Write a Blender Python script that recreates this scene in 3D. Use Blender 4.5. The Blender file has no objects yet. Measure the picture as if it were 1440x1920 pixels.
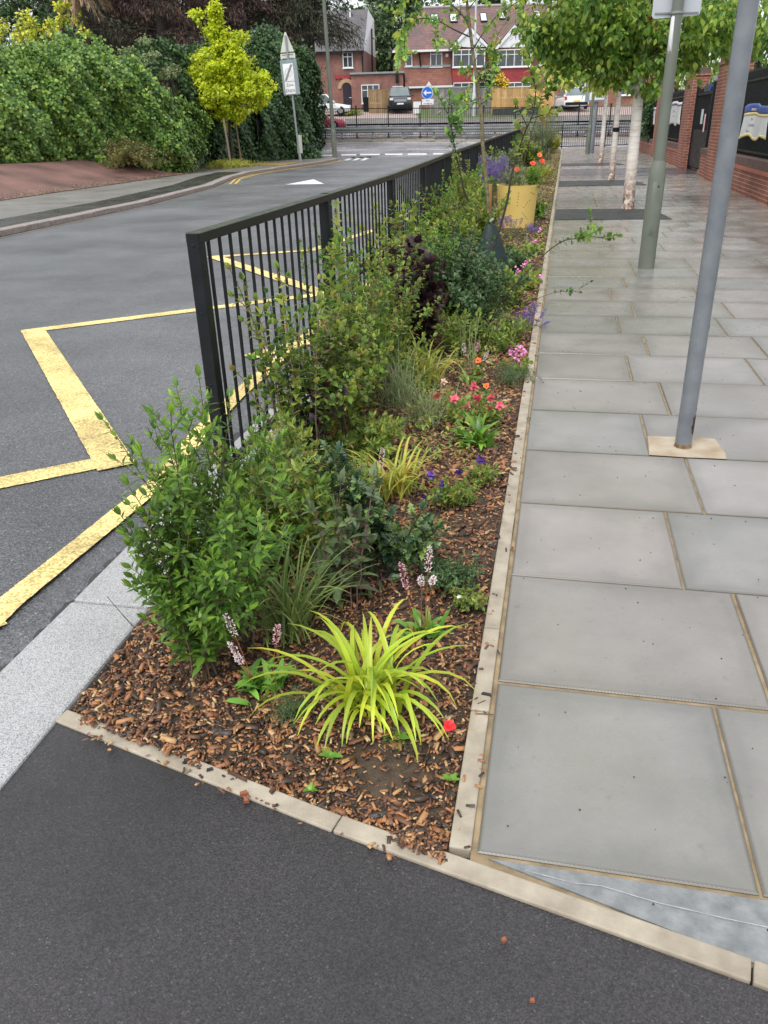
import bpy, math, random
import numpy as np
from mathutils import Vector, Matrix
PI = math.pi; R_ = math.radians
SC = bpy.context.scene; COL = SC.collection
# ---------------------------------------------------------------- camera
CF, PITCH, YAW, ROLL, CH = 1467.06, .458869, .219031, -.030438, 1.4581
cp, sp, cy, sy = math.cos(PITCH), math.sin(PITCH), math.cos(YAW), math.sin(YAW)
aF = np.array([-sy*cp, cy*cp, -sp]); aR0 = np.array([cy, sy, 0.]); aU0 = np.cross(aR0, aF)
aR = aR0*math.cos(ROLL)+aU0*math.sin(ROLL); aU = -aR0*math.sin(ROLL)+aU0*math.cos(ROLL)
cd = bpy.data.cameras.new('camera'); cam = bpy.data.objects.new('camera', cd); COL.objects.link(cam)
cd.sensor_fit = 'HORIZONTAL'; cd.sensor_width = 36; cd.lens = CF/1440*36
cd.clip_start = .05; cd.clip_end = 3000
cam.matrix_world = Matrix(((aR[0], aU[0], -aF[0], 0), (aR[1], aU[1], -aF[1], 0), (aR[2], aU[2], -aF[2], CH), (0, 0, 0, 1)))
SC.camera = cam
# ---------------------------------------------------------------- light
SUN_EL, SUN_AZ = R_(58), R_(200)
w = bpy.data.worlds.new('World'); SC.world = w; w.use_nodes = True
nt = w.node_tree; bg = nt.nodes['Background']
sky = nt.nodes.new('ShaderNodeTexSky'); sky.sky_type = 'NISHITA'; sky.sun_disc = False
sky.sun_elevation = SUN_EL; sky.sun_rotation = SUN_AZ; sky.air_density = 1.0; sky.dust_density = 4.0
hs = nt.nodes.new('ShaderNodeHueSaturation'); hs.inputs['Saturation'].default_value = .22
cl = nt.nodes.new('ShaderNodeMix'); cl.data_type = 'RGBA'; cl.inputs[0].default_value = .55; cl.inputs[7].default_value = (6.6, 6.9, 7.2, 1)   # thick white cloud over the sky
nt.links.new(sky.outputs[0], hs.inputs['Color']); nt.links.new(hs.outputs[0], cl.inputs[6]); nt.links.new(cl.outputs[2], bg.inputs['Color'])
bg.inputs['Strength'].default_value = .15
sl = bpy.data.lights.new('sun', 'SUN'); sl.energy = 1.3; sl.angle = R_(24); sl.color = (1, .97, .92)
so = bpy.data.objects.new('sun', sl); COL.objects.link(so)
so.rotation_euler = (PI/2-SUN_EL, 0, PI-SUN_AZ)
SC.view_settings.view_transform = 'Standard'; SC.view_settings.look = 'None'
SC.view_settings.exposure = .55; SC.view_settings.gamma = 1
# ---------------------------------------------------------------- pixel/plan helpers (photo pixels -> places in the world)
def ray(x, y): return aF+aR*(x-720)/CF-aU*(y-960)/CF
def gr(x, y, z=0.):
    d = ray(x, y); t = (z-CH)/d[2]; return (float(d[0]*t), float(d[1]*t), z)
def W(u, v, z=0.): return (u*cy-v*sy, u*sy+v*cy, z)
def UV(X, Y): return (X*cy+Y*sy, -X*sy+Y*cy)
def at(x, y, v):
    d = ray(x, y); t = v/(-d[0]*sy+d[1]*cy); P = d*t
    return (float(P[0]*cy+P[1]*sy), float(CH+P[2]))
def wp(x, y, v):
    u, z = at(x, y, v); return W(u, v, z)
def sst(x, a, b):
    t = np.clip((x-a)/(b-a), 0, 1); return t*t*(3-2*t)
def H(u, v):
    vs = v-2.5*sst(u, 0, 8)*(1-sst(v, 52, 60))
    z = np.interp(vs, [0, 48, 57, 66, 70, 76, 120, 400], [0, 0, .72, 1.45, 2.05, 2.62, 3.4, 6.])
    return z-.0145*u*sst(v, 50, 57)*(1-sst(v, 70, 90))
def G(X, Y):
    u = X*cy+Y*sy; v = -X*sy+Y*cy
    return np.where(v > 44, H(u, v), 0)+.62*sst(-X, 14.2, 17.5)*(1-sst(v, 42, 46))*sst(Y, 5, 12)
# ---------------------------------------------------------------- object helpers
def tag(o, label=None, cat=None, group=None, kind=None):
    if label: o['label'] = label
    if cat: o['category'] = cat
    if group: o['group'] = group
    if kind: o['kind'] = kind
    return o
def empty(name, loc, rz, label, cat, group=None):
    o = bpy.data.objects.new(name, None); COL.objects.link(o); o.location = loc; o.rotation_euler = (0, 0, rz)
    o.empty_display_size = .1
    return tag(o, label, cat, group)
def link(name, me, mat, parent=None):
    o = bpy.data.objects.new(name, me); COL.objects.link(o)
    if mat is not None:
        for m in (mat if isinstance(mat, (list, tuple)) else [mat]): me.materials.append(m)
    if parent is not None: o.parent = parent
    return o
def npmesh(name, V, F, mat, parent=None, smooth=False, mi=None):
    """V (n,3); F list of (k,m) index arrays of equal-size faces"""
    me = bpy.data.meshes.new(name); V = np.asarray(V, np.float32)
    me.vertices.add(len(V)); me.vertices.foreach_set('co', V.ravel())
    li = np.concatenate([np.asarray(f, np.int32).ravel() for f in F])
    st = []; s = 0
    for f in F:
        f = np.asarray(f); n, k = f.shape; st.append(s+np.arange(n)*k); s += n*k
    st = np.concatenate(st).astype(np.int32)
    me.loops.add(len(li)); me.loops.foreach_set('vertex_index', li)
    me.polygons.add(len(st)); me.polygons.foreach_set('loop_start', st)
    if smooth: me.polygons.foreach_set('use_smooth', np.ones(len(st), bool))
    if mi is not None: me.polygons.foreach_set('material_index', np.asarray(mi, np.int32))
    me.update(calc_edges=True); me.validate()
    return link(name, me, mat, parent)
class MB:
    def __init__(s): s.v = []; s.f = []; s.m = []
    def add(s, V, F, m=0):
        b = len(s.v); s.v += [tuple(map(float, p)) for p in V]; s.f += [tuple(b+i for i in f) for f in F]; s.m += [m]*len(F); return s
    def box(s, c, d, rz=0., m=0, top=None):
        x, y, z = d[0]/2, d[1]/2, d[2]/2; t = top or (1, 1); P = []
        for k in (-1, 1):
            q = t if k > 0 else (1, 1)
            for a, b in ((-1, -1), (1, -1), (1, 1), (-1, 1)):
                X, Y = a*x*q[0], b*y*q[1]
                P.append((c[0]+X*math.cos(rz)-Y*math.sin(rz), c[1]+X*math.sin(rz)+Y*math.cos(rz), c[2]+k*z))
        return s.add(P, [(3, 2, 1, 0), (4, 5, 6, 7), (0, 1, 5, 4), (1, 2, 6, 5), (2, 3, 7, 6), (3, 0, 4, 7)], m)
    def bb(s, x0, x1, y0, y1, z0, z1, m=0): return s.box(((x0+x1)/2, (y0+y1)/2, (z0+z1)/2), (abs(x1-x0), abs(y1-y0), abs(z1-z0)), 0, m)
    def tube(s, pts, r, n=6, m=0, cap=True):
        P = [Vector(p) for p in pts]; rr = r if hasattr(r, '__len__') else [r]*len(P)
        V = []; F = []; ref = Vector((0, 0, 1))
        for i, p in enumerate(P):
            t = (P[min(i+1, len(P)-1)]-P[max(i-1, 0)]).normalized()
            a = t.cross(Vector((0.13, 1, .07)) if abs(t.y) < .9 else Vector((1, 0, .1))).normalized(); b = t.cross(a)
            for k in range(n):
                q = 2*PI*k/n; V.append(p+(a*math.cos(q)+b*math.sin(q))*rr[i])
        for i in range(len(P)-1):
            for k in range(n): F.append((i*n+k, i*n+(k+1) % n, (i+1)*n+(k+1) % n, (i+1)*n+k))
        if cap: F.append(tuple(range(n))[::-1]); F.append(tuple((len(P)-1)*n+k for k in range(n)))
        return s.add(V, F, m)
    def lathe(s, c, prof, n=24, m=0):
        V = []; F = []
        for r, z in prof:
            for k in range(n): V.append((c[0]+r*math.cos(2*PI*k/n), c[1]+r*math.sin(2*PI*k/n), c[2]+z))
        for i in range(len(prof)-1):
            for k in range(n): F.append((i*n+k, i*n+(k+1) % n, (i+1)*n+(k+1) % n, (i+1)*n+k))
        F.append(tuple(range(n))[::-1]); F.append(tuple((len(prof)-1)*n+k for k in range(n)))
        return s.add(V, F, m)
    def prism(s, poly, z0, z1, m=0):
        n = len(poly); return s.add([(p[0], p[1], z0) for p in poly]+[(p[0], p[1], z1) for p in poly],
            [tuple(range(n))[::-1], tuple(range(n, 2*n))]+[(i, (i+1) % n, n+(i+1) % n, n+i) for i in range(n)], m)
    def xz(s, poly, y0, y1, m=0):
        n = len(poly); return s.add([(p[0], y0, p[1]) for p in poly]+[(p[0], y1, p[1]) for p in poly],
            [tuple(range(n)), tuple(range(n, 2*n))[::-1]]+[((i+1) % n, i, n+i, n+(i+1) % n) for i in range(n)], m)
    def build(s, name, mat, parent=None, smooth=False):
        me = bpy.data.meshes.new(name); me.from_pydata(s.v, [], s.f)
        if any(s.m): me.polygons.foreach_set('material_index', s.m)
        if smooth:
            me.polygons.foreach_set('use_smooth', [True]*len(s.f))
            try: me.set_sharp_from_angle(angle=R_(40))
            except Exception: pass
        me.update(); return link(name, me, mat, parent)
def bevel(o, wd=.01, seg=2):
    b = o.modifiers.new('bevel', 'BEVEL'); b.width = wd; b.segments = seg; b.limit_method = 'ANGLE'; return o
# ---------------------------------------------------------------- materials
MATS = {}
def nodes(name):
    m = bpy.data.materials.new(name); m.use_nodes = True; n = m.node_tree.nodes; l = m.node_tree.links
    return m, n, l, n['Principled BSDF']
def ramp(n, stops, interp='LINEAR'):
    r = n.new('ShaderNodeValToRGB'); e = r.color_ramp.elements; r.color_ramp.interpolation = interp
    while len(e) < len(stops): e.new(.5)
    for k, (p, c) in enumerate(stops): e[k].position = p; e[k].color = (c[0], c[1], c[2], 1)
    return r
def noise(n, l, scale, detail=4, rough=.55, coord=None, vec=None):
    t = n.new('ShaderNodeTexNoise'); t.inputs['Scale'].default_value = scale; t.inputs['Detail'].default_value = detail; t.inputs['Roughness'].default_value = rough
    if vec is None:
        g = n.new('ShaderNodeNewGeometry') if coord == 'world' else n.new('ShaderNodeTexCoord')
        vec = g.outputs['Position'] if coord == 'world' else g.outputs['Object']
    l.new(vec, t.inputs['Vector']); return t
def bump(n, l, h, b, strength, dist=.01):
    x = n.new('ShaderNodeBump'); x.inputs['Strength'].default_value = strength; x.inputs['Distance'].default_value = dist
    l.new(h, x.inputs['Height']); l.new(x.outputs[0], b.inputs['Normal']); return x
def mixc(n, l, fac, a, b, mode='MIX'):
    x = n.new('ShaderNodeMix'); x.data_type = 'RGBA'; x.blend_type = mode
    for s, k in ((fac, 0), (a, 6), (b, 7)):
        if hasattr(s, 'links'): l.new(s, x.inputs[k])
        elif k == 0: x.inputs[0].default_value = s
        else: x.inputs[k].default_value = (*s, 1)
    return x.outputs[2]
def mat(name, c1, c2=None, scale=8, rough=.6, rvar=0, bmp=0, bscale=60, bdist=.005, metal=0, spec=.5, detail=4, island=0, coat=0):
    if name in MATS: return MATS[name]
    m, n, l, b = nodes(name)
    c2 = c2 or tuple(min(1, x*1.25+.004) for x in c1)
    t = noise(n, l, scale, detail); r = ramp(n, [(.3, c1), (.7, c2)]); l.new(t.outputs['Fac'], r.inputs[0]); col = r.outputs[0]
    if island:
        g = n.new('ShaderNodeNewGeometry'); h = n.new('ShaderNodeHueSaturation'); mr = n.new('ShaderNodeMapRange')
        mr.inputs['To Min'].default_value = 1-island; mr.inputs['To Max'].default_value = 1+island
        l.new(g.outputs['Random Per Island'], mr.inputs['Value']); l.new(mr.outputs[0], h.inputs['Value']); l.new(col, h.inputs['Color']); col = h.outputs[0]
    l.new(col, b.inputs['Base Color'])
    b.inputs['Roughness'].default_value = rough; b.inputs['Metallic'].default_value = metal; b.inputs['Specular IOR Level'].default_value = spec
    b.inputs['Coat Weight'].default_value = coat
    if rvar:
        t2 = noise(n, l, scale*.7, 3); mr = n.new('ShaderNodeMapRange'); mr.inputs['From Min'].default_value = .3; mr.inputs['From Max'].default_value = .7
        mr.inputs['To Min'].default_value = max(.05, rough-rvar); mr.inputs['To Max'].default_value = min(1, rough+rvar)
        l.new(t2.outputs['Fac'], mr.inputs['Value']); l.new(mr.outputs[0], b.inputs['Roughness'])
    if bmp:
        t3 = noise(n, l, bscale, 3); bump(n, l, t3.outputs['Fac'], b, bmp, bdist)
    MATS[name] = m; return m
def leafmat(name, cols, rough=.42, trans=.4, spec=.45):
    """leaf colour differs leaf by leaf: random per island through a ramp"""
    if name in MATS: return MATS[name]
    m, n, l, b = nodes(name); g = n.new('ShaderNodeNewGeometry')
    if cols[0][1] > cols[0][0]*1.7: cols = [(c[0]*1.3, c[1]*1.03, c[2]*.92) for c in cols]
    r = ramp(n, [(i/max(1, len(cols)-1), c) for i, c in enumerate(cols)]); l.new(g.outputs['Random Per Island'], r.inputs[0])
    t = noise(n, l, 3, 2); col = mixc(n, l, .55, r.outputs[0], r.outputs[0])
    h = n.new('ShaderNodeHueSaturation'); mr = n.new('ShaderNodeMapRange'); mr.inputs['From Min'].default_value = .3; mr.inputs['From Max'].default_value = .7
    mr.inputs['To Min'].default_value = 1.1; mr.inputs['To Max'].default_value = 2.2
    l.new(t.outputs['Fac'], mr.inputs['Value']); l.new(mr.outputs[0], h.inputs['Value']); l.new(r.outputs[0], h.inputs['Color'])
    l.new(h.outputs[0], b.inputs['Base Color']); b.inputs['Roughness'].default_value = rough; b.inputs['Specular IOR Level'].default_value = spec
    tr = n.new('ShaderNodeBsdfTranslucent'); mx = n.new('ShaderNodeMixShader'); mx.inputs[0].default_value = trans
    h2 = n.new('ShaderNodeHueSaturation'); h2.inputs['Hue'].default_value = .48; h2.inputs['Value'].default_value = 1.5; l.new(h.outputs[0], h2.inputs['Color'])
    l.new(h2.outputs[0], tr.inputs['Color']); l.new(b.outputs[0], mx.inputs[1]); l.new(tr.outputs[0], mx.inputs[2])
    l.new(mx.outputs[0], n['Material Output'].inputs['Surface']); MATS[name] = m; return m
def brick(name, c1, c2, mortar, bw=.225, bh=.075, plane='XZ', rough=.75, scale=1.):
    if name in MATS: return MATS[name]
    m, n, l, b = nodes(name); tc = n.new('ShaderNodeTexCoord'); sx = n.new('ShaderNodeSeparateXYZ'); l.new(tc.outputs['Object'], sx.inputs[0])
    ge = n.new('ShaderNodeNewGeometry'); sn = n.new('ShaderNodeSeparateXYZ'); vt = n.new('ShaderNodeVectorTransform'); vt.vector_type = 'NORMAL'; vt.convert_from = 'WORLD'; vt.convert_to = 'OBJECT'
    l.new(ge.outputs['Normal'], vt.inputs[0]); l.new(vt.outputs[0], sn.inputs[0])
    ab = n.new('ShaderNodeMath'); ab.operation = 'ABSOLUTE'; l.new(sn.outputs['X'], ab.inputs[0])
    gt = n.new('ShaderNodeMath'); gt.operation = 'GREATER_THAN'; gt.inputs[1].default_value = .7; l.new(ab.outputs[0], gt.inputs[0])
    mx = n.new('ShaderNodeMix'); mx.data_type = 'FLOAT'; l.new(gt.outputs[0], mx.inputs[0]); l.new(sx.outputs['X'], mx.inputs[2]); l.new(sx.outputs['Y'], mx.inputs[3])
    cb = n.new('ShaderNodeCombineXYZ'); l.new(mx.outputs[0], cb.inputs['X']); l.new(sx.outputs['Z'], cb.inputs['Y'])
    t = n.new('ShaderNodeTexBrick'); l.new(cb.outputs[0], t.inputs['Vector']); t.inputs['Scale'].default_value = scale
    t.inputs['Brick Width'].default_value = bw; t.inputs['Row Height'].default_value = bh; t.inputs['Mortar Size'].default_value = .006; t.inputs['Mortar Smooth'].default_value = .2
    t.inputs['Color1'].default_value = (*c1, 1); t.inputs['Color2'].default_value = (*c2, 1); t.inputs['Mortar'].default_value = (*mortar, 1)
    ns = noise(n, l, 1.7, 5); h = n.new('ShaderNodeHueSaturation'); mr = n.new('ShaderNodeMapRange'); mr.inputs['From Min'].default_value = .3; mr.inputs['From Max'].default_value = .7
    mr.inputs['To Min'].default_value = .7; mr.inputs['To Max'].default_value = 1.2; l.new(ns.outputs['Fac'], mr.inputs['Value']); l.new(mr.outputs[0], h.inputs['Value'])
    l.new(t.outputs['Color'], h.inputs['Color']); l.new(h.outputs[0], b.inputs['Base Color']); b.inputs['Roughness'].default_value = rough
    bump(n, l, t.outputs['Fac'], b, -.4, .006); MATS[name] = m; return m
# ---- asphalt: dark binder, pale and dark aggregate, wet patches
def asphalt(name, base, spk, scale=220, rough=.45, bs=.6, wetlo=.25, big=.5, spkp=.68, coord='world', bdist=.006):
    m, n, l, b = nodes(name); g = n.new('ShaderNodeNewGeometry'); P = g.outputs['Position']
    v = n.new('ShaderNodeTexVoronoi'); v.inputs['Scale'].default_value = scale; l.new(P, v.inputs['Vector'])
    vc = n.new('ShaderNodeSeparateColor'); l.new(v.outputs['Color'], vc.inputs[0])
    r = ramp(n, [(.0, tuple(x*.55 for x in base)), (.5, base), (spkp, tuple(x*1.35 for x in base)), (.98, tuple(x*1.6 for x in base)), (.997, spk)]); l.new(vc.outputs[0], r.inputs[0])
    nb = noise(n, l, big, 5, .6, vec=P); mr = n.new('ShaderNodeMapRange'); mr.inputs['From Min'].default_value = .3; mr.inputs['From Max'].default_value = .7
    mr.inputs['To Min'].default_value = .6; mr.inputs['To Max'].default_value = 1.38; l.new(nb.outputs['Fac'], mr.inputs['Value'])
    h = n.new('ShaderNodeHueSaturation'); l.new(mr.outputs[0], h.inputs['Value']); l.new(r.outputs[0], h.inputs['Color']); l.new(h.outputs[0], b.inputs['Base Color'])
    nr = noise(n, l, big*1.7, 4, .6, vec=P); m2 = n.new('ShaderNodeMapRange'); m2.inputs['From Min'].default_value = .35; m2.inputs['From Max'].default_value = .65
    m2.inputs['To Min'].default_value = wetlo; m2.inputs['To Max'].default_value = rough; l.new(nr.outputs['Fac'], m2.inputs['Value']); l.new(m2.outputs[0], b.inputs['Roughness'])
    nf = noise(n, l, scale*.45, 3, .7, vec=P); ad = n.new('ShaderNodeMath'); ad.operation = 'ADD'; l.new(v.outputs['Distance'], ad.inputs[0]); l.new(nf.outputs['Fac'], ad.inputs[1])
    bump(n, l, ad.outputs[0], b, bs, bdist); MATS[name] = m; return m
M_road = asphalt('road_asphalt', (.105, .106, .114), (.34, .34, .34), 150, .5, .5, .3)
M_foot = asphalt('footway_asphalt', (.032, .029, .031), (.09, .085, .075), 330, .42, .25, .16, 1.1, .75)
M_pad = asphalt('resin_pad', (.022, .023, .026), (.1, .1, .1), 90, .6, .9, .45, 2, .6)
M_main = asphalt('main_road_sky_sheen', (.27, .27, .30), (.35, .35, .36), 60, .28, .1, .12, .35)  # pale base colour stands in for sky reflected on the wet surface
M_lpave = mat('old_footway_flags', (.13, .125, .115), (.21, .195, .18), 1.3, .5, .15, .4, 50, .01)
M_drive = mat('red_brown_tarmac', (.085, .05, .04), (.24, .125, .105), .7, .7, .1, .5, 80, .01, detail=8)
M_ground = mat('soil_ground', (.05, .045, .03), (.07, .08, .035), .8, .9, 0, .5, 20, .03)
M_verge = mat('verge_grass', (.07, .12, .03), (.14, .2, .06), 6, .8, 0, .8, 40, .03)
M_grey = mat('grey_paint', (.25, .27, .29), (.30, .32, .34), 5, .45, .08, .1, 90, .001)
M_greygreen = mat('grey_green_paint', (.12, .135, .11), (.15, .165, .135), 4, .42, .08, .1, 120, .001)
M_black = mat('black_gloss_paint', (.006, .008, .010), (.011, .013, .016), 14, .42, .1, .15, 160, .001, spec=.3)
M_white = mat('white_upvc', (.72, .74, .76), (.8, .8, .8), 2, .45)
M_render = mat('white_render', (.68, .69, .72), (.78, .78, .8), 3, .7, 0, .2, 40, .01)
M_galv = mat('galvanised_steel', (.2, .21, .2), (.3, .31, .3), 2, .4, .1, 0, metal=.4)
M_conc = mat('concrete', (.25, .21, .16), (.42, .37, .29), 11, .75, .1, .4, 120, .003, detail=8)
M_mortar = mat('sandy_mortar', (.17, .125, .07), (.36, .27, .16), 14, .85, 0, .5, 200, .003)
M_glass = mat('window_glass', (.03, .036, .045), (.07, .08, .09), 1.2, .12, 0, 0, spec=.8)
M_bark = mat('shrub_bark', (.06, .04, .028), (.13, .085, .05), 40, .7, 0, .4, 150, .002)
M_barkg = mat('green_stem', (.09, .12, .04), (.17, .15, .07), 30, .6)
M_barkd = mat('dark_bark', (.02, .017, .014), (.05, .04, .03), 25, .8, 0, .6, 60, .01)
M_barkl = mat('lichened_bark', (.09, .065, .03), (.24, .22, .12), 28, .8, .1, .7, 50, .006, detail=8)
# ================================================================= GROUND, ROADS, PAVING
def gridmesh(name, xs, ys, zf, matl, kind='structure', mask=None, frame=None):
    X, Y = np.meshgrid(xs, ys); n, mm = X.shape
    if frame: Xw = X*cy-Y*sy; Yw = X*sy+Y*cy
    else: Xw, Yw = X, Y
    Z = zf(Xw, Yw)*np.ones_like(X); V = np.stack([Xw, Yw, Z], -1).reshape(-1, 3)
    i = np.arange((n-1)*(mm-1)); r = i//(mm-1); c = i % (mm-1); a = r*mm+c
    F = np.stack([a, a+1, a+mm+1, a+mm], -1)
    o = npmesh(name, V, [F], matl); return tag(o, kind=kind)
def poly(name, pts, z, matl, kind='structure', parent=None, thick=None):
    import bmesh
    bm = bmesh.new(); vs = [bm.verts.new((p[0], p[1], z if len(p) < 3 else p[2])) for p in pts]; bm.faces.new(vs)
    bmesh.ops.triangulate(bm, faces=bm.faces[:])
    for f in bm.faces:
        if f.normal.z < 0: f.normal_flip()
    if thick:
        ret = bmesh.ops.extrude_face_region(bm, geom=bm.faces[:]); 
        for e in ret['geom']:
            if isinstance(e, bmesh.types.BMVert): e.co.z -= thick
        bmesh.ops.recalc_face_normals(bm, faces=bm.faces[:])
    me = bpy.data.meshes.new(name); bm.to_mesh(me); bm.free()
    o = link(name, me, matl, parent); return tag(o, kind=kind) if kind else o
xs = np.concatenate([np.linspace(-900, -70, 12), np.linspace(-60, 60, 100), np.linspace(70, 900, 12)])
ys = np.concatenate([np.linspace(-60, -10, 6), np.linspace(-6, 100, 100), np.linspace(120, 1500, 14)])
gridmesh('ground', xs, ys, lambda X, Y: G(X, Y)-.16, M_ground)
# rail / kerb line of the near side
def railx(Y): return np.interp(Y, [1, 3, 6.5, 9, 12, 17, 37, 48], [-1.40, -1.40, -1.36, -1.44, -1.56, -1.68, -2.15, -2.4])
KX = lambda Y: railx(Y)-.19                        # kerb outer face
lk = [(-9.4, -20), (-9.4, 10), (-9.45, 12.6), (-9.5, 15), (-9.6, 18.4), (-10.3, 24), (-11.3, 28), (-11.75, 31), (-11.6, 34.4), (-11.2, 38.7), (-11.3, 42.5), (-12.2, 44.2), (-14, 45), (-60, 32.)]
def LKX(Y): return np.interp(Y, [p[1] for p in lk[:11]], [p[0] for p in lk[:11]])
gridmesh('side_road', np.linspace(-16, -1.45, 30), np.linspace(-20, 49, 70), lambda X, Y: -.1+0*X, M_road)
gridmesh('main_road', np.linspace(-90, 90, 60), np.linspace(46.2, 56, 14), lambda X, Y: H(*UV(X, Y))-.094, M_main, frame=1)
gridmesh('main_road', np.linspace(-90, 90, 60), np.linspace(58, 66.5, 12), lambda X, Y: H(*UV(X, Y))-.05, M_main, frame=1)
gridmesh('central_reservation', np.linspace(-90, 90, 60), np.linspace(56, 58, 4), lambda X, Y: H(*UV(X, Y))+.02, M_foot, frame=1)
mb = MB()
for u in np.arange(-60, 60, 2.):
    for v0 in (55.85,):
        z = float(H(u+1, v0)); P = W(u+1, v0, z-.02); mb.box(P, (1.99, .15, .16), YAW)
tag(mb.build('reservation_kerb', M_conc), kind='structure')
gridmesh('far_footway', np.linspace(-90, 90, 60), np.linspace(66.5, 69, 4), lambda X, Y: H(*UV(X, Y))+.06, M_lpave, frame=1)
# block paved forecourts of the houses and a strip of lawn
M_block = mat('pink_block_paving', (.33, .25, .23), (.45, .36, .33), 5, .6)
def patch(name, u0, u1, v0, v1, dz, m):
    return gridmesh(name, np.linspace(u0, u1, 12), np.linspace(v0, v1, 8), lambda X, Y: H(*UV(X, Y))+dz, m, frame=1)
patch('forecourt_paving', -9, 3.6, 68.9, 76, .08, M_block); patch('forecourt_paving', 14.2, 26, 68.9, 76, .08, M_block)
patch('grass_verge', 3.6, 14.2, 68.9, 76, .08, M_verge); patch('back_gardens', -60, 60, 76, 110, .1, M_verge)
# left pavement, drive, verge
lp = [(-9.66, -20)]+[(p[0]-.24, p[1]) for p in lk[1:11]]+[(-12.35, 44.0), (-14, 44.7), (-40, 37.5), (-14.2, 30), (-14.2, 20), (-14.2, -20)]
poly('left_footway', lp, .0, M_lpave)
def strip(name, pts, w0, z, matl, kind='structure', wob=0, seed=1):
    """ribbon along a polyline; wob jitters its edges"""
    rnd = random.Random(seed); P = []
    for i in range(len(pts)-1):
        a, b = Vector(pts[i][:2]), Vector(pts[i+1][:2]); n = max(1, int((b-a).length/.035)) if wob else 1
        for k in range(n): P.append(a.lerp(b, k/n))
    P.append(Vector(pts[-1][:2])); V = []
    for i, p in enumerate(P):
        d0 = (p-P[i-1]).normalized() if i else (P[1]-p).normalized(); d1 = (P[i+1]-p).normalized() if i < len(P)-1 else d0
        t = (d0+d1).normalized(); nn = Vector((-t.y, t.x)); k = 1/max(.35, nn.dot(Vector((-d0.y, d0.x))))
        for s in (-1, 1):
            q = p+nn*s*(w0/2*k+rnd.uniform(-wob, wob)); V.append((q.x, q.y, z))
    F = [(2*i, 2*i+1, 2*i+3, 2*i+2) for i in range(len(P)-1)]
    mb = MB(); mb.add(V, F); o = mb.build(name, matl)
    return tag(o, kind=kind)
strip('tarmac_strip', [(p[0]-.85, p[1]) for p in lk[1:8]], .95, .004, M_foot)
gridmesh('crossover_drive', np.linspace(-34, -14.0, 50), np.linspace(4, 31, 40), lambda X, Y: G(X, Y)+.014, M_drive)
# left kerb stones: bull-nosed granite
M_kerbl = mat('worn_kerb_stone', (.19, .155, .14), (.33, .28, .26), 14, .7, .1, .5, 80, .006, detail=8)
mb = MB(); rnd = random.Random(3)
for i in range(1, 12):
    a, b = Vector(lk[i]), Vector(lk[i+1]); L = (b-a).length; n = max(1, round(L/.92))
    if i == 0: continue
    for k in range(n):
        p = a.lerp(b, (k+.5)/n); d = (b-a)/n; nx = Vector((-d.y, d.x)).normalized(); c = p+nx*.125
        mb.box((c.x, c.y, -.045+rnd.uniform(-.006, .006)), (d.length-.012, .25, .115), math.atan2(d.y, d.x))
bevel(tag(mb.build('left_kerb', M_kerbl), kind='structure'), .02, 3)
# drain channel of pale stone sets along the left gutter
strip('gutter_line', [(p[0]+.06, p[1]) for p in lk[1:8]], .09, -.095, mat('gutter_grime', (.16, .14, .11), (.24, .22, .18), 3, .7))
M_tact = mat('buff_tactile', (.42, .26, .06), (.52, .34, .1), 20, .7, 0, .6, 60, .01)
t = [(-15.2, 36.2), (-15.3, 38.6), (-12.1, 38.6), (-12.2, 36.2)]
poly('tactile_paving', t, .008, M_tact)
# ---- yellow and white lines
M_yel = asphalt('yellow_line_paint', (.68, .52, .20), (.76, .62, .30), 120, .65, .3, .5, 2.2, .8, bdist=.0015)
M_yel2 = mat('double_yellow', (.6, .38, .07), (.7, .48, .12), 6, .5)
M_wh = mat('road_white', (.6, .6, .6), (.75, .75, .75), 8, .5)
zz = [(-9.0, 3.3), (-6.9, 1.3), (-4.45, 1.52)]
zz = [(-6.9, 3.6), (-4.5, 1.55), (-2.24, 3.46), (-4.5, 6.14), (-2.34, 7.98), (-4.6, 10.46), (-3.45, 11.05), (-3.05, 13.4)]
# the two corner-to-corner directions have different widths in plan
strip('school_zigzag_line', [zz[1], zz[2]], .16, -.094, M_yel, wob=.002, seed=2)
strip('school_zigzag_line', [(-2.16, 3.37), (-4.55, 6.2)], .195, -.090, M_yel, wob=.002, seed=3)
strip('school_zigzag_line', [(-4.6, 6.12), (-2.3, 8.03)], .15, -.094, M_yel, wob=.002, seed=4)
strip('school_zigzag_line', [(-2.25, 7.9), (-4.65, 10.5)], .17, -.090, M_yel, wob=.002, seed=5)
strip('school_zigzag_line', [(-4.62, 10.45), (-3.4, 11.1), (-3.0, 13.4)], .15, -.094, M_yel, wob=.002, seed=6)
strip('kerb_yellow_line', [(-1.80, -4), (-1.82, 1.0), (-1.90, 2.1), (-1.85, 3.2), (-1.93, 3.9), (-1.98, 4.6), (-1.98, 8), (-2.1, 11), (-2.25, 16), (-2.5, 24)], .112, -.086, M_yel, wob=.0018, seed=7)
strip('school_zigzag_line', [(-1.88, 2.02), (-2.6, .9)], .14, -.0875, M_yel, wob=.002, seed=8)
strip('school_zigzag_line', [(-2.24, 5.5), (-1.92, 6.0)], .16, -.0875, M_yel, wob=.002, seed=9)
for off in (.1, .28):
    strip('double_yellow_line', [(p[0]+off, p[1]) for p in [(-10.5, 25.5), (-11.3, 28), (-11.75, 31), (-11.6, 34.4), (-11.2, 38.7), (-11.3, 42.5)]], .07, -.094, M_yel2)
poly('give_way_triangle', [gr(535, 346, -.094), gr(608, 345, -.094), gr(588, 336, -.094)], -.094, M_wh)
mb = MB()
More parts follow.
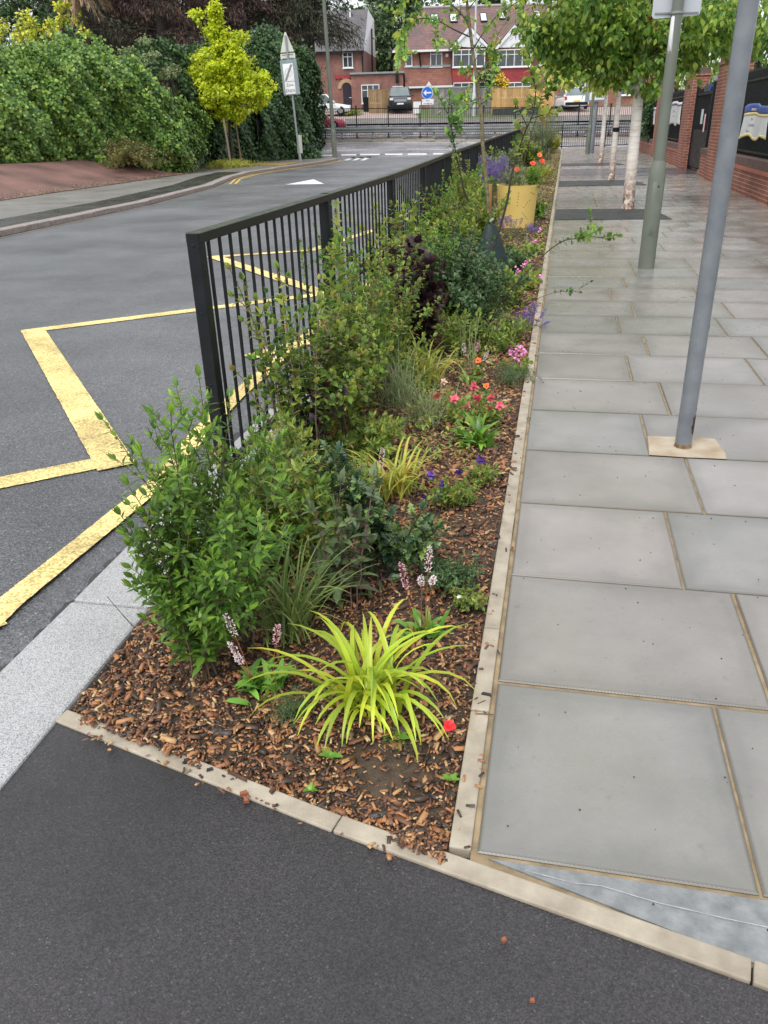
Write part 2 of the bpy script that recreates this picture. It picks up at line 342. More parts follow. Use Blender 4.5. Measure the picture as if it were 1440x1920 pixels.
for x0, x1, y in ((600, 630, 293), (640, 668, 292), (675, 712, 291.5), (722, 755, 291), (765, 800, 290.5), (812, 850, 290), (862, 900, 289)):
    q = [gr(x0, y, -.0), gr(x1, y-.3, -.0), gr(x1, y-3.3, -.0), gr(x0, y-3, -.0)]
    V = []
    for x, yy in ((x0, y), (x1, y-.3), (x1, y-3), (x0, y-2.7)):
        d = ray(x, yy); tt = .1
        for _ in range(30):
            tt = tt
        lo, hi = 20., 80.
        for _ in range(40):
            mid = (lo+hi)/2; u, z = at(x, yy, mid)
            zs = float(H(u, mid))-.09 if mid > 46.2 else -.096
            if z > zs: lo = mid
            else: hi = mid
        u, z = at(x, yy, lo); V.append(W(u, lo, z+.004))
    mb.add(V, [(0, 1, 2, 3)])
tag(mb.build('junction_dashes', M_wh), kind='structure')
mb = MB()
for u in np.arange(-40, 40, 6.):
    P = [W(u+a, 51.3+b, float(H(u+a, 51.3+b))-.089) for a, b in ((0, 0), (3.6, 0), (3.6, .13), (0, .13))]; mb.add(P, [(0, 1, 2, 3)])
for u in np.arange(-60, 60, 3.):
    P = [W(u+a, 55.3+b, float(H(u+a, 55.3+b))-.089) for a, b in ((0, 0), (3., 0), (3., .1), (0, .1))]; mb.add(P, [(0, 1, 2, 3)])
tag(mb.build('lane_markings', M_wh), kind='structure')
mb = MB()
for k in range(3):
    a, b = gr(643+k*16, 301, -.1), gr(668+k*12, 293, -.1)
    P = [(a[0], a[1], -.094), (a[0]+.25, a[1], -.094), (b[0]+.25, b[1], -.094), (b[0], b[1], -.094)]; mb.add(P, [(0, 1, 2, 3)])
tag(mb.build('give_way_marks', M_wh), kind='structure')
# ---- near granite kerb stones
def granite():
    m, n, l, b = nodes('granite'); g = n.new('ShaderNodeNewGeometry')
    v = n.new('ShaderNodeTexVoronoi'); v.inputs['Scale'].default_value = 440; l.new(g.outputs['Position'], v.inputs['Vector'])
    sc = n.new('ShaderNodeSeparateColor'); l.new(v.outputs['Color'], sc.inputs[0])
    r = ramp(n, [(0, (.11, .11, .12)), (.22, (.28, .28, .29)), (.6, (.38, .38, .38)), (1, (.52, .52, .52))]); l.new(sc.outputs[0], r.inputs[0])
    nb = noise(n, l, 3, 4, vec=g.outputs['Position']); h = n.new('ShaderNodeHueSaturation'); mr = n.new('ShaderNodeMapRange'); mr.inputs['To Min'].default_value = .75; mr.inputs['To Max'].default_value = 1.2
    l.new(nb.outputs['Fac'], mr.inputs['Value']); l.new(mr.outputs[0], h.inputs['Value']); l.new(r.outputs[0], h.inputs['Color']); l.new(h.outputs[0], b.inputs['Base Color'])
    b.inputs['Roughness'].default_value = .5; bump(n, l, sc.outputs[0], b, .15, .002); return m
M_gran = granite()
mb = MB(); y = 2.03-.915*8
while y < 46:
    y0, y1 = y+.004, y+.911
    def kx(Y): return float(KX(max(Y, 3.))) if Y > 2.4 else -1.575
    xo0, xo1 = kx(y0), kx(y1); xi0, xi1 = xo0+.295, xo1+.295
    if 1.0 < y0 < 2.6: xi0 = xo0+.305
    V = [(xo0, y0, -.2), (xi0, y0, -.2), (xi1, y1, -.2), (xo1, y1, -.2), (xo0, y0, .004), (xi0, y0, .004), (xi1, y1, .004), (xo1, y1, .004)]
    mb.add(V, [(3, 2, 1, 0), (4, 5, 6, 7), (0, 1, 5, 4), (1, 2, 6, 5), (2, 3, 7, 6), (3, 0, 4, 7)]); y += .915
bevel(tag(mb.build('granite_kerb', M_gran), kind='structure'), .01, 2)
strip('tar_joint', [(-1.63, -4), (-1.62, 2.6), (-1.66, 4.)], .13, -.093, M_foot, wob=.02, seed=21)
# ---- front asphalt
A0 = (-1.247, 1.455); A1 = (-.131, 1.166); A2 = (.44, 1.035); A3 = (4.2, .10)
poly('footway_asphalt', [(-1.28, -6), (-1.28, 1.46), A0, (-.42, 1.235), A1, A2, (1.6, .74), A3, (6, -1), (6, -6)], -.004, M_foot)
# edging stones: front and side (pale concrete), with mortar strip
def edging(name, pts, wd, z, off=0, gap=.004, seglen=.915, seed=1):
    mb = MB(); rn = random.Random(seed)
    for i in range(len(pts)-1):
        a, b = Vector(pts[i]), Vector(pts[i+1]); L = (b-a).length; n = max(1, round(L/seglen)); d = (b-a)/n; nn = Vector((-d.y, d.x)).normalized()
        for k in range(n):
            c = a+d*(k+.5)+nn*wd/2
            mb.box((c.x, c.y, z-.05+rn.uniform(-.0015, .0015)), (d.length-gap, wd, .1), math.atan2(d.y, d.x))
    o = mb.build(name, M_conc); tag(o, kind='structure'); bevel(o, .004, 2); return o
edging('front_edging', [(-1.285, 1.462), (-.42, 1.232), (.447, 1.035), (1.36, .83), (4.2, .19)], .05, .004)
edging('side_edging', [(-.1, 1.235), (-.1, 1.70), (-.1, 2.10), (-.1, 48)], .05, .006)
poly('mortar_bed', [(-.1, 1.2), (-.1, 50.2), (3.9, 49), (3.9, .2), (.44, 1.075)], -.0045, M_mortar)
# ---- York-stone slabs: each slab a raised bevelled block, colour by island
def slabmat():
    m, n, l, b = nodes('paving_slab'); g = n.new('ShaderNodeNewGeometry'); P = g.outputs['Position']
    r = ramp(n, [(0, (.20, .195, .175)), (.3, (.262, .236, .222)), (.55, (.222, .216, .204)), (.8, (.285, .255, .24)), (1, (.23, .228, .22))]); l.new(g.outputs['Random Per Island'], r.inputs[0])
    n1 = noise(n, l, 1.6, 5, .6, vec=P); mr = n.new('ShaderNodeMapRange'); mr.inputs['From Min'].default_value = .3; mr.inputs['From Max'].default_value = .7; mr.inputs['To Min'].default_value = .8; mr.inputs['To Max'].default_value = 1.15
    l.new(n1.outputs['Fac'], mr.inputs['Value']); h = n.new('ShaderNodeHueSaturation'); l.new(mr.outputs[0], h.inputs['Value']); l.new(r.outputs[0], h.inputs['Color'])
    n2 = noise(n, l, 90, 3, .7, vec=P); c = mixc(n, l, .12, h.outputs[0], n2.outputs['Color'], 'OVERLAY')
    ng = noise(n, l, .9, 3, .5, vec=P); rg = ramp(n, [(.45, (0, 0, 0)), (.7, (1, 1, 1))]); l.new(ng.outputs['Fac'], rg.inputs[0])
    mg = n.new('ShaderNodeMath'); mg.operation = 'MULTIPLY'; mg.inputs[1].default_value = .35; l.new(rg.outputs[0], mg.inputs[0]); c = mixc(n, l, mg.outputs[0], c, (.19, .185, .13))
    # weathered rim of each slab: drying frames, uneven from slab to slab, and blotches
    ai = n.new('ShaderNodeAttribute'); ai.attribute_name = 'inner'; nw = noise(n, l, 5, 4, .6, vec=P); aw_ = n.new('ShaderNodeMath'); aw_.operation = 'MULTIPLY_ADD'; l.new(nw.outputs['Fac'], aw_.inputs[0]); aw_.inputs[1].default_value = 1.3; l.new(ai.outputs['Fac'], aw_.inputs[2])
    rr_ = ramp(n, [(.62, (.0, .0, .0)), (1., (1, 1, 1))]); hh_ = n.new('ShaderNodeMath'); hh_.operation = 'MULTIPLY'; hh_.inputs[1].default_value = .62; l.new(aw_.outputs[0], hh_.inputs[0]); l.new(hh_.outputs[0], rr_.inputs[0])
    dk = mixc(n, l, 1., c, (.80, .81, .80), 'MULTIPLY'); c = mixc(n, l, rr_.outputs[0], dk, c); re_ = ramp(n, [(0, (.68, .65, .6)), (.08, (1, 1, 1))]); l.new(ai.outputs['Fac'], re_.inputs[0]); c = mixc(n, l, 1., c, re_.outputs[0], 'MULTIPLY')
    nbk = noise(n, l, 14, 6, .75, vec=P); rb_ = ramp(n, [(.60, (1, 1, 1)), (.72, (.78, .77, .74))]); l.new(nbk.outputs['Fac'], rb_.inputs[0]); c = mixc(n, l, 1., c, rb_.outputs[0], 'MULTIPLY')
    l.new(c, b.inputs['Base Color'])
    n3 = noise(n, l, 2.1, 3, .5, vec=P); m3 = n.new('ShaderNodeMapRange'); m3.inputs['From Min'].default_value = .3; m3.inputs['From Max'].default_value = .7; m3.inputs['To Min'].default_value = .2; m3.inputs['To Max'].default_value = .44
    sx = n.new('ShaderNodeSeparateXYZ'); l.new(P, sx.inputs[0]); my = n.new('ShaderNodeMapRange'); my.inputs['From Min'].default_value = 2.5; my.inputs['From Max'].default_value = 9; my.inputs['To Min'].default_value = .12; my.inputs['To Max'].default_value = -.09
    l.new(sx.outputs['Y'], my.inputs['Value']); a = n.new('ShaderNodeMath'); a.operation = 'ADD'; l.new(n3.outputs['Fac'], m3.inputs['Value']); l.new(m3.outputs[0], a.inputs[0]); l.new(my.outputs[0], a.inputs[1]); l.new(a.outputs[0], b.inputs['Roughness'])
    # fine dimple pattern pressed into the slabs
    mp = n.new('ShaderNodeMapping'); mp.inputs['Rotation'].default_value = (0, 0, .785); mp.inputs['Scale'].default_value = (150, 150, 150); l.new(P, mp.inputs[0])
    ck = n.new('ShaderNodeTexVoronoi'); ck.inputs['Randomness'].default_value = .1; ck.inputs['Scale'].default_value = 1; l.new(mp.outputs[0], ck.inputs['Vector'])
    bump(n, l, ck.outputs['Distance'], b, .35, .0015); b.inputs['Specular IOR Level'].default_value = .85
    return m
M_slab = slabmat()
mb = MB(); S = .6095; rnd = random.Random(11); slab_e = []
pads = [(13.75, 15.45, 1.74), (21.05, 22.95, 2.0), (30.5, 32.3, 2.1)]
k = 0; y = 1.2299
while y < 48.5:
    y0, y1 = y+.005, y+S-.005; x0 = -.086; j = (.505 if k % 2 == 0 else .66) if k < 12 else rnd.choice([.35, .505, .66, .8])
    xr = 3.58+(.35 if 24 < y < 28 else 0)
    edges = [x0, j]
    while edges[-1]+.76 < xr: edges.append(edges[-1]+rnd.choice([.76, .76, .61] if k > 11 else [.76]))
    if edges[-1] < xr-.05: edges.append(xr)
    for a, b in zip(edges, edges[1:]):
        xa, xb = a+(.005 if a > 0 else .0), b-.005
        for (p0, p1, px) in pads:
            if False:
                if xb < px+.2: xa = xb; break
                xa = max(xa, px)
        if 24.8 < y < 28.6: break
        if xb-xa < .05: continue
        zz0 = rnd.uniform(-.0015, .0015); e = .004
        J = lambda: rnd.uniform(-.0018, .0018)
        xa, xb, ya_, yb_ = xa+J(), xb+J(), y0+J(), y1+J(); g1 = min(.05, (xb-xa)*.3); g2 = min(.13, (xb-xa)*.42); V = []
        for (ins, zq) in ((0, -.03), (0, -.0015), (e, .002+zz0), (g1, .002+zz0), (g2, .002+zz0)):
            V += [(xa+ins, ya_+ins, zq), (xb-ins, ya_+ins, zq), (xb-ins, yb_-ins, zq), (xa+ins, yb_-ins, zq)]
            slab_e += [0, 0, 0, 0] if ins <= e else ([.6]*4 if ins == g1 else [1.]*4)
        F = []
        for lv in range(4):
            for q in range(4): F.append((lv*4+q, lv*4+(q+1) % 4, lv*4+4+(q+1) % 4, lv*4+4+q))
        F.append((16, 17, 18, 19)); mb.add(V, F)
    y += S; k += 1
# cut sliver slab at the corner
sl_ = [(-.06, 1.2235), (1.93, 1.2235), (1.93, .735), (1.36, .872), (.48, 1.072)]
so_ = tag(mb.build('paving_slabs', M_slab), kind='structure'); at_ = so_.data.attributes.new('inner', 'FLOAT', 'POINT'); at_.data.foreach_set('value', slab_e)
M_slab2 = mat('blue_grey_stone', (.135, .145, .15), (.25, .258, .26), 24, .4, .1, .5, 140, .003, detail=8)
poly('cut_corner_slab', sl_, .001, M_slab2, thick=.03)
strip('chalk_scratch', [(.02, 1.206), (.12, 1.193), (.18, 1.196), (.3, 1.176), (.42, 1.165), (.6, 1.152)], .0025, .0025, mat('chalk_mark', (.26, .27, .28), (.42, .43, .44), 60, .8), wob=.0008, seed=31)
poly('cut_corner_slab', [(1.94, 1.2235), (3.58, 1.2235), (3.58, .36), (1.94, .733)], .001, M_slab2, thick=.03)
for (p0, p1, px) in pads:
    pts = [(-.085, p0+.02)]+[(px-.25+.25*math.sin(a), p0+.02) for a in (0,)]+[(px, p0+.02), (px-.05, p0+.6), (px-.2, p1-.1), (px-.45, p1), (-.085, p1)]
    poly('tree_pit_pad', [pts[0], pts[2], pts[3], pts[4], pts[5], pts[6]], .009, M_pad)
poly('tarmac_crossing', [(-.085, 24.8), (4.6, 24.4), (4.6, 28.3), (3.6, 28.4), (-.085, 28.9)], .0, mat('smooth_wet_tarmac', (.055, .055, .065), (.085, .085, .095), 1.5, .25, .08, .2, 120, .002))
# ---- planting bed soil
def soil(X, Y): return -.012+.012*np.sin(X*9+Y*3)+.01*np.sin(Y*7.3-X*4)+.006*np.sin(X*31+Y*17)
ys2 = np.concatenate([np.linspace(1.16, 8, 150), np.linspace(8.3, 47, 60)]); tt = np.linspace(0, 1, 40)
V = []
for yy in ys2:
    xa = max(-1.28, -1.28) if yy < 3 else float(railx(yy))+.11
    for q in tt:
        x = xa+(-.098-xa)*q; yb = max(yy, 1.455-(x+1.247)*.2590+.03) if yy < 1.6 else yy
        V.append((x, yb, float(soil(x, yb))-(.012 if (q < .03 or q > .97) else 0)))
V = np.array(V); nn_, mm_ = len(ys2), len(tt); i = np.arange((nn_-1)*(mm_-1)); a = (i//(mm_-1))*mm_+i % (mm_-1)
M_soil = mat('bed_soil', (.035, .022, .014), (.10, .07, .045), 22, .9, 0, .9, 90, .01, detail=8)
tag(npmesh('bed_soil', V, [np.stack([a, a+1, a+mm_+1, a+mm_], -1)], M_soil), kind='structure')

# leaf litter and grit gathered where the drive meets the flags, and along the far gutter
# ================================================================= FURNITURE NEAR THE BED
def ret(name, V, F, mat_, parent=None): mb = MB(); mb.add(V, F); return mb.build(name, mat_, parent)
# ---- pedestrian guard rail
M_railtop = None
def railmat():
    m, n, l, b = nodes('mossy_black_rail'); g = n.new('ShaderNodeNewGeometry'); sn = n.new('ShaderNodeSeparateXYZ'); l.new(g.outputs['Normal'], sn.inputs[0])
    t = noise(n, l, 9, 5, .7); r = ramp(n, [(.4, (0, 0, 0)), (.58, (1, 1, 1))]); l.new(t.outputs['Fac'], r.inputs[0])
    mu = n.new('ShaderNodeMath'); mu.operation = 'MULTIPLY'; l.new(r.outputs[0], mu.inputs[0]); l.new(sn.outputs['Z'], mu.inputs[1]); mu.use_clamp = True
    c = mixc(n, l, mu.outputs[0], (.007, .009, .009), (.04, .058, .016)); l.new(c, b.inputs['Base Color']); b.inputs['Roughness'].default_value = .35; b.inputs['Specular IOR Level'].default_value = .35
    t2 = noise(n, l, 60, 3); bump(n, l, t2.outputs['Fac'], b, .25, .002); return m
M_railtop = railmat()
RH = 1.09
rail = empty('guard_rail', (railx(3.02), 3.02, 0), 0, 'long black pedestrian guard rail with mossy top running beside the flower bed', 'guard rail')
def rl(x, y, z): return (x-float(railx(3.02)), y-3.02, z)
py_ = [3.02, 4.84, 6.76, 8.82]+[8.82+2.03*i for i in range(1, 20)]
nb_ = 0; rest = MB(); 
for i, Y in enumerate(py_):
    x = float(railx(Y)); mb = MB(); mb.box(rl(x, Y, (RH-.0)/2-.06), (.052, .06, RH+.12-.02))
    if i == 0:
        for zz_ in (RH-.035, RH-.30, RH-.60):
            mb.tube([rl(x, Y-.033, zz_), rl(x, Y-.0295, zz_)], .006, 8)
    o = mb.build('post', M_black, rail); bevel(o, .003, 1)
    if i == len(py_)-1: break
    Y2 = py_[i+1]; x2 = float(railx(Y2)); a = math.atan2(Y2-Y, x2-x); cx, cy_ = (x+x2)/2, (Y+Y2)/2; L = math.hypot(x2-x, Y2-Y)
    mb = MB(); mb.box(rl(cx, cy_, RH-.008), (L+.05 if i else L+.06, .056, .042), a); o = mb.build('top_rail', M_railtop, rail); bevel(o, .004, 1)
    mb = MB(); mb.box(rl(cx, cy_, .09), (L-.05, .03, .03), a); mb.build('bottom_rail', M_black, rail)
    nbar = round(L/.112)
    for k in range(1, nbar):
        q = k/nbar; c = rl(x+(x2-x)*q, Y+(Y2-Y)*q, (RH+.09)/2-.01)
        if nb_ < 98: mb = MB(); mb.box(c, (.0118, .0118, RH-.1), a); mb.build('baluster', M_black, rail); nb_ += 1
        else: rest.box(c, (.0105, .0105, RH-.1), a)
tag(rest.build('baluster', M_black, rail), kind='stuff')
# ---- poles
def colpx(base, top, H_, z0=0.):
    """foot on the ground under pixel base, tilt in the plane facing the camera towards pixel top"""
    X, Y, _ = gr(*base, z0); u, v = UV(X, Y); u2, z2 = at(*top, v); s = (u2-u)/(z2-z0)
    return X, Y, math.atan(s)
def pole(name, label, cat, base, top, z0=0, group=None):
    X, Y, t = colpx(base, top, 0, z0); e = empty(name, (X, Y, z0), 0, label, cat, group)
    e.rotation_euler = Matrix.Rotation(YAW, 3, 'Z').to_euler() if abs(t) < 1e-4 else (Matrix.Rotation(YAW, 3, 'Z') @ Matrix.Rotation(t, 3, 'Y')).to_euler(); return e
# grey post in the foreground
gp = pole('grey_post', 'scuffed plain grey steel post nearest the camera, set in a pale concrete patch', 'post', (1280, 838), (1404.6, 0))
M_pole = mat('scuffed_grey_paint', (.13, .145, .165), (.20, .215, .235), 9, .38, .1, .25, 60, .002)
mb = MB(); mb.tube([(0, 0, -.02), (0, 0, 1.2), (0, 0, 3.4)], .0385, 28); mb.build('shaft', M_pole, gp, True)
mb = MB(); mb.lathe((0, 0, -.006), [(.052, 0), (.047, .008), (.0392, .014), (.0388, .03)], 24); mb.build('rusty_collar', mat('rusty_mortar', (.09, .045, .02), (.28, .19, .11), 30, .85, 0, .6, 90, .004), gp, True)
M_rust = mat('rust_primer', (.03, .008, .008), (.06, .02, .015), 40, .6, 0, .4, 90, .002)
def wrap(name, par, r, a0, a1, zs, m, seed=0):
    rn = random.Random(seed); mb = MB(); n = 8; V = []; 
    for i, z in enumerate(zs):
        t0 = a0+rn.uniform(-.12, .12)*(a1-a0); t1 = a1+rn.uniform(-.15, .15)*(a1-a0)
        if i in (0, len(zs)-1): t0 = (t0+t1)/2-.1*(a1-a0); t1 = t0+.2*(a1-a0)
        for k in range(n+1): a = t0+(t1-t0)*k/n; V.append((r*math.cos(a), r*math.sin(a), z))
    F = [(i*(n+1)+k, i*(n+1)+k+1, (i+1)*(n+1)+k+1, (i+1)*(n+1)+k) for i in range(len(zs)-1) for k in range(n)]
    mb.add(V, F); return mb.build(name, m, par, True)
wrap('peeled_paint', gp, .0393, -1.15, -.1, [.07, .085, .10, .115, .13, .15, .16, .172], M_rust, 5)
wrap('peeled_paint', gp, .0393, -.55, .1, [.57, .58, .60, .61], M_rust, 6)
wrap('peeled_paint', gp, .0393, -.8, -.6, [.20, .204, .208], M_rust, 7)
q = [gr(1214, 815), gr(1330, 821), gr(1347, 860), gr(1220, 855)]
M_patch = mat('pale_concrete_patch', (.30, .22, .14), (.46, .40, .31), 7, .75, 0, .5, 130, .004, detail=9)
poly('concrete_patch', [(.495, 3.67), (.66, 3.662), (.845, 3.667), (.852, 3.74), (.835, 3.93), (.70, 3.94), (.51, 3.925), (.505, 3.8)], .0045, M_patch)
# lamp column
def lampcol(label, base, top, zb=1.05, r0=.084, r1=.056, HH=6.2, plate=None, sticker=False, group=None, z0=0):
    e = pole('lamp_column', label, 'lamp post', base, top, z0, group)
    mb = MB(); mb.lathe((0, 0, -.03), [(r0, 0), (r0, zb-.14), (r0*.97, zb-.06), (r0*.8, zb), (r1, zb+.04)], 28); mb.build('base_section', M_greygreen, e, True)
    mb = MB(); mb.tube([(0, 0, zb-.01), (0, 0, HH)], [r1, r1*.8], 24); mb.build('shaft', M_greygreen, e, True)
    d = wrap('door', e, r0*1.012, -2.35, -.8, [.33, .34, .6, .86, .87], M_greygreen, 2)
    mb = MB(); mb.tube([(0, -r0*1.03, .82), (0, -r0*.9, .82)], .009, 10); mb.tube([(0, -r0*1.045, .82), (0, -r0, .82)], .004, 6); mb.build('lock', M_black, d)
    mb = MB(); mb.tube([(0, 0, HH), (0, -.25, HH+.12), (0, -.7, HH+.18)], .025, 10); mb.build('bracket', M_greygreen, e, True)
    mb = MB(); mb.box((0, -.95, HH+.2), (.26, .62, .12), top=(.7, .8)); bevel(mb.build('lantern', M_grey, e), .03)
    return e
l2 = lampcol('nearest grey green lamp column with a white sticker on its shaft', (1211, 503), (1270, 20))
u, v = UV(*gr(1211, 503)[:2]); sc_ = v/1636
# street-name style sign plate seen from the back
mb = MB(); zt = at(1270, 33, v)[1]
mb.xz([(-.205, zt), (.245, zt+.015), (.245, zt+.62), (-.205, zt+.62)], -.075-.004, -.075+.004)
mb = MB(); pts = []
for (cx, cz, a0) in ((.215, zt+.05, -90), (.215, zt+.6, 0), (-.185, zt+.6, 90), (-.185, zt+.03, 180)):
    for a in range(0, 91, 30): pts.append((cx+.03*math.cos(R_(a0+a)), cz+.03*math.sin(R_(a0+a))))
mb.xz(pts, .066, .072); bevel(mb.build('sign_back', mat('grey_sign_back', (.42, .45, .5), (.5, .52, .56), 6, .5), l2), .002, 1)
mb = MB(); mb.bb(-.19, .225, .058, .066, zt+.035, zt+.05); mb.bb(-.19, .225, .058, .066, zt+.5, zt+.515)
mb.tube([(0, 0, zt+.03), (0, 0, zt+.05)], .062, 20); mb.build('sign_clip', M_galv, l2)
wrap('sticker', l2, .0535, 3.3, 4.2, [2.0, 2.01, 2.3, 2.31], M_white, 3)
# ---- planter: yellow drum with dot pattern
px, py, _ = gr(968, 428); PR = .30; ph = .60
pl = empty('planter', (px-.02, py+.25, 0), 0, 'yellow round metal planter pierced with rows of dots, full of poppies and lavender', 'planter')
M_yp = mat('yellow_powder_coat', (.76, .54, .15), (.82, .60, .2), 4, .5, .05, .1, 60, .001)
mb = MB(); mb.lathe((0, 0, 0), [(PR*.88, 0), (PR*1.03, ph-.02), (PR*1.05, ph), (PR*.98, ph), (PR*.96, ph-.05)], 40); mb.build('drum', M_yp, pl, True)
rn = random.Random(4); mb = MB()
for (a0, z0_, a1, z1_, nn) in ((-1.45, .50, -1.5, .28, 5), (-1.15, .30, -.75, .42, 4), (-.8, .5, -.45, .46, 4), (-1.5, .12, -1.1, .15, 4), (-1.2, .22, -.8, .1, 4), (-2.3, .3, -2.0, .40, 4), (-2.0, .15, -1.7, .10, 4), (-2.6, .45, -2.5, .2, 6)):
    for k in range(nn):
        q = k/nn; a = a0+(a1-a0)*q; z = z0_+(z1_-z0_)*q; r = PR*(.88+.15*z/ph)
        d = Vector((math.cos(a), math.sin(a), 0)); p = d*r; mb.tube([(p.x, p.y, z), tuple(p+d*.003)[:2]+(z,)], .0065, 8)
mb.build('dot_pattern', mat('dark_hole', (.01, .008, .005), None, 5, .8), pl)
mb = MB(); mb.lathe((0, 0, 0), [(PR*.97, ph-.10), (PR*.97, ph-.05)], 24); mb.build('compost', M_soil, pl)
sx, sy_, _ = gr(913, 430); tag(MB().tube([(sx, sy_+.2, 0), (sx, sy_+.2, .62)], .045, 14).build('tree_stake', mat('pine_stake', (.36, .17, .06), (.5, .27, .1), 12, .7, 0, .4, 50, .004), None, True), 'short round orange brown timber stake beside the yellow planter and the spotted trunk', 'stake')
# ---- green watering bag around a young stem
gx, gy, _ = gr(915, 545)
gb = MB(); prof = []; V = []; F = []; n = 26
for i in range(12):
    t = i/11; r = .19*(1-t)**.75+.04; z = .60*t
    for k in range(n):
        a = 2*PI*k/n; rr = r*(1+.06*math.sin(3*a+1)+.03*math.sin(7*a+t*5)); V.append((rr*math.cos(a), rr*math.sin(a)*.9, z-.01))
for i in range(11):
    for k in range(n): F.append((i*n+k, i*n+(k+1) % n, (i+1)*n+(k+1) % n, (i+1)*n+k))
F.append(tuple(range(n))[::-1]); F.append(tuple(11*n+k for k in range(n))); gb.add(V, F)
wb = gb.build('watering_bag', mat('dark_green_pvc', (.002, .014, .012), (.004, .022, .019), 6, .6, .05, .5, 14, .02), None, True); wb.location = (gx, gy+.1, 0)
tag(wb, 'dark green cone shaped watering bag zipped round a young tree stem in the bed', 'watering bag')
mb = MB(); mb.tube([(0, 0, .60), (.0, -.055, .63), (.03, -.05, .65)], .012, 6); mb.build('strap', M_grey, wb)
# ================================================================= SCHOOL WALL ON THE RIGHT
WX = 3.6
M_brick = brick('red_wall_brick', (.30, .085, .055), (.21, .06, .045), (.42, .33, .24))
M_brickd = mat('blue_brick_coping', (.09, .055, .05), (.15, .09, .08), 7, .7, 0, .4, 30, .01)
def wallseg(y0, y1, h, label, **kw):
    e = empty('boundary_wall', (WX+.17, y0, -.01), 0, label, 'wall', 'low walls with railings along the school')
    mb = MB(); mb.bb(-.17, .17, 0, y1-y0, -.1, h-.16); mb.build('brickwork', M_brick, e)
    mb = MB(); mb.bb(-.19, .19, 0, y1-y0, h-.225, h-.165); mb.build('tile_course', mat('red_tile_course', (.34, .10, .06), (.42, .15, .1), 12, .6), e)
    mb = MB(); k = 0
    n = max(1, int((y1-y0)/.11))
    mb.bb(-.17, .17, 0, y1-y0, h-.158, h); mb.build('coping', M_brickd, e)
    return e
def fence(y0, y1, z0, z1, label):
    e = empty('spiked_railing', (WX+.17, y0, z0), 0, label, 'railing', 'black railings on the low wall')
    L = y1-y0; mb = MB(); n = int(L/.10)
    for k in range(n+1):
        y = L*k/n; mb.box((0, y, (z1-z0)/2), (.022, .022, z1-z0)); 
        mb.box((0, y, (z1-z0)+.03), (.022, .022, .06), top=(.1, .1))
    mb.build('bars', M_black, e)
    for zz_ in (.08, z1-z0-.16):
        mb = MB(); mb.bb(-.02, .02, 0, L, zz_-.02, zz_+.02); mb.build('rail', M_black, e)
    return e
def pier(y0, y1, h, label, wx=.48):
    e = empty('brick_pier', (WX-.03+wx/2, y0, -.01), 0, label, 'brick pier', 'brick piers along the school wall')
    mb = MB(); mb.bb(-wx/2, wx/2, 0, y1-y0, -.1, h-.2); mb.build('shaft', M_brick, e)
    mb = MB(); mb.bb(-wx/2-.03, wx/2+.03, -.03, y1-y0+.03, h-.198, h-.14); mb.build('oversail', M_brick, e)
    mb = MB(); mb.bb(-wx/2+.01, wx/2-.01, .01, y1-y0-.01, h-.138, h); mb.build('cap', M_brickd, e); return e
wallseg(9.0, 21.3, .68, 'low brick wall nearest the camera below the advertising banner')
fence(9.1, 21.3, .68, 2.25, 'black spiked railings holding the blue and white banner')
pier(21.5, 23.2, 2.75, 'tall red brick pier on the near side of the school gate, dark brick cap')
e = empty('gate_plinth', (WX+.2, 23.2, 0), 0, 'low stepped brick plinth jutting from the near gate pier', 'plinth')
mb = MB(); mb.bb(-.2, .2, .01, 1.2, -.1, .55); mb.build('brickwork', M_brick, e); mb = MB(); mb.bb(-.22, .22, .01, 1.22, .552, .68); mb.build('cap', M_brickd, e)
pier(27.6, 29.2, 2.72, 'tall red brick pier on the far side of the school gate')
wallseg(29.25, 36.2, .66, 'short stretch of low brick wall between the second and third piers')
fence(29.25, 36.2, .66, 2.2, 'black railings between the second and third piers holding a white banner')
pier(36.3, 37.6, 2.7, 'farthest tall brick pier, behind the lamp column')
wallseg(37.7, 44.6, .62, 'far end of the low brick wall with ivy above it')
fence(37.7, 44.6, .62, 2.1, 'far black railings half hidden by ivy')
# gate
g = empty('school_gate', (WX+.15, 24.5, 0), 0, 'black steel school gate standing ajar between two brick piers, notices fixed on it', 'gate')
mb = MB(); mb.bb(-.05, .05, 0, .08, 0, 2.25); mb.build('gate_post', M_black, g); mb = MB(); mb.bb(-.05, .05, 2.9, 3.0, 0, 2.3); mb.build('gate_post', M_black, g)
mb = MB()
for k in range(24): mb.box((.0, .12+k*.115, 1.12), (.02, .02, 2.05))
mb.bb(-.02, .02, .08, 2.9, 1.98, 2.04); mb.bb(-.02, .02, .08, 2.9, .12, .2); mb.bb(-.03, .0, .08, 2.9, .2, 1.1); mb.build('leaf', M_black, g)
mb = MB(); mb.bb(-.05, -.035, 1.2, 1.5, 1.25, 1.62); mb.build('notice', mat('pale_green_notice', (.5, .6, .55), None, 5, .5), g)
mb = MB(); mb.bb(-.05, -.035, .7, .85, 1.05, 1.5); mb.build('notice', mat('pink_notice', (.7, .4, .42), None, 5, .5), g)
mb = MB(); mb.bb(-.04, .2, .6, 1.6, 2.05, 2.2); mb.build('blue_panel', mat('blue_panel', (.02, .06, .22), None, 5, .5), g)
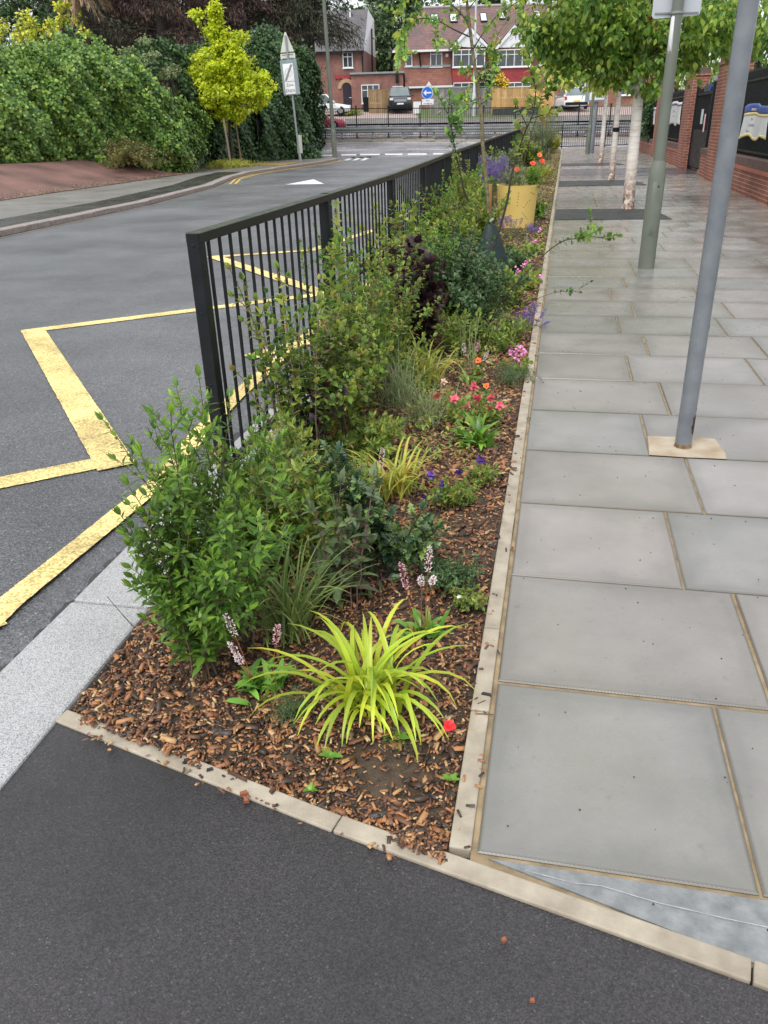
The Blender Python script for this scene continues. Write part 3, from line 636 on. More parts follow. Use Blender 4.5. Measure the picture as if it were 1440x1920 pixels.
def text(body, size, mat_, parent, loc, rot, name='lettering', align='CENTER', sx=1.):
    c = bpy.data.curves.new(name, 'FONT'); c.body = body; c.size = size; c.align_x = align; c.align_y = 'CENTER'; c.extrude = .0008
    o = bpy.data.objects.new(name, c); COL.objects.link(o); bpy.context.view_layer.update()
    me = bpy.data.meshes.new_from_object(o); COL.objects.unlink(o); bpy.data.objects.remove(o)
    me.materials.clear(); q = link(name, me, mat_, parent); q.location = loc; q.rotation_euler = rot; q.scale = (sx, 1, 1); return q
M_navy = mat('navy_print', (.04, .05, .16), None, 5, .6); M_ink = mat('grey_print', (.14, .14, .2), None, 5, .6); M_orange = mat('cream_print', (.7, .55, .45), None, 5, .6)
def banner(y0, y1, z0, z1, label, full):
    e = empty('banner', (WX+.10, y0, z0), 0, label, 'banner', 'banners tied to the school railings')
    L = y1-y0; h = z1-z0; n = 16; m = 12; V = []
    def P(q, t):
        sag = .022*math.sin(q*PI*2+.6)*t; off = -.03-.03*math.sin(q*9)*(1-.3*t)-.02*math.sin(q*15+t*3)
        return (off, L*q, h*t-sag*(1.4)+(.04*math.sin(q*11) if t < .1 else 0))
    for j in range(m+1):
        for i in range(n+1): V.append(P(i/n, j/m))
    def band(name, j0, j1, mt, dx=0):
        mb = MB(); VV = [(v[0]+dx, v[1], v[2]) for v in V[j0*(n+1):(j1+1)*(n+1)]]
        mb.add(VV, [(j*(n+1)+i, j*(n+1)+i+1, (j+1)*(n+1)+i+1, (j+1)*(n+1)+i) for j in range(j1-j0) for i in range(n)])
        o = mb.build(name, mt, e, True); s = o.modifiers.new('thick', 'SOLIDIFY'); s.thickness = .003; return o
    sheet = band('sheet', 0, m, mat('white_vinyl', (.62, .63, .64), (.72, .72, .72), 4, .45))
    mb_ = mat('banner_blue', (.05, .09, .32), (.07, .12, .4), 4, .5); my = mat('banner_gold', (.65, .52, .2), None, 4, .5)
    band('blue_band', 9, 12, mb_, -.006) if full else band('grey_band', 10, 11, M_ink, -.006)
    if full: band('gold_band', 8, 9, my, -.005) ; band('gold_hem', 0, 1, my, -.005)
    r = (PI/2, 0, -PI/2)
    if full:
        text('SUMMER PLACES', h*.1, M_orange, e, (-.085, L*.5, h*.86), r)
        text('Learn', h*.13, M_ink, e, (-.085, L*.52, h*.58), r); text('with Confidence', h*.14, M_ink, e, (-.085, L*.5, h*.4), r)
        text('Years 1 - 6', h*.12, M_navy, e, (-.085, L*.62, h*.22), r)
    else:
        text('Open Day', h*.14, M_ink, e, (-.085, L*.5, h*.6), r); text('all welcome', h*.12, M_ink, e, (-.085, L*.5, h*.38), r)
    return e
banner(17.3, 19.75, 1.02, 1.62, 'crumpled blue and white banner tied to the nearest railings', True)
banner(30.2, 33.2, 1.2, 1.9, 'white banner on the railings just beyond the gate', False)
banner(38.6, 40.8, 1.15, 1.85, 'smallest and farthest white banner, between ivy and the farthest pier', False)
# small white lamp on the near gate pier
tag(MB().box((WX+.25, 25.2, 2.34), (.14, .14, .1)).build('gate_lamp', M_grey), 'small grey floodlight box above the school gate', 'lamp')
# ================================================================= FAR SIDE FURNITURE
def zsurf(u, v, dz=0): return float(H(u, v))+dz
# end fence of the near footway
fe = empty('end_railing', W(11.3, 50, 0), YAW, 'low black railing closing the end of the paved footway', 'railing')
mb = MB(); 
for k in range(62): mb.box((-1.7+k*.125, 0, .62), (.02, .02, 1.16))
mb.build('bars', M_black, fe)
for z in (.07, 1.19):
    mb = MB(); mb.bb(-1.75, 6.1, -.02, .02, z-.02, z+.02); mb.build('rail', M_black, fe)
for x in (-1.7, -.35, 1.45, 2.15, 4.1, 6.0):
    mb = MB(); mb.box((x, 0, .62), (.06, .06, 1.28)); mb.build('post', M_black, fe)
# reservation: crash barrier + tall railing
def reserv():
    b = empty('crash_barrier', W(0, 56.75, zsurf(0, 57, .02)), YAW, 'grey steel crash barrier along the middle of the main road', 'barrier')
    z0 = zsurf(0, 57, .02)
    mb = MB(); us = np.arange(-50, 50.1, 2); V = []; pr = [(-.03, .30), (-.08, .34), (-.08, .42), (-.03, .46), (-.08, .50), (-.08, .58), (-.03, .62), (-.02, .62), (-.02, .30)]
    for u in us:
        for (y, z) in pr: V.append((u, y-.04, zsurf(u, 57, .02)-z0+z))
    n = len(pr); F = [(i*n+k, (i+1)*n+k, (i+1)*n+(k+1) % n, i*n+(k+1) % n) for i in range(len(us)-1) for k in range(n)]; mb.add(V, F); mb.build('beam', M_galv, b)
    for u in np.arange(-22, 30, 2.):
        z = zsurf(u, 57, .02)-z0; mb = MB(); mb.box((u, .03, z+.26), (.12, .1, .58)); mb.lathe((u, .03, z), [(.19, 0), (.12, .05)], 10); mb.build('post', M_galv, b)
    r = empty('tall_railing', W(0, 57.3, z0), YAW, 'tall black pedestrian railing behind the crash barrier in the middle of the main road', 'railing')
    for k, u in enumerate(np.arange(-23.9, 31, 2.08)):
        z = zsurf(u, 57, .02)-z0; mb = MB(); mb.box((u, 0, z+.9), (.08, .08, 1.86)); mb.box((u, 0, z+1.86), (.1, .1, .06)); mb.lathe((u, 0, z), [(.18, 0), (.1, .06)], 8); mb.build('post', M_black, r)
        u2 = u+2.08; z2 = zsurf(u2, 57, .02)-z0
        for nm, h, th in (('top_rail', 1.72, .05), ('middle_rail', .62, .07), ('lower_rail', .16, .04)):
            mb = MB(); V = [(u, y, z+h+s*th/2) for y in (-.02, .02) for s in (-1, 1)]+[(u2, y, z2+h+s*th/2) for y in (-.02, .02) for s in (-1, 1)]
            mb.add(V, [(0, 1, 5, 4), (1, 3, 7, 5), (3, 2, 6, 7), (2, 0, 4, 6)]); mb.build(nm, M_black, r)
        mb = MB()
        for j in range(1, 17): q = j/17; mb.box((u+2.08*q, 0, z+(z2-z)*q+.93), (.022, .022, 1.56))
        mb.build('bar_panel', M_black, r)
reserv()
M_wsign = mat('sign_white', (.72, .72, .74), None, 4, .4); M_bsign = mat('sign_blue', (.01, .12, .55), None, 4, .35); M_sgrey = mat('sign_grey_back', (.22, .27, .29), (.28, .33, .35), 3, .5)
M_txt = mat('sign_black', (.01, .01, .012), None, 4, .5); M_red = mat('sign_red', (.5, .02, .04), None, 4, .4)
def disc(c, r, y, n=28): return [(c[0]+r*math.cos(2*PI*k/n), c[1]+r*math.sin(2*PI*k/n)) for k in range(n)]
# direction roundel on the reservation
def stand(name, label, cat, x, y, v, z0=None, group=None):
    u, z = at(x, y, v); z0 = zsurf(u, v, .03) if z0 is None else z0
    return empty(name, W(u, v, z0), YAW, label, cat, group), u, z0
s, su, sz = stand('direction_sign', 'round blue sign with a white left arrow in the middle of the main road', 'road sign', 801, 230, 57.9)
def L(x, y, v, su, sz): u, z = at(x, y, v); return (u-su, z-sz)
c = L(801, 174, 57.9, su, sz); mb = MB(); mb.xz(disc(c, .37, 0), -.06, -.04); mb.build('rim', M_wsign, s)
mb = MB(); mb.xz(disc(c, .34, 0), -.068, -.062); rd = mb.build('roundel', M_bsign, s)
mb = MB(); mb.xz([(c[0]-.26, c[1]), (c[0]-.07, c[1]+.17), (c[0]-.07, c[1]+.045), (c[0]+.27, c[1]+.045), (c[0]+.27, c[1]-.045), (c[0]-.07, c[1]-.045), (c[0]-.07, c[1]-.17)], -.075, -.07); mb.build('arrow', M_wsign, rd)
a, b_ = L(791, 186, 57.9, su, sz), L(813, 196, 57.9, su, sz); mb = MB(); mb.bb(a[0], b_[0], -.05, -.03, b_[1], a[1]); pt = mb.build('plate', M_wsign, s)
text('Dual', .13, M_txt, pt, ((a[0]+b_[0])/2, -.054, a[1]-.1), (PI/2, 0, 0)); text('carriageway', .12, M_txt, pt, ((a[0]+b_[0])/2, -.054, a[1]-.25), (PI/2, 0, 0))
mb = MB(); mb.tube([(0, 0, -.1), (0, 0, c[1]+.3)], .038, 10); mb.build('pole', M_galv, s, True)
# clearway sign
s, su, sz = stand('clearway_sign', 'square white sign bearing a red ringed blue disc, behind the far bushes', 'road sign', 1038, 225, 58.4)
a, b_ = L(1029, 130, 58.4, su, sz), L(1057, 164, 58.4, su, sz); mb = MB(); mb.bb(a[0], b_[0], -.06, -.04, b_[1], a[1]); pt = mb.build('plate', M_wsign, s)
cc = ((a[0]+b_[0])/2, (a[1]+b_[1])/2+.12); mb = MB(); mb.xz(disc(cc, .3, 0), -.068, -.062); rg = mb.build('red_ring', M_red, pt); mb = MB(); mb.xz(disc(cc, .22, 0), -.076, -.07); mb.build('blue_disc', M_bsign, pt)
mb = MB(); mb.xz([(cc[0]-.2, cc[1]-.16), (cc[0]-.16, cc[1]-.2), (cc[0]+.2, cc[1]+.16), (cc[0]+.16, cc[1]+.2)], -.082, -.078); mb.xz([(cc[0]+.2, cc[1]-.16), (cc[0]+.16, cc[1]-.2), (cc[0]-.2, cc[1]+.16), (cc[0]-.16, cc[1]+.2)], -.087, -.083); mb.build('red_cross', M_red, pt)
text('No stopping', .15, M_txt, pt, (cc[0], -.064, b_[1]+.12), (PI/2, 0, 0))
mb = MB(); mb.tube([(0, 0, -.1), (0, 0, a[1])], .05, 10); mb.build('pole', M_galv, s, True)
# far white lamp column
s, su, sz = stand('far_lamp_column', 'thin pale lamp column on the far verge in front of the terraced house', 'lamp post', 888, 217, 69.5)
mb = MB(); mb.tube([(0, 0, 0), (0, 0, 1.6), (0, 0, 1.7), (0, 0, 9)], [.13, .13, .09, .06], 12); mb.build('shaft', mat('pale_column', (.45, .48, .5), None, 3, .5), s, True)
mb = MB(); mb.tube([(0, 0, 9), (0, -1.2, 9.3)], .04, 8); mb.build('bracket', M_grey, s); mb = MB(); mb.box((0, -1.5, 9.3), (.3, .7, .14)); mb.build('lantern', M_grey, s)
# zone sign on the left
X, Y, t = colpx((563, 306), (548, 178), 0); u0, v0 = UV(X, Y)
zs = empty('zone_sign', (X, Y, 0), 0, 'leaning Zone ENDS sign on a thin post with a triangular sign back above it', 'road sign')
zs.rotation_euler = (Matrix.Rotation(YAW, 3, 'Z') @ Matrix.Rotation(math.atan((at(548, 178, v0)[0]-u0)/at(548, 178, v0)[1]), 3, 'Y')).to_euler()
lean = math.tan(zs.rotation_euler.y) if False else (at(548, 178, v0)[0]-u0)/at(548, 178, v0)[1]
def LZ(x, y): u, z = at(x, y, v0); return ((u-u0)-lean*z, z)
mb = MB(); mb.tube([(0, 0, 0), (0, 0, LZ(542, 66)[1])], .045, 12); mb.build('pole', M_grey, zs, True)
bw = 29*v0/1636; tz, bz = LZ(545, 112)[1], LZ(549, 178)[1]
mb = MB(); mb.bb(-bw*.52, bw*.52, -.09, -.06, bz, tz); bevel(mb.build('board', M_sgrey, zs), .01, 1)
pz0 = LZ(549, 176)[1]; pz1 = LZ(549, 153)[1]; pz2 = LZ(549, 119)[1]; pw = .205
mb = MB(); mb.bb(-pw*1.08-.04, pw*1.08-.04, -.1, -.092, pz1+.02, pz2); p1_ = mb.build('plate', M_wsign, zs)
mb = MB(); xc = -.04; mb.xz([(xc-pw, pz1+.06), (xc-pw+.09, pz1+.04), (xc+pw, pz2-.05), (xc+pw-.09, pz2-.03)], -.106, -.102); mb.build('diagonal_bar', mat('grey_bar', (.22, .22, .24), None, 3, .5), p1_)
mb = MB(); cc = (xc, (pz1+pz2)/2); ring = []
V = []; F = []
for k in range(32):
    a = 2*PI*k/32
    for r, yy in ((.17, -.1015), (.125, -.1015)): V.append((cc[0]+r*math.cos(a), yy, cc[1]+r*math.sin(a)))
for k in range(32): F.append((2*k, 2*k+1, (2*k+3) % 64, (2*k+2) % 64))
mb.add(V, F); mb.build('faded_ring', mat('faded_grey', (.55, .56, .6), None, 3, .5), p1_)
mb = MB(); mb.bb(-pw*1.08-.04, pw*1.08-.04, -.1, -.092, pz0-.0, pz1); p2_ = mb.build('plate', M_wsign, zs)
text('Zone', .15, M_txt, p2_, (xc, -.102, pz1-.13), (PI/2, 0, 0)); text('ENDS', .17, M_txt, p2_, (xc, -.102, pz0+.12), (PI/2, 0, 0), sx=1.0).name = 'lettering'
ta, tb = LZ(541, 62)[1], LZ(543, 97)[1]; mb = MB(); mb.xz([(-.30, tb), (.30, tb), (.03, ta+.05), (-.03, ta+.05)], .05, .065); bevel(mb.build('triangle_back', mat('cream_back', (.55, .55, .5), None, 3, .5), zs), .005, 1)
mb = MB(); mb.bb(-.32, .32, .05, .065, LZ(544, 110)[1], LZ(543, 99.5)[1]); pb = mb.build('plate_back', mat('cream_back', (.5, .5, .5)), zs); mb = MB(); mb.bb(-.25, .25, .03, .05, LZ(544, 102)[1], LZ(544, 101)[1]); mb.bb(-.25, .25, .03, .05, LZ(544, 109)[1], LZ(544, 108)[1]); mb.build('clip', M_grey, pb)
mk = MB(); X2, Y2, _ = gr(557, 303); mk.bb(-.12, .12, -.04, .04, .35, 1.15); mk.bb(-.03, .03, -.03, .03, 0, .35); o = mk.build('service_marker', mat('pale_marker', (.42, .43, .38), None, 5, .6)); o.location = (X2, Y2+.6, 0); o.rotation_euler = (0, 0, YAW)
tag(o, 'small pale service marker plate on a stub next to the leaning zone sign', 'marker')
lampcol('tall plain green lamp column on the far street corner beside the zone sign', (628, 296), (607, 0), zb=1.35, r0=.13, r1=.10, HH=9)
lampcol('distant green lamp column beside a grey sign post at the end of the footway', (1101, 289), (1112, 185), zb=1.2, r0=.1, r1=.065, HH=7)
u0, v0 = UV(*gr(1108, 287)[:2]); s = empty('zone_sign', gr(1109, 287), YAW, 'zone sign on a thick grey post half hidden by birch leaves', 'road sign')
def L2(x, y): u, z = at(x, y, v0); return (u-u0, z)
mb = MB(); mb.tube([(0, 0, 0), (0, 0, 1.0), (0, 0, 1.05), (.1, 0, L2(1117, 120)[1])], [.11, .11, .09, .09], 14); mb.build('pole', M_pole, s, True)
a, b_ = L2(1100, 115), L2(1136, 190); mb = MB(); mb.bb(a[0], b_[0], -.14, -.11, b_[1], a[1]); mb.build('board', M_sgrey, s)
a2, b2 = L2(1104, 120), L2(1133, 163); mb = MB(); mb.bb(a2[0], b2[0], -.155, -.145, b2[1], a2[1]); mb.build('plate', M_wsign, s)
a3, b3 = L2(1104, 166), L2(1133, 187); mb = MB(); mb.bb(a3[0], b3[0], -.155, -.145, b3[1], a3[1]); pt = mb.build('plate', M_wsign, s)
text('Zone', .2, M_txt, pt, ((a3[0]+b3[0])/2, -.158, a3[1]-.14), (PI/2, 0, 0)); text('ENDS', .24, M_txt, pt, ((a3[0]+b3[0])/2, -.158, b3[1]+.16), (PI/2, 0, 0))
# ================================================================= HOUSES
M_hb = brick('house_brick', (.34, .125, .08), (.24, .08, .06), (.40, .30, .24)); M_hb2 = brick('house_brick_dark', (.26, .10, .075), (.2, .075, .06), (.36, .28, .24))
def rooftile(name, c1, c2, c3):
    m, n, l, b = nodes(name); tc = n.new('ShaderNodeTexCoord'); t = noise(n, l, .45, 5, .65); r = ramp(n, [(.3, c1), (.5, c2), (.68, c3)]); l.new(t.outputs['Fac'], r.inputs[0])
    sx = n.new('ShaderNodeSeparateXYZ'); l.new(tc.outputs['Object'], sx.inputs[0]); cb = n.new('ShaderNodeCombineXYZ'); l.new(sx.outputs['X'], cb.inputs['X']); l.new(sx.outputs['Z'], cb.inputs['Y'])
    bt = n.new('ShaderNodeTexBrick'); l.new(cb.outputs[0], bt.inputs['Vector']); bt.inputs['Scale'].default_value = 1; bt.inputs['Brick Width'].default_value = .22; bt.inputs['Row Height'].default_value = .14; bt.inputs['Mortar Size'].default_value = .012
    bt.inputs['Color1'].default_value = (1, 1, 1, 1); bt.inputs['Color2'].default_value = (.72, .72, .72, 1); bt.inputs['Mortar'].default_value = (.4, .4, .4, 1)
    l.new(mixc(n, l, 1., r.outputs[0], bt.outputs['Color'], 'MULTIPLY'), b.inputs['Base Color']); b.inputs['Roughness'].default_value = .5; bump(n, l, bt.outputs['Fac'], b, -.5, .02); return m
M_rt = rooftile('red_roof_tiles', (.13, .085, .085), (.2, .11, .10), (.36, .16, .13)); M_rg = rooftile('slate_grey_tiles', (.10, .095, .105), (.14, .13, .14), (.18, .165, .17)); M_rl = rooftile('lean_to_tiles', (.12, .06, .045), (.22, .085, .06), (.32, .12, .08))
M_hang = rooftile('crimson_hung_tiles', (.34, .035, .045), (.42, .05, .06), (.46, .07, .07))
def house(label, x, v, rz=0., name='house', cat='house', yb=212):
    u, z = at(x, yb, v); z0 = float(H(u, v))+.05; e = empty(name, W(u, v, z0), YAW+rz, label, cat)
    def P(px_, py_, dv=0.): uu, zz_ = at(px_, py_, v+dv); return (uu-u, zz_-z0)
    return e, P
def window(e, P, x0, x1, y0, y1, yy=0., cols=2, trans=True, name='window', vs=None):
    a, b = P(x0, y0), P(x1, y1); f = MB(); t = .07; X0, X1, Z1, Z0 = a[0], b[0], a[1], b[1]; y0_, y1_ = yy-.06, yy+.04
    f.bb(X0, X0+t, y0_, y1_, Z0, Z1); f.bb(X1-t, X1, y0_, y1_, Z0, Z1); f.bb(X0+t, X1-t, y0_, y1_, Z1-t, Z1); f.bb(X0+t, X1-t, y0_, y1_, Z0, Z0+t)
    w_ = (X1-X0-2*t)
    for k in range(1, cols): xx = X0+t+w_*k/cols; f.bb(xx-t*.4, xx+t*.4, y0_+.01, y1_-.01, Z0+t, Z1-t)
    if trans: zz_ = Z1-(Z1-Z0)*.3; f.bb(X0+t, X1-t, y0_+.005, y1_-.005, zz_-t*.4, zz_+t*.4)
    o = f.build(name, M_white, e); mb = MB(); mb.bb(X0+t, X1-t, yy-.01, yy+.01, Z0+t, Z1-t); mb.build('pane', M_glass, o)
    mb = MB(); mb.bb(X0-.06, X1+.06, yy-.13, yy-.062, Z0-.07, Z0+.0); mb.build('sill', M_white, o)
    # curtains glimpsed inside
    return o
# left house
e, P = house('brick detached house with dark grey roof and white clad gable at the left', 620, 76, -.0)
aw = P(560, 94)[0]; bw_ = P(681.5, 94)[0]; ez = P(680, 94.5)[1]; rz_ = P(670, 18, 4)[1]
mb = MB(); mb.bb(aw, bw_, 0, 8, -.5, ez); mb.build('wall', M_hb2, e)
# rake: the wall runs slightly outwards going back, so its side shows
sx1 = P(704, 94, 8)[0]
mb = MB(); mb.add([(bw_+.003, 0, -.5), (sx1, 8, -.5), (sx1, 8, ez), (bw_+.003, 0, ez)], [(0, 1, 2, 3)]); mb.build('side_wall', M_hb2, e)
mb = MB(); mx_ = (bw_+sx1)/2
mb.add([(bw_+.004, -.05, ez), (sx1, 8, ez), (P(701, 33, 5.5)[0], 5.5, rz_-.6), (P(690, 20, 4)[0], 4, rz_)], [(0, 1, 2, 3)]); mb.build('white_gable', M_render, e)
mb = MB(); mb.add([(aw, -.35, ez-.05), (bw_+.03, -.35, ez-.05), (P(690, 18, 4)[0], 4, rz_), (aw, 4, rz_), (aw, 8.3, ez), (sx1, 8.3, ez)], [(0, 1, 2, 3), (3, 2, 5, 4)]); mb.build('roof', M_rg, e)
mb = MB(); mb.bb(aw, bw_+.05, -.42, -.34, ez-.16, ez-.02); mb.build('gutter', M_black, e)
mb = MB(); mb.bb(P(653, 20)[0], P(656, 20)[0], 3.2, 3.6, P(653, 42)[1], rz_+.05); mb.build('white_flue', M_white, e)
window(e, P, 642, 662, 98, 127, -.03, 2)
mb = MB(); mb.tube([(P(681, 95)[0]-.1, -.08, ez-.1), (P(683, 139)[0]-.1, -.08, P(683, 139)[1])], .05, 6); mb.build('downpipe', M_black, e)
q0, q1 = P(697, 55, 4), P(698, 140, 4); mb = MB(); mb.tube([(q0[0], 3.6, q0[1]), (q1[0], 3.6, q1[1])], .07, 6); mb.build('soil_pipe', M_black, e)
mb = MB(); a, b_ = P(628, 141), P(658, 147); mb.bb(a[0], b_[0], -.09, -.003, b_[1], a[1]); mb.build('red_band', M_hang, e)
# porch arch and door
aC = P(652, 166); r0 = 1.0; V = []; mb = MB()
dz0 = P(652, 207)[1]; arch = [(aC[0]-.42, dz0), (aC[0]+.42, dz0)]+[(aC[0]+.42*math.cos(a*PI/10), aC[1]+.42*math.sin(a*PI/10)) for a in range(0, 11)]
mb.xz(arch, -.05, -.004); dr = mb.build('door', mat('dark_plum_door', (.025, .018, .03), None, 4, .35), e); mb = MB(); mb.bb(aC[0]+.1, aC[0]+.3, -.07, -.052, dz0+.95, dz0+1.0); mb.build('letterbox', M_wsign, dr)
V = []; F = []
for k in range(13):
    a = PI*k/12
    for r in (.45, .75): V.append((aC[0]-.1+r*math.cos(a), -.09, aC[1]+r*math.sin(a)))
F = [(2*k, 2*k+1, 2*k+3, 2*k+2) for k in range(12)]; mb = MB(); mb.add(V, F); mb.build('brick_arch', mat('buff_arch_brick', (.4, .25, .15), (.5, .33, .2), 9, .7), e)
# flat roofed extension
a, b_ = P(658, 140, -.6), P(757, 215, -.6); mb = MB(); mb.bb(a[0], b_[0], -.6, 5, -.4, a[1]); mb.build('extension_wall', M_hb2, e)
mb = MB(); mb.bb(a[0]-.1, b_[0]+.1, -.75, 5, a[1]+.002, a[1]+.14); mb.build('flat_roof', M_sgrey, e)
def P2(x, y, dv=-.6): return P(x, y, -.6)
window(e, P2, 677, 712, 159, 193, -.63, 3); window(e, P2, 735.5, 756, 162, 186, -.63, 2)
mb = MB(); q = P2(746, 139); mb.bb(q[0]-.2, q[0]+.05, -.75, -.61, q[1]-.6, q[1]-.02); mb.build('hopper', M_black, e)
# long terrace
e, P = house('long red brick terrace with two white gabled bays and red tiled roof', 900, 77)
xl, xr = P(742, 91)[0], P(1260, 91)[0]; ez = P(860, 91)[1]; rz_ = P(900, 12, 5)[1]
mb = MB(); mb.bb(xl, xr, 0, 10, -.6, ez-.02); mb.build('wall', M_hb, e)
mb = MB(); x761 = P(760, 91)[0]; xh = P(793, 16, 5)[0]
mb.add([(xl-.3, -.4, ez-.05), (xr, -.4, ez-.05), (xr, 5, rz_), (xh, 5, rz_), (xl-.3, 10.4, ez-.05), (xr, 10.4, ez-.05)], [(0, 1, 2, 3), (0, 3, 4), (4, 3, 2, 5)]); mb.build('roof', M_rt, e)
mb = MB(); mb.bb(xl-.3, xr, -.52, -.42, ez-.2, ez-.04); mb.build('gutter', M_white, e)
mb = MB(); mb.tube([(xh, 5, rz_+.03), (xr, 5, rz_+.03)], .12, 8); mb.build('ridge', mat('ridge_tiles', (.3, .28, .28)), e)
# roof lights follow the roof plane
nrm = math.atan2(rz_-(ez-.05), 5.4)
for x0, x1, y0, y1 in ((807, 823, 28, 44), (842, 858, 27, 43), (899, 914, 26, 42), (934, 948, 24, 37), (1000, 1014, 22, 35)):
    # point on roof plane seen in that pixel
    def onroof(px_, py_):
        lo, hi = -.4, 5.
        for _ in range(30):
            m_ = (lo+hi)/2; uu, zz_ = at(px_, py_, 77+m_); zr = ez-.05+(m_+.4)*(rz_-ez+.05)/5.4+float(H(0, 0))
            zw = zz_-e.location.z
            if zw > zr: lo = m_
            else: hi = m_
        uu, zz_ = at(px_, py_, 77+lo); return uu-UV(e.location.x, e.location.y)[0], lo, zz_-e.location.z
    a, b_ = onroof(x0, y0), onroof(x1, y1); ny, nz = -math.sin(nrm)*.1, math.cos(nrm)*.1
    V = [(a[0], b_[1], b_[2]), (b_[0], b_[1], b_[2]), (b_[0], a[1], a[2]), (a[0], a[1], a[2])]; V += [(p[0], p[1]+ny, p[2]+nz) for p in V]
    mb = MB(); mb.add(V, [(0, 1, 5, 4), (1, 2, 6, 5), (2, 3, 7, 6), (3, 0, 4, 7), (4, 5, 6, 7)]); rf = mb.build('roof_light', M_black, e)
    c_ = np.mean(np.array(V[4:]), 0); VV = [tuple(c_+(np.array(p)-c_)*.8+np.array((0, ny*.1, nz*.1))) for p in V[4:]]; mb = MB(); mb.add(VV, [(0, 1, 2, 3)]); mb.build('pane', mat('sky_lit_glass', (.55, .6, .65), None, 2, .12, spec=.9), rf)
window(e, P, 760, 773, 96, 124, -.03, 1); window(e, P, 806.5, 829, 92, 125, -.03, 2); window(e, P, 1068, 1096, 150, 178, -.03, 2); window(e, P, 1150, 1180, 95, 125, -.03, 2); window(e, P, 1160, 1190, 150, 178, -.03, 2)
window(e, P, 1010, 1035, 95, 122, -.03, 2)
for (x0, x1, apx, apy) in ((848, 910, 880, 51), (932, 996, 964, 49)):
    def PB(x, y, dv=0): return P(x, y, -.9)
    a, b_ = PB(x0, 88), PB(x1, 213); c_ = PB(apx, apy)
    mb = MB(); zt_, zb_ = PB(x0, 91)[1], 0
    mb.bb(a[0]+.1, b_[0]-.1, -.86, .0, -.3, zt_); mb.build('bay_wall', M_hb, e)
    mb = MB(); mb.bb(a[0]+.02, b_[0]-.02, -.92, -.862, PB(x0, 155)[1], PB(x0, 126)[1]); mb.build('hung_tiles', M_hang, e)
    window(e, PB, x0+1, x1-1, 93, 124.5, -.9, 4, name='bay_window'); window(e, PB, x0+2, x1-2, 155, 182, -.9, 4, name='bay_window')
    mb = MB(); mb.xz([(a[0]-.1, zt_+.05), (b_[0]+.1, zt_+.05), (c_[0], c_[1]-.05)], -1.0, -.9); mb.build('gable', M_render, e)
    mb = MB()
    for s_ in (-1, 1):
        ex = (a[0]-.25) if s_ < 0 else (b_[0]+.25); d = .32
        mb.xz([(ex, zt_-.05), (c_[0], c_[1]+.1), (c_[0], c_[1]-.28), (ex-s_*.22*1.2, zt_-.05)][::(1 if s_ > 0 else -1)], -1.12, -1.005)
    mb.build('bargeboard', M_white, e)
    ry = (c_[1]+.1-(ez-.05))*5.4/(rz_-ez+.05)-.4
    mb = MB(); mb.add([(a[0]-.3, -1.15, zt_), (c_[0], -1.15, c_[1]+.14), (c_[0], ry, c_[1]+.14), (a[0]-.3, -.3, zt_)], [(0, 1, 2, 3)]); mb.add([(b_[0]+.3, -1.15, zt_), (c_[0], -1.15, c_[1]+.14), (c_[0], ry, c_[1]+.14), (b_[0]+.3, -.3, zt_)], [(3, 2, 1, 0)]); mb.build('bay_roof', M_rt, e)
def PL(x, y, dv=0): return P(x, y, -1.6)
a, b_ = P(758, 128, 0), PL(845, 160); mb = MB(); x0_, x1_ = a[0], P(845, 128)[0]
mb.add([(x0_, -1.7, b_[1]), (x1_, -1.7, b_[1]), (x1_, -.02, a[1]), (x0_, -.02, a[1])], [(0, 1, 2, 3)]); mb.build('lean_to_roof', M_rl, e)
mb = MB(); mb.bb(x0_, x1_, -.12, -.0, a[1]-.02, a[1]+.16); mb.build('lead_flashing', M_sgrey, e)
mb = MB(); mb.bb(x0_-.05, x1_+.05, -1.76, -1.66, b_[1]-.14, b_[1]+.0); mb.xz([((x0_+x1_)/2-.25, b_[1]), ((x0_+x1_)/2+.25, b_[1]), ((x0_+x1_)/2, b_[1]+.35)], -1.8, -1.7); mb.build('fascia', M_white, e)
mb = MB(); mb.bb(x0_+.05, x1_-.05, -1.5, -.0, -.3, b_[1]-.1); mb.build('lean_to_wall', M_hb, e)
q = P(785, 92); mb = MB(); mb.tube([(q[0], -.1, q[1]), (P(789, 126)[0], -.1, P(789, 126)[1])], .06, 6); mb.build('downpipe', M_black, e)
q = P(838, 104); mb = MB(); mb.box((q[0], -.05, q[1]), (.24, .1, .24)); mb.build('alarm_box', M_white, e)
mb = MB(); a, b_ = P(945, 0, 6), P(1040, 9, 6); mb.bb(a[0], b_[0], 5.2, 8, b_[1]-.3, a[1]+1.2); mb.build('roof_dormer', M_render, e)
mb = MB(); mb.bb(P(1044, 100)[0], P(1050, 100)[0], -.4, -.003, -.2, P(1044, 128)[1]); mb.build('brick_side_porch', M_hb, e)
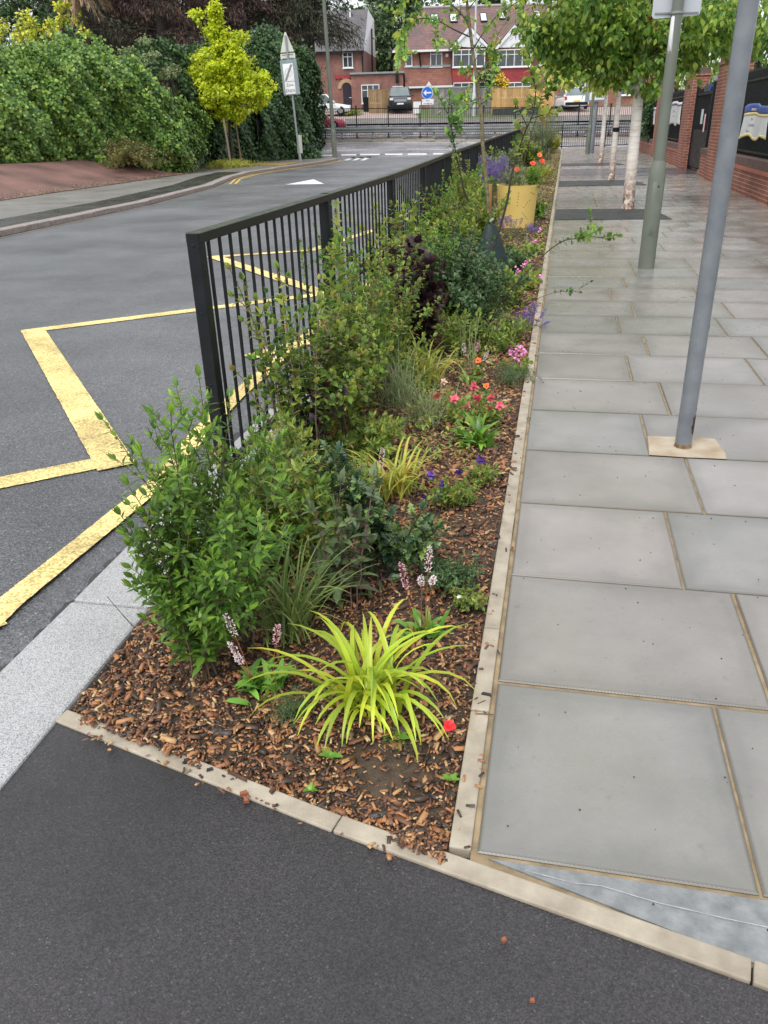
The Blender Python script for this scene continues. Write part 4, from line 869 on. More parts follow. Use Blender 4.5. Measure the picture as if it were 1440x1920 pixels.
# fences and low things in front
def boards(label, x0, x1, y0, y1, v, m, cat='fence', bw=.15, cap=False, plinth=None, name='timber_fence'):
    u, z = at((x0+x1)/2, y1, v); z0 = float(H(u, v))+.06; e = empty(name, W(u, v, z0), YAW, label, cat); rn = random.Random(int(x0))
    xa, xb = at(x0, y1, v)[0]-u, at(x1, y1, v)[0]-u; zt = at(x0, y0, v)[1]-z0; zt2 = at(x1, y0, v)[1]-z0; mb = MB(); n = int((xb-xa)/bw)
    for k in range(n):
        q = (k+.5)/n; h = zt+(zt2-zt)*q+rn.uniform(-.01, .01); mb.box((xa+(xb-xa)*q, rn.uniform(-.008, .008), h/2), (bw*.93, .02, h))
    mb.build('boards', m, e)
    for k in range(int((xb-xa)/1.83)+1):
        mb = MB(); mb.box((xa+k*1.83, .07, zt/2+.02), (.1, .1, zt+.08)); mb.build('post', M_conc if not cap else m, e)
    mb = MB(); mb.bb(xa, xb, -.03, .04, zt*.98, zt*.98+.04); mb.build('capping', m, e)
    if plinth:
        zp = at(x0, plinth, v-.3)[1]-z0; mb = MB(); mb.bb(xa, xb, -.5, -.2, -.3, zp); mb.build('dark_plinth', mat('dark_retaining_board', (.03, .035, .035), (.06, .065, .06), 4, .8), e)
    return e
M_oldw = mat('weathered_board', (.15, .14, .135), (.27, .25, .24), 3, .8, island=.25); M_neww = mat('new_orange_board', (.42, .25, .09), (.55, .34, .13), 3, .7, island=.22); M_brw = mat('brown_board', (.22, .14, .065), (.33, .22, .11), 3, .75, island=.25)
boards('weathered grey close boarded fence in front of the terrace', 807, 920, 165, 222, 70.5, M_oldw)
boards('new orange timber fence on a dark plinth in front of the right hand bay', 922, 1037, 165, 222, 70, M_neww, cap=True, plinth=204)
boards('brown board side gate beside the dark parked car', 693, 731, 168, 222, 72.5, M_brw, name='board_gate', cat='gate', cap=True)
mb = MB(); u, z = at(782, 203, 71); mb.box((0, 0, .25), (.6, .25, .85)); o = mb.build('meter_box', M_white); o.location = W(u, 71, z-.2); o.rotation_euler = (0, 0, YAW); tag(o, 'white meter box low down between the dark parked car and the grey fence', 'meter box')
mb = MB(); u, z = at(688, 210, 74); mb.box((0, 0, .5), (.55, .6, .95)); mb.box((0, 0, 1.02), (.6, .65, .08)); o = mb.build('wheelie_bin', M_black); o.location = W(u, 74, float(H(u, 74))+.1); o.rotation_euler = (0, 0, YAW); tag(o, 'dark wheelie bin against the brick extension under its window', 'bin')
# ---- cars
def car(label, u, v, rz, Wd, Ln, Ht, paint, dz=.07, suv=False, yellow=False, name='parked_car'):
    e = empty(name, W(u, v, float(H(u, v))+dz), YAW+rz, label, 'car')   # nose along local +Y
    h = Ht; bl = h*(.60 if not suv else .62); gc = .2 if not suv else .26
    # body: stations along length (y, half width, bottom, top)
    st = [(-Ln/2, .42, gc+.12, bl*.78), (-Ln/2+.06, .47, gc+.02, bl*.97), (-Ln*.36, .5, gc, bl), (-Ln*.1, .5, gc, bl), (Ln*.18, .5, gc, bl*.98), (Ln*.30, .5, gc, bl*.9 if not suv else bl*.97), (Ln/2-.18, .485, gc, bl*.78 if not suv else bl*.92), (Ln/2-.03, .45, gc+.02, bl*.66 if not suv else bl*.84), (Ln/2, .4, gc+.1, bl*.55 if not suv else bl*.72)]
    def loft(st, n=16):
        V = []; F = []
        for (y, hw, zb, zt) in st:
            for k in range(n):
                a = 2*PI*(k+.5)/n; cx_, cz_ = math.cos(a), math.sin(a); px_ = math.copysign(abs(cx_)**.38, cx_)*hw*Wd; pz_ = (zb+zt)/2+math.copysign(abs(cz_)**.38, cz_)*(zt-zb)/2; V.append((px_, y, pz_))
        for i in range(len(st)-1):
            for k in range(n): F.append((i*n+k, (i+1)*n+k, (i+1)*n+(k+1) % n, i*n+(k+1) % n))
        F.append(tuple(range(n))); F.append(tuple((len(st)-1)*n+k for k in range(n))[::-1]); return V, F
    mb = MB(); V, F = loft(st); mb.add(V, F); mb.build('body', paint, e, True)
    f0, f1 = (Ln*.22, Ln*.06) if not suv else (Ln*.2, Ln*.1); r0_, r1_ = -Ln*.46, -Ln*.34
    if suv: r0_, r1_ = -Ln*.48, -Ln*.43
    mb = MB(); wb_, wt_ = Wd*.47, Wd*.385
    V = [(-wb_, r0_, bl-.03), (wb_, r0_, bl-.03), (wb_, f0, bl-.03), (-wb_, f0, bl-.03), (-wt_, r1_, h), (wt_, r1_, h), (wt_, f1, h), (-wt_, f1, h)]
    mb.add(V, [(3, 2, 1, 0), (4, 5, 6, 7), (0, 1, 5, 4), (1, 2, 6, 5), (2, 3, 7, 6), (3, 0, 4, 7)]); bevel(mb.build('cabin', paint, e), .06, 3)
    def quad(name, q, m, s=.86, off=.012):
        q = [Vector(x) for x in q]; c_ = sum(q, Vector())/4; nn = (q[1]-q[0]).cross(q[2]-q[0]).normalized(); mb = MB(); mb.add([c_+(x-c_)*s+nn*off for x in q], [(0, 1, 2, 3)]); return mb.build(name, m, e)
    gl = mat('car_glass', (.10, .13, .14), (.2, .24, .25), 1, .08, spec=.9)
    quad('windscreen', [V[2], V[3], V[7], V[6]], gl); quad('rear_window', [V[0], V[1], V[5], V[4]], gl)
    quad('side_window', [V[1], V[2], V[6], V[5]], gl); quad('side_window', [V[3], V[0], V[4], V[7]], gl)
    for sx_ in (-1, 1):
        for sy2 in (-1, 1):
            rw = .34 if suv else .31; mb = MB(); xx = sx_*Wd*.44; mb.tube([(xx-sx_*.1, sy2*Ln*.31, rw), (xx+sx_*.1, sy2*Ln*.31, rw)], rw, 20); wl = mb.build('wheel', M_black, e, True)
            mb = MB(); mb.tube([(xx+sx_*.1, sy2*Ln*.31, rw), (xx+sx_*.112, sy2*Ln*.31, rw)], rw*.6, 12); mb.build('rim', M_grey, wl)
        mb = MB(); mb.box((sx_*Wd*.36, Ln/2-.06, bl*.68 if not suv else bl*.78), (.3, .14, .16)); bevel(mb.build('headlight', mat('lamp_glass', (.6, .62, .65), None, 3, .15), e), .03)
        mb = MB(); mb.box((sx_*Wd*.41, -Ln/2+.05, bl*.82), (.2, .12, .22)); mb.build('tail_light', M_red, e)
        mb = MB(); mb.box((sx_*(Wd*.5+.08), f0-.15, bl+.06), (.2, .1, .14)); bevel(mb.build('mirror', paint, e), .03)
    mb = MB(); mb.box((0, Ln/2-.01, bl*.70 if suv else bl*.5), (Wd*.5, .06, .2)); mb.build('grille', mat('chrome_grille', (.25, .26, .27), None, 30, .3), e)
    mb = MB(); mb.box((0, Ln/2+.02, bl*.48 if suv else bl*.35), (.52, .03, .11)); mb.build('number_plate', M_wsign, e)
    mb = MB(); mb.box((0, -Ln/2-.01, bl*.62), (.52, .03, .11)); mb.build('number_plate', mat('yellow_plate', (.65, .5, .05), None, 3, .4), e)
    mb = MB(); mb.box((0, -Ln/2+.02, gc+.2), (Wd*.84, .12, .22)); mb.box((0, Ln/2-.04, gc+.1), (Wd*.84, .14, .18)); mb.build('bumper', M_black, e)
    return e
M_cd = mat('dark_car_paint', (.012, .016, .022), (.02, .025, .03), 2, .25, spec=.6, coat=.6); M_cr = mat('crimson_car_paint', (.36, .02, .045), (.42, .03, .06), 2, .28, coat=.6); M_cw = mat('white_car_paint', (.72, .73, .75), None, 2, .3, coat=.5)
u, z = at(751, 215, 71.5); car('dark four wheel drive car parked nose out by the brick extension', u, 73.6, PI, 1.98, 4.3, 1.8, M_cd, .09, suv=True)
u, z = at(1079, 215, 71); car('white hatchback parked tail out on the right hand forecourt', u, 73.0, 0, 2.15, 4.2, 1.6, M_cw, .09)
u, z = at(592, 235, 63); car('crimson hatchback on the far carriageway half hidden by the corner trees', u, 63, -PI/2, 1.8, 4.3, 1.5, M_cr, -.04, name='car')
u, z = at(608, 215, 70); car('white car parked behind the crimson car in front of the left house', u, 71.0, -PI/2, 1.8, 4.2, 1.5, M_cw, .09)
# ================================================================= VEGETATION
def rng(seed): return np.random.default_rng(seed)
def nrmz(a): return a/np.maximum(1e-9, np.linalg.norm(a, axis=-1, keepdims=True))
def tpl(w, n=3, fold=.3, droop=.25, base=.0):
    """leaf outline: w = half widths at 1..n-1 of n steps; returns verts, tris, quads"""
    V = []; mid = []
    for i in range(n+1): y = i/n; V.append((0, y, -droop*y*y)); mid.append(i)
    L = []; Rr = []
    for i in range(1, n):
        y = i/n; ww = w[i-1]; V.append((-ww, y-.0, -droop*y*y+fold*ww)); L.append(len(V)-1); V.append((ww, y-.0, -droop*y*y+fold*ww)); Rr.append(len(V)-1)
    T = [(0, mid[1], L[0]), (0, Rr[0], mid[1]), (mid[n], L[-1], mid[n-1]), (mid[n], mid[n-1], Rr[-1])]; Q = []
    for i in range(n-2): Q += [(L[i], mid[i+1], mid[i+2], L[i+1]), (mid[i+1], Rr[i], Rr[i+1], mid[i+2])]
    return np.array(V, float), np.array(T), np.array(Q) if Q else np.zeros((0, 4), int)
T_lance = tpl([.15, .18, .10], 4, .3, .25); T_ovate = tpl([.27, .33, .2], 4, .25, .25); T_round = tpl([.4, .46, .34], 4, .2, .2)
T_holly = tpl([.34, .14, .38, .12, .26, .07], 7, .35, .25); T_lobe = tpl([.16, .5, .26, .52, .2, .22, .08], 8, .2, .3)
T_nettle = tpl([.3, .24, .3, .18, .2, .08], 7, .25, .4); T_needle = tpl([.06], 2, .3, .2); T_small = tpl([.28], 2, .3, .2); T_ivy = tpl([.48, .4], 3, .15, .25)
T_pinn = tpl([.10, .45, .10, .42, .09, .36, .08, .25, .05], 10, .1, .35)
def inst(name, T, P, Fw, Up, S, m, parent=None, smooth=False, tag_=None):
    V0, T3, Q4 = T; P = np.asarray(P, float); Fw = nrmz(np.asarray(Fw, float)); X = nrmz(np.cross(Fw, np.asarray(Up, float)+1e-4)); Z = np.cross(X, Fw); S = np.asarray(S, float)
    if S.ndim == 1: S = np.stack([S, S, S], -1)
    n = len(P); nv = len(V0)
    A = (X[:, None, :]*(V0[None, :, 0:1]*S[:, None, 0:1])+Fw[:, None, :]*(V0[None, :, 1:2]*S[:, None, 1:2])+Z[:, None, :]*(V0[None, :, 2:3]*S[:, None, 2:3]))+P[:, None, :]
    off = (np.arange(n)*nv)[:, None, None]; F = []
    if len(T3): F.append((T3[None]+off).reshape(-1, 3))
    if len(Q4): F.append((Q4[None]+off).reshape(-1, 4))
    o = npmesh(name, A.reshape(-1, 3), F, m, parent, smooth); return o
def join3(Ts):
    """several templates/blobs into one template"""
    V = []; T = []; Q = []; b = 0
    for v, t, q in Ts:
        V.append(v)
        if len(t): T.append(np.asarray(t)+b)
        if len(q): Q.append(np.asarray(q)+b)
        b += len(v)
    return np.concatenate(V), np.concatenate(T) if T else np.zeros((0, 3), int), np.concatenate(Q) if Q else np.zeros((0, 4), int)
def octa(s=1, c=(0, 0, 0), sx=1, sy=1, sz=1):
    V = np.array([(1, 0, 0), (-1, 0, 0), (0, 1, 0), (0, -1, 0), (0, 0, 1), (0, 0, -1)], float)*s*np.array([sx, sy, sz])+np.array(c)
    return V, np.array([(0, 2, 4), (2, 1, 4), (1, 3, 4), (3, 0, 4), (2, 0, 5), (1, 2, 5), (3, 1, 5), (0, 3, 5)]), np.zeros((0, 4), int)
# leaf colours (real world values)
G_priv = leafmat('privet_green', [(.028, .08, .02), (.05, .13, .025), (.075, .18, .03), (.13, .26, .04)])
G_shrub = leafmat('shrub_green', [(.035, .09, .028), (.06, .14, .033), (.09, .19, .04), (.12, .22, .045), (.2, .27, .06), (.1, .19, .04), (.16, .12, .05)])
G_dark = leafmat('dark_shrub_green', [(.025, .065, .03), (.04, .095, .04), (.06, .13, .05)], .4, .2)
G_holly = leafmat('holly_green', [(.018, .05, .035), (.03, .075, .045), (.06, .12, .05), (.11, .2, .05)], .25, .12, .6)
G_purple = leafmat('purple_leaf', [(.012, .008, .010), (.024, .011, .014), (.038, .015, .018), (.03, .026, .016)], .4, .2)
G_netl = leafmat('bronze_green_leaf', [(.05, .095, .05), (.065, .125, .055), (.055, .06, .05), (.08, .15, .06)], .45, .2)
G_lime = leafmat('lime_strap_leaf', [(.12, .24, .025), (.19, .32, .03), (.27, .38, .04), (.10, .2, .03)], .35, .35)
G_limed = leafmat('faded_strap_leaf', [(.11, .21, .03), (.19, .28, .04), (.27, .27, .07), (.09, .17, .03)], .4, .35)
G_grass = leafmat('fine_grass', [(.05, .11, .035), (.08, .15, .045), (.13, .19, .07)], .45, .3)
G_feath = leafmat('feathery_grass', [(.13, .17, .08), (.2, .23, .12), (.09, .13, .05)], .55, .3)
G_rose = leafmat('bright_rosette', [(.035, .11, .02), (.055, .15, .025), (.08, .20, .03), (.11, .24, .04)], .35, .3)
G_bist = leafmat('bistort_leaf', [(.05, .16, .03), (.07, .2, .035), (.1, .26, .05), (.14, .12, .03)], .3, .25)
G_ivy = leafmat('ivy_green', [(.022, .07, .02), (.04, .105, .028), (.06, .15, .03), (.10, .2, .04), (.15, .26, .05)], .38, .2)
G_ivyd = leafmat('ivy_dark', [(.015, .045, .02), (.025, .065, .025), (.04, .10, .03)], .38, .15)
G_euo = leafmat('variegated_yellow', [(.4, .42, .04), (.55, .5, .08), (.2, .28, .05), (.1, .18, .04)], .4, .3)
G_limt = leafmat('lime_tree_leaf', [(.14, .24, .015), (.2, .32, .02), (.26, .38, .03), (.32, .42, .05)], .4, .4)
G_con = leafmat('conifer_dark', [(.012, .022, .015), (.02, .033, .02), (.03, .04, .022), (.035, .028, .022)], .6, .1, .3)
G_conb = leafmat('conifer_brown', [(.03, .018, .017), (.05, .028, .024), (.075, .04, .03), (.02, .016, .016)], .7, .1, .3)
G_bir = leafmat('birch_leaf', [(.03, .09, .02), (.05, .13, .028), (.08, .18, .035), (.12, .23, .04), (.2, .29, .06)], .38, .45)
G_birl = leafmat('pale_birch_leaf', [(.10, .2, .04), (.15, .26, .05), (.2, .3, .07), (.28, .33, .08)], .4, .4)
G_bg = leafmat('far_tree_leaf', [(.03, .065, .035), (.045, .09, .045), (.065, .115, .055)], .6, .2)
G_gg = leafmat('grey_green_leaf', [(.07, .12, .06), (.10, .16, .08), (.14, .2, .1)], .5, .25)
G_dry = leafmat('dry_yellow_leaf', [(.5, .36, .12), (.6, .45, .18), (.4, .27, .1)], .6, .35)
G_plume = leafmat('dry_plume', [(.2, .14, .08), (.28, .2, .13), (.15, .11, .07)], .8, .2)
F_white = mat('bistort_bloom', (.78, .62, .65), (.88, .8, .82), 60, .6, island=.15); F_pink = mat('bistort_pink', (.7, .3, .4), (.75, .5, .55), 60, .6, island=.2)
F_lav = mat('lavender_bloom', (.16, .10, .36), (.28, .2, .5), 60, .6, island=.25); F_red = mat('poppy_red', (.75, .05, .02), (.8, .1, .03), 30, .5, island=.1); F_scar = mat('scarlet_petal', (.75, .02, .03), None, 20, .5)
F_ger = mat('geranium_pink', (.7, .14, .42), (.8, .35, .6), 60, .5, island=.15); F_aqu = mat('columbine_pink', (.68, .06, .13), (.78, .2, .25), 60, .5, island=.15); F_vio = mat('violet_petal', (.08, .03, .25), (.14, .06, .36), 60, .5, island=.15)
F_yel = mat('yellow_bloom', (.7, .5, .02), (.8, .6, .05), 20, .5, island=.15); F_wh = mat('white_petal', (.75, .75, .72), None, 20, .5); F_or = mat('orange_petal', (.75, .16, .03), None, 20, .5)
def bez(P0, P1, P2, n):
    t = np.linspace(0, 1, n)[:, None]; return (1-t)**2*P0+2*t*(1-t)*P1+t*t*P2
def place_leaves(line, r, T, ll, gap, bare, acc, tipn=4, droop=.0, whorl=2, out=.9, up=.55):
    d = np.diff(line, axis=0); L = np.linalg.norm(d, axis=1); s = np.concatenate([[0], np.cumsum(L)]); tot = s[-1]
    if tot < gap: return
    q = np.arange(bare*tot+gap*r.random(), tot, gap); az = r.random()*6
    for i, x in enumerate(q):
        k = min(len(L)-1, np.searchsorted(s, x)-1); k = max(0, k); p = line[k]+d[k]*((x-s[k])/L[k]); t = d[k]/L[k]
        a = np.cross(t, [0.3, .2, .9]); a /= np.linalg.norm(a)+1e-9; b = np.cross(t, a); f = 1-.45*(x/tot)**2.
        for wv in range(whorl):
            an = az+i*1.57+wv*2*PI/whorl+r.normal(0, .3); rad = a*math.cos(an)+b*math.sin(an)
            fw = t*(up+r.normal(0, .15))+rad*out+np.array([0, 0, -droop+r.normal(0, .12)])
            acc.append((p, fw, t*1.0+np.array([0, 0, .8]), ll*f*r.uniform(.65, 1.15)))
    for k in range(tipn):
        an = k*2*PI/max(1, tipn)+r.random(); t = d[-1]/L[-1]; a = np.cross(t, [0.3, .2, .9]); a /= np.linalg.norm(a)+1e-9; b = np.cross(t, a)
        acc.append((line[-1], t*1.0+(a*math.cos(an)+b*math.sin(an))*.45, a*math.cos(an)+b*math.sin(an)+np.array([0, 0, .3]), ll*r.uniform(.5, .8)))
def leaves_from(name, acc, T, m, parent):
    P, Fw, Up, S = zip(*acc); return inst(name, T, P, Fw, Up, S, m, parent)
def stems_mesh(lines, m, parent, name='stems'):
    mb = MB()
    for ln, r0, r1 in lines: mb.tube([tuple(p) for p in ln], list(np.linspace(r0, r1, len(ln))), 5)
    return mb.build(name, m, parent, True)
def shrub(label, base, h, spread, nst, T=T_lance, ll=.05, gap=.03, ml=None, ms=None, seed=1, name='shrub', cat='shrub', group=None, tips=None, bare=.15, nbr=5, brl=.35, r0=.005, whorl=2, jit=.05, tipn=4, droop=0., lean=(0, 0), extra=None, up=.55):
    r = rng(seed); e = empty(name, (base[0], base[1], -.01), 0, label, cat, group); acc = []; lines = []; ll = ll*1.35
    tips = list(tips or [])
    while len(tips) < nst:
        a = r.random()*2*PI; q = math.sqrt(r.random())*spread; tips.append((q*math.cos(a)+lean[0], q*math.sin(a)+lean[1], h*r.uniform(.65, 1.02)*(1-.25*(q/max(spread, .01))**2)))
    for tp in tips:
        tp = np.array(tp, float); P0 = np.array([r.normal(0, jit), r.normal(0, jit), 0.]); P1 = P0*.6+tp*np.array([.25, .25, .55])+np.append(r.normal(0, .02, 2), 0)
        ln = bez(P0, P1, tp, 12); ln[1:-1] += r.normal(0, .004, (10, 3)); lines.append((ln, r0, r0*.35)); place_leaves(ln, r, T, ll, gap, bare, acc, tipn, droop, whorl, up=up)
        for b in range(nbr):
            k = int(r.integers(3, 11)); t = (ln[k]-ln[k-1]); t /= np.linalg.norm(t); a = r.random()*2*PI; Lb = brl*h*r.uniform(.5, 1.1)*(1.15-k/12)
            dr = t*.7+np.array([math.cos(a), math.sin(a), .25])*.75; dr /= np.linalg.norm(dr); bl = bez(ln[k], ln[k]+dr*Lb*.5, ln[k]+dr*Lb+np.array([0, 0, .05*Lb]), 6)
            lines.append((bl, r0*.5, r0*.25)); place_leaves(bl, r, T, ll*.9, gap*.9, .1, acc, tipn, droop, whorl, up=up)
    stems_mesh(lines, ms or M_bark, e); leaves_from('leaves', acc, T, ml or G_shrub, e)
    if extra: extra(e, r, lines)
    return e
def blades(label, base, n, L0, L1, wd, m, seed, name='daylily', cat='plant', group=None, el=(55, 85), curl=(1.2, 2.4), rb=.03, seg=9, fan=None, stiff=1., part='leaves', e=None, gut=.35, twist=.2):
    r = rng(seed); e = e or empty(name, (base[0], base[1], -.01), 0, label, cat, group); V = []; F = []; b = 0
    for i in range(n):
        L = r.uniform(L0, L1); az = fan[i % len(fan)][0] if fan and i < len(fan) else r.random()*2*PI
        if fan and i < len(fan): L = fan[i][1]
        e0 = R_(r.uniform(*el)) if not (fan and i < len(fan)) else R_(fan[i][2]); cu = r.uniform(*curl)*stiff
        p = np.array([r.normal(0, rb), r.normal(0, rb), 0.]); d2 = np.array([math.cos(az), math.sin(az), 0]); side0 = np.array([-math.sin(az), math.cos(az), 0]); tw = r.normal(0, twist)
        for k in range(seg+1):
            t = k/seg; an = e0-cu*t**1.6; tg = d2*math.cos(an)+np.array([0, 0, math.sin(an)]); nn = np.cross(side0, tg)*-1
            side = side0*math.cos(tw*t)+nn*math.sin(tw*t); ww = wd/2*(min(1, .55+t*2.5))*(1-t**3.2)**.8*r.uniform(.97, 1.03); ww = max(ww, .0006)
            V += [p-side*ww+np.cross(tg, side)*ww*gut, p, p+side*ww+np.cross(tg, side)*ww*gut]
            if k < seg: p = p+tg*L/seg; p[2] = max(p[2], .012)
        for k in range(seg): q = b+k*3; F += [(q, q+1, q+4, q+3), (q+1, q+2, q+5, q+4)]
        b += 3*(seg+1)
    npmesh(part, np.array(V), [np.array(F)], m, e, True); return e
def spike(e, x, y, h0, h1, m, seed=0, r0=.0088, lean=(0, 0), n=90, name='flower_spike', sm=None):
    r = rng(seed); t = r.random(n); ln = bez(np.array([x, y, 0.]), np.array([x+lean[0]*.3, y+lean[1]*.3, h0*.6]), np.array([x+lean[0], y+lean[1], h1]), 9)
    st = stems_mesh([(ln, .0018, .001)], sm or mat('red_stem', (.25, .05, .04), (.3, .1, .05), 20, .6), e, 'flower_stem')
    ax = (ln[-1]-ln[-2]); ax /= np.linalg.norm(ax); top = ln[-1]; hh = h1-h0; P = []; Fw = []
    for q in t:
        a = r.random()*2*PI; rad = r0*(.75+.5*math.sin(PI*min(1, q*1.1)))*r.uniform(.6, 1.1); P.append(top-ax*hh*(1-q)+np.array([math.cos(a)*rad, math.sin(a)*rad, 0])); Fw.append((math.cos(a), math.sin(a), .5))
    return inst(name, octa(1, (0, .3, 0), .5, .9, .5), P, Fw, np.tile([0, 0, 1.], (n, 1)), r.uniform(.0028, .0048, n)*r0/.010*(1 if r0 < .0115 else 1.35), m, e)
def petals(e, c, R_p, n, m, seed=0, cup=.5, up=(0, 0, 1), name='bloom', eye=None, T=T_round):
    r = rng(seed); up = nrmz(np.array(up, float)); a0 = np.cross(up, [.3, .8, .1]); a0 /= np.linalg.norm(a0); b0 = np.cross(up, a0); P = []; Fw = []; U = []
    for k in range(n):
        a = 2*PI*k/n+r.normal(0, .15); d = a0*math.cos(a)+b0*math.sin(a); P.append(np.array(c)+d*R_p*.03); Fw.append(d+up*cup*r.uniform(.7, 1.3)); U.append(up)
    o = inst(name, T, P, Fw, U, [R_p*r.uniform(.85, 1.1) for _ in range(n)], m, e, True)
    if eye is not None: inst('flower_eye', octa(1), [np.array(c)+up*R_p*.15], [up], [[1, 0, 0.1]], [R_p*.18], eye, o)
    return o
# ---------------------------------------------------------------- bark mulch (a countless cover)
def mulch():
    r = rng(5); N = 60000; Y = 1.17+(r.random(N)**1.9)*9.5; X = -1.28+r.random(N)*1.185
    okk = (Y > 1.455-(X+1.247)*.259+.02) & (X > np.where(Y < 3, -1.27, railx(Y)+.10)) & (X < -.155)
    bald = np.exp(-(((X+.33)/.17)**2+((Y-1.43)/.10)**2)); bald2 = np.exp(-(((X+.95)/.1)**2+((Y-1.62)/.06)**2))
    okk &= r.random(N) > .88*bald+.4*bald2; X, Y = X[okk], Y[okk]
    sxp = r.random(110); X = np.concatenate([X, -.14+.05*sxp[:70]**2, -1.2+sxp[70:]*1.0]); yy_ = 1.2+r.random(70)*6; Y = np.concatenate([Y, yy_, 1.455-(X[-40:]+1.247)*.259-.004-.03*r.random(40)**2]); n = len(X)
    V = np.array([(-.5, -.5, -.5), (.5, -.5, -.4), (.42, .5, -.5), (-.4, .46, -.5), (-.42, -.4, .5), (.4, -.45, .38), (.36, .4, .5), (-.44, .38, .42)]); Q = np.array([(4, 5, 6, 7), (0, 1, 5, 4), (1, 2, 6, 5), (2, 3, 7, 6), (3, 0, 4, 7)])
    big = r.random(n); s = (.0042+.0075*r.random(n)+.012*(big > .95))*(1+.35*(Y > 3)); asp = r.uniform(1.2, 4.2, n); S = np.stack([s*.62, s*asp*.62, s*r.uniform(.18, .5, n)], -1)
    a = r.random(n)*2*PI; el = r.normal(0, .28, n); Fw = np.stack([np.cos(a), np.sin(a), el], -1); Up = np.stack([r.normal(0, .25, n), r.normal(0, .25, n), np.ones(n)], -1)
    P = np.stack([X, Y, soil(X, Y)+.004+r.random(n)*.013], -1); P[-110:, 2] = .009
    m, nn, l, b = nodes('bark_mulch'); g = nn.new('ShaderNodeNewGeometry')
    rp = ramp(nn, [(0, (.018, .011, .008)), (.2, (.05, .026, .015)), (.42, (.12, .05, .022)), (.62, (.26, .105, .042)), (.78, (.38, .17, .065)), (.89, (.44, .25, .11)), (.945, (.52, .37, .2)), (.955, (.03, .03, .032)), (1, (.07, .05, .035))]); l.new(g.outputs['Random Per Island'], rp.inputs[0])
    t = noise(nn, l, 160, 4, .7, vec=g.outputs['Position']); c = mixc(nn, l, .35, rp.outputs[0], t.outputs['Color'], 'OVERLAY'); l.new(c, b.inputs['Base Color']); b.inputs['Roughness'].default_value = .48; bump(nn, l, t.outputs['Fac'], b, .4, .002)
    tag(inst('bark_mulch', (V, np.zeros((0, 3), int), Q), P, Fw, Up, S, m), kind='stuff')
    # far part of the bed: leaf litter and low creeping cover
    N = 7000; Y = 6+r.random(N)*40; X = railx(Y)+.1+r.random(N)*(-.14-railx(Y)-.1); P = np.stack([X, Y, soil(X, Y)+.01+r.random(N)*.05], -1); Fw = r.normal(0, 1, (N, 3)); Fw[:, 2] = np.abs(Fw[:, 2])*.5
    tag(inst('creeping_cover', T_small, P, Fw, np.tile([0, 0, 1.], (N, 1)), r.uniform(.03, .07, N), G_shrub), kind='stuff')
    N = 16000; Y = 8.5+r.random(N)*36; X = railx(Y)+.1+r.random(N)*(-.16-railx(Y)-.1); s2 = r.uniform(.012, .032, N); a = r.random(N)*2*PI
    tag(inst('bark_mulch', (V, np.zeros((0, 3), int), Q), np.stack([X, Y, soil(X, Y)+.008+r.random(N)*.015], -1), np.stack([np.cos(a), np.sin(a), r.normal(0, .25, N)], -1), np.tile([0, 0, 1.], (N, 1))+r.normal(0, .2, (N, 3)), np.stack([s2*.6, s2*1.5, s2*.4], -1), m), kind='stuff')
    # low weedy cover threaded through the nearer planting
    N = 9000; Y = 2.05+r.random(N)**.9*6.5; X = -1.25+r.random(N)*(.55+.35*(Y > 3.4)); q = np.sin(X*7+Y*3)+np.sin(Y*4.7-X*5); okk = (q > -.1) & (X > railx(Y)+.12); X, Y = X[okk], Y[okk]; n = len(X)
    P = np.stack([X, Y, soil(X, Y)+.005+r.random(n)*.07*(1+.6*(Y > 3.5))], -1); Fw = r.normal(0, 1, (n, 3)); Fw[:, 2] = np.abs(Fw[:, 2])*.8
    tag(inst('low_ground_cover', T_lance, P, Fw, np.tile([0, 0, 1.], (n, 1)), r.uniform(.018, .045, n), G_shrub), kind='stuff')
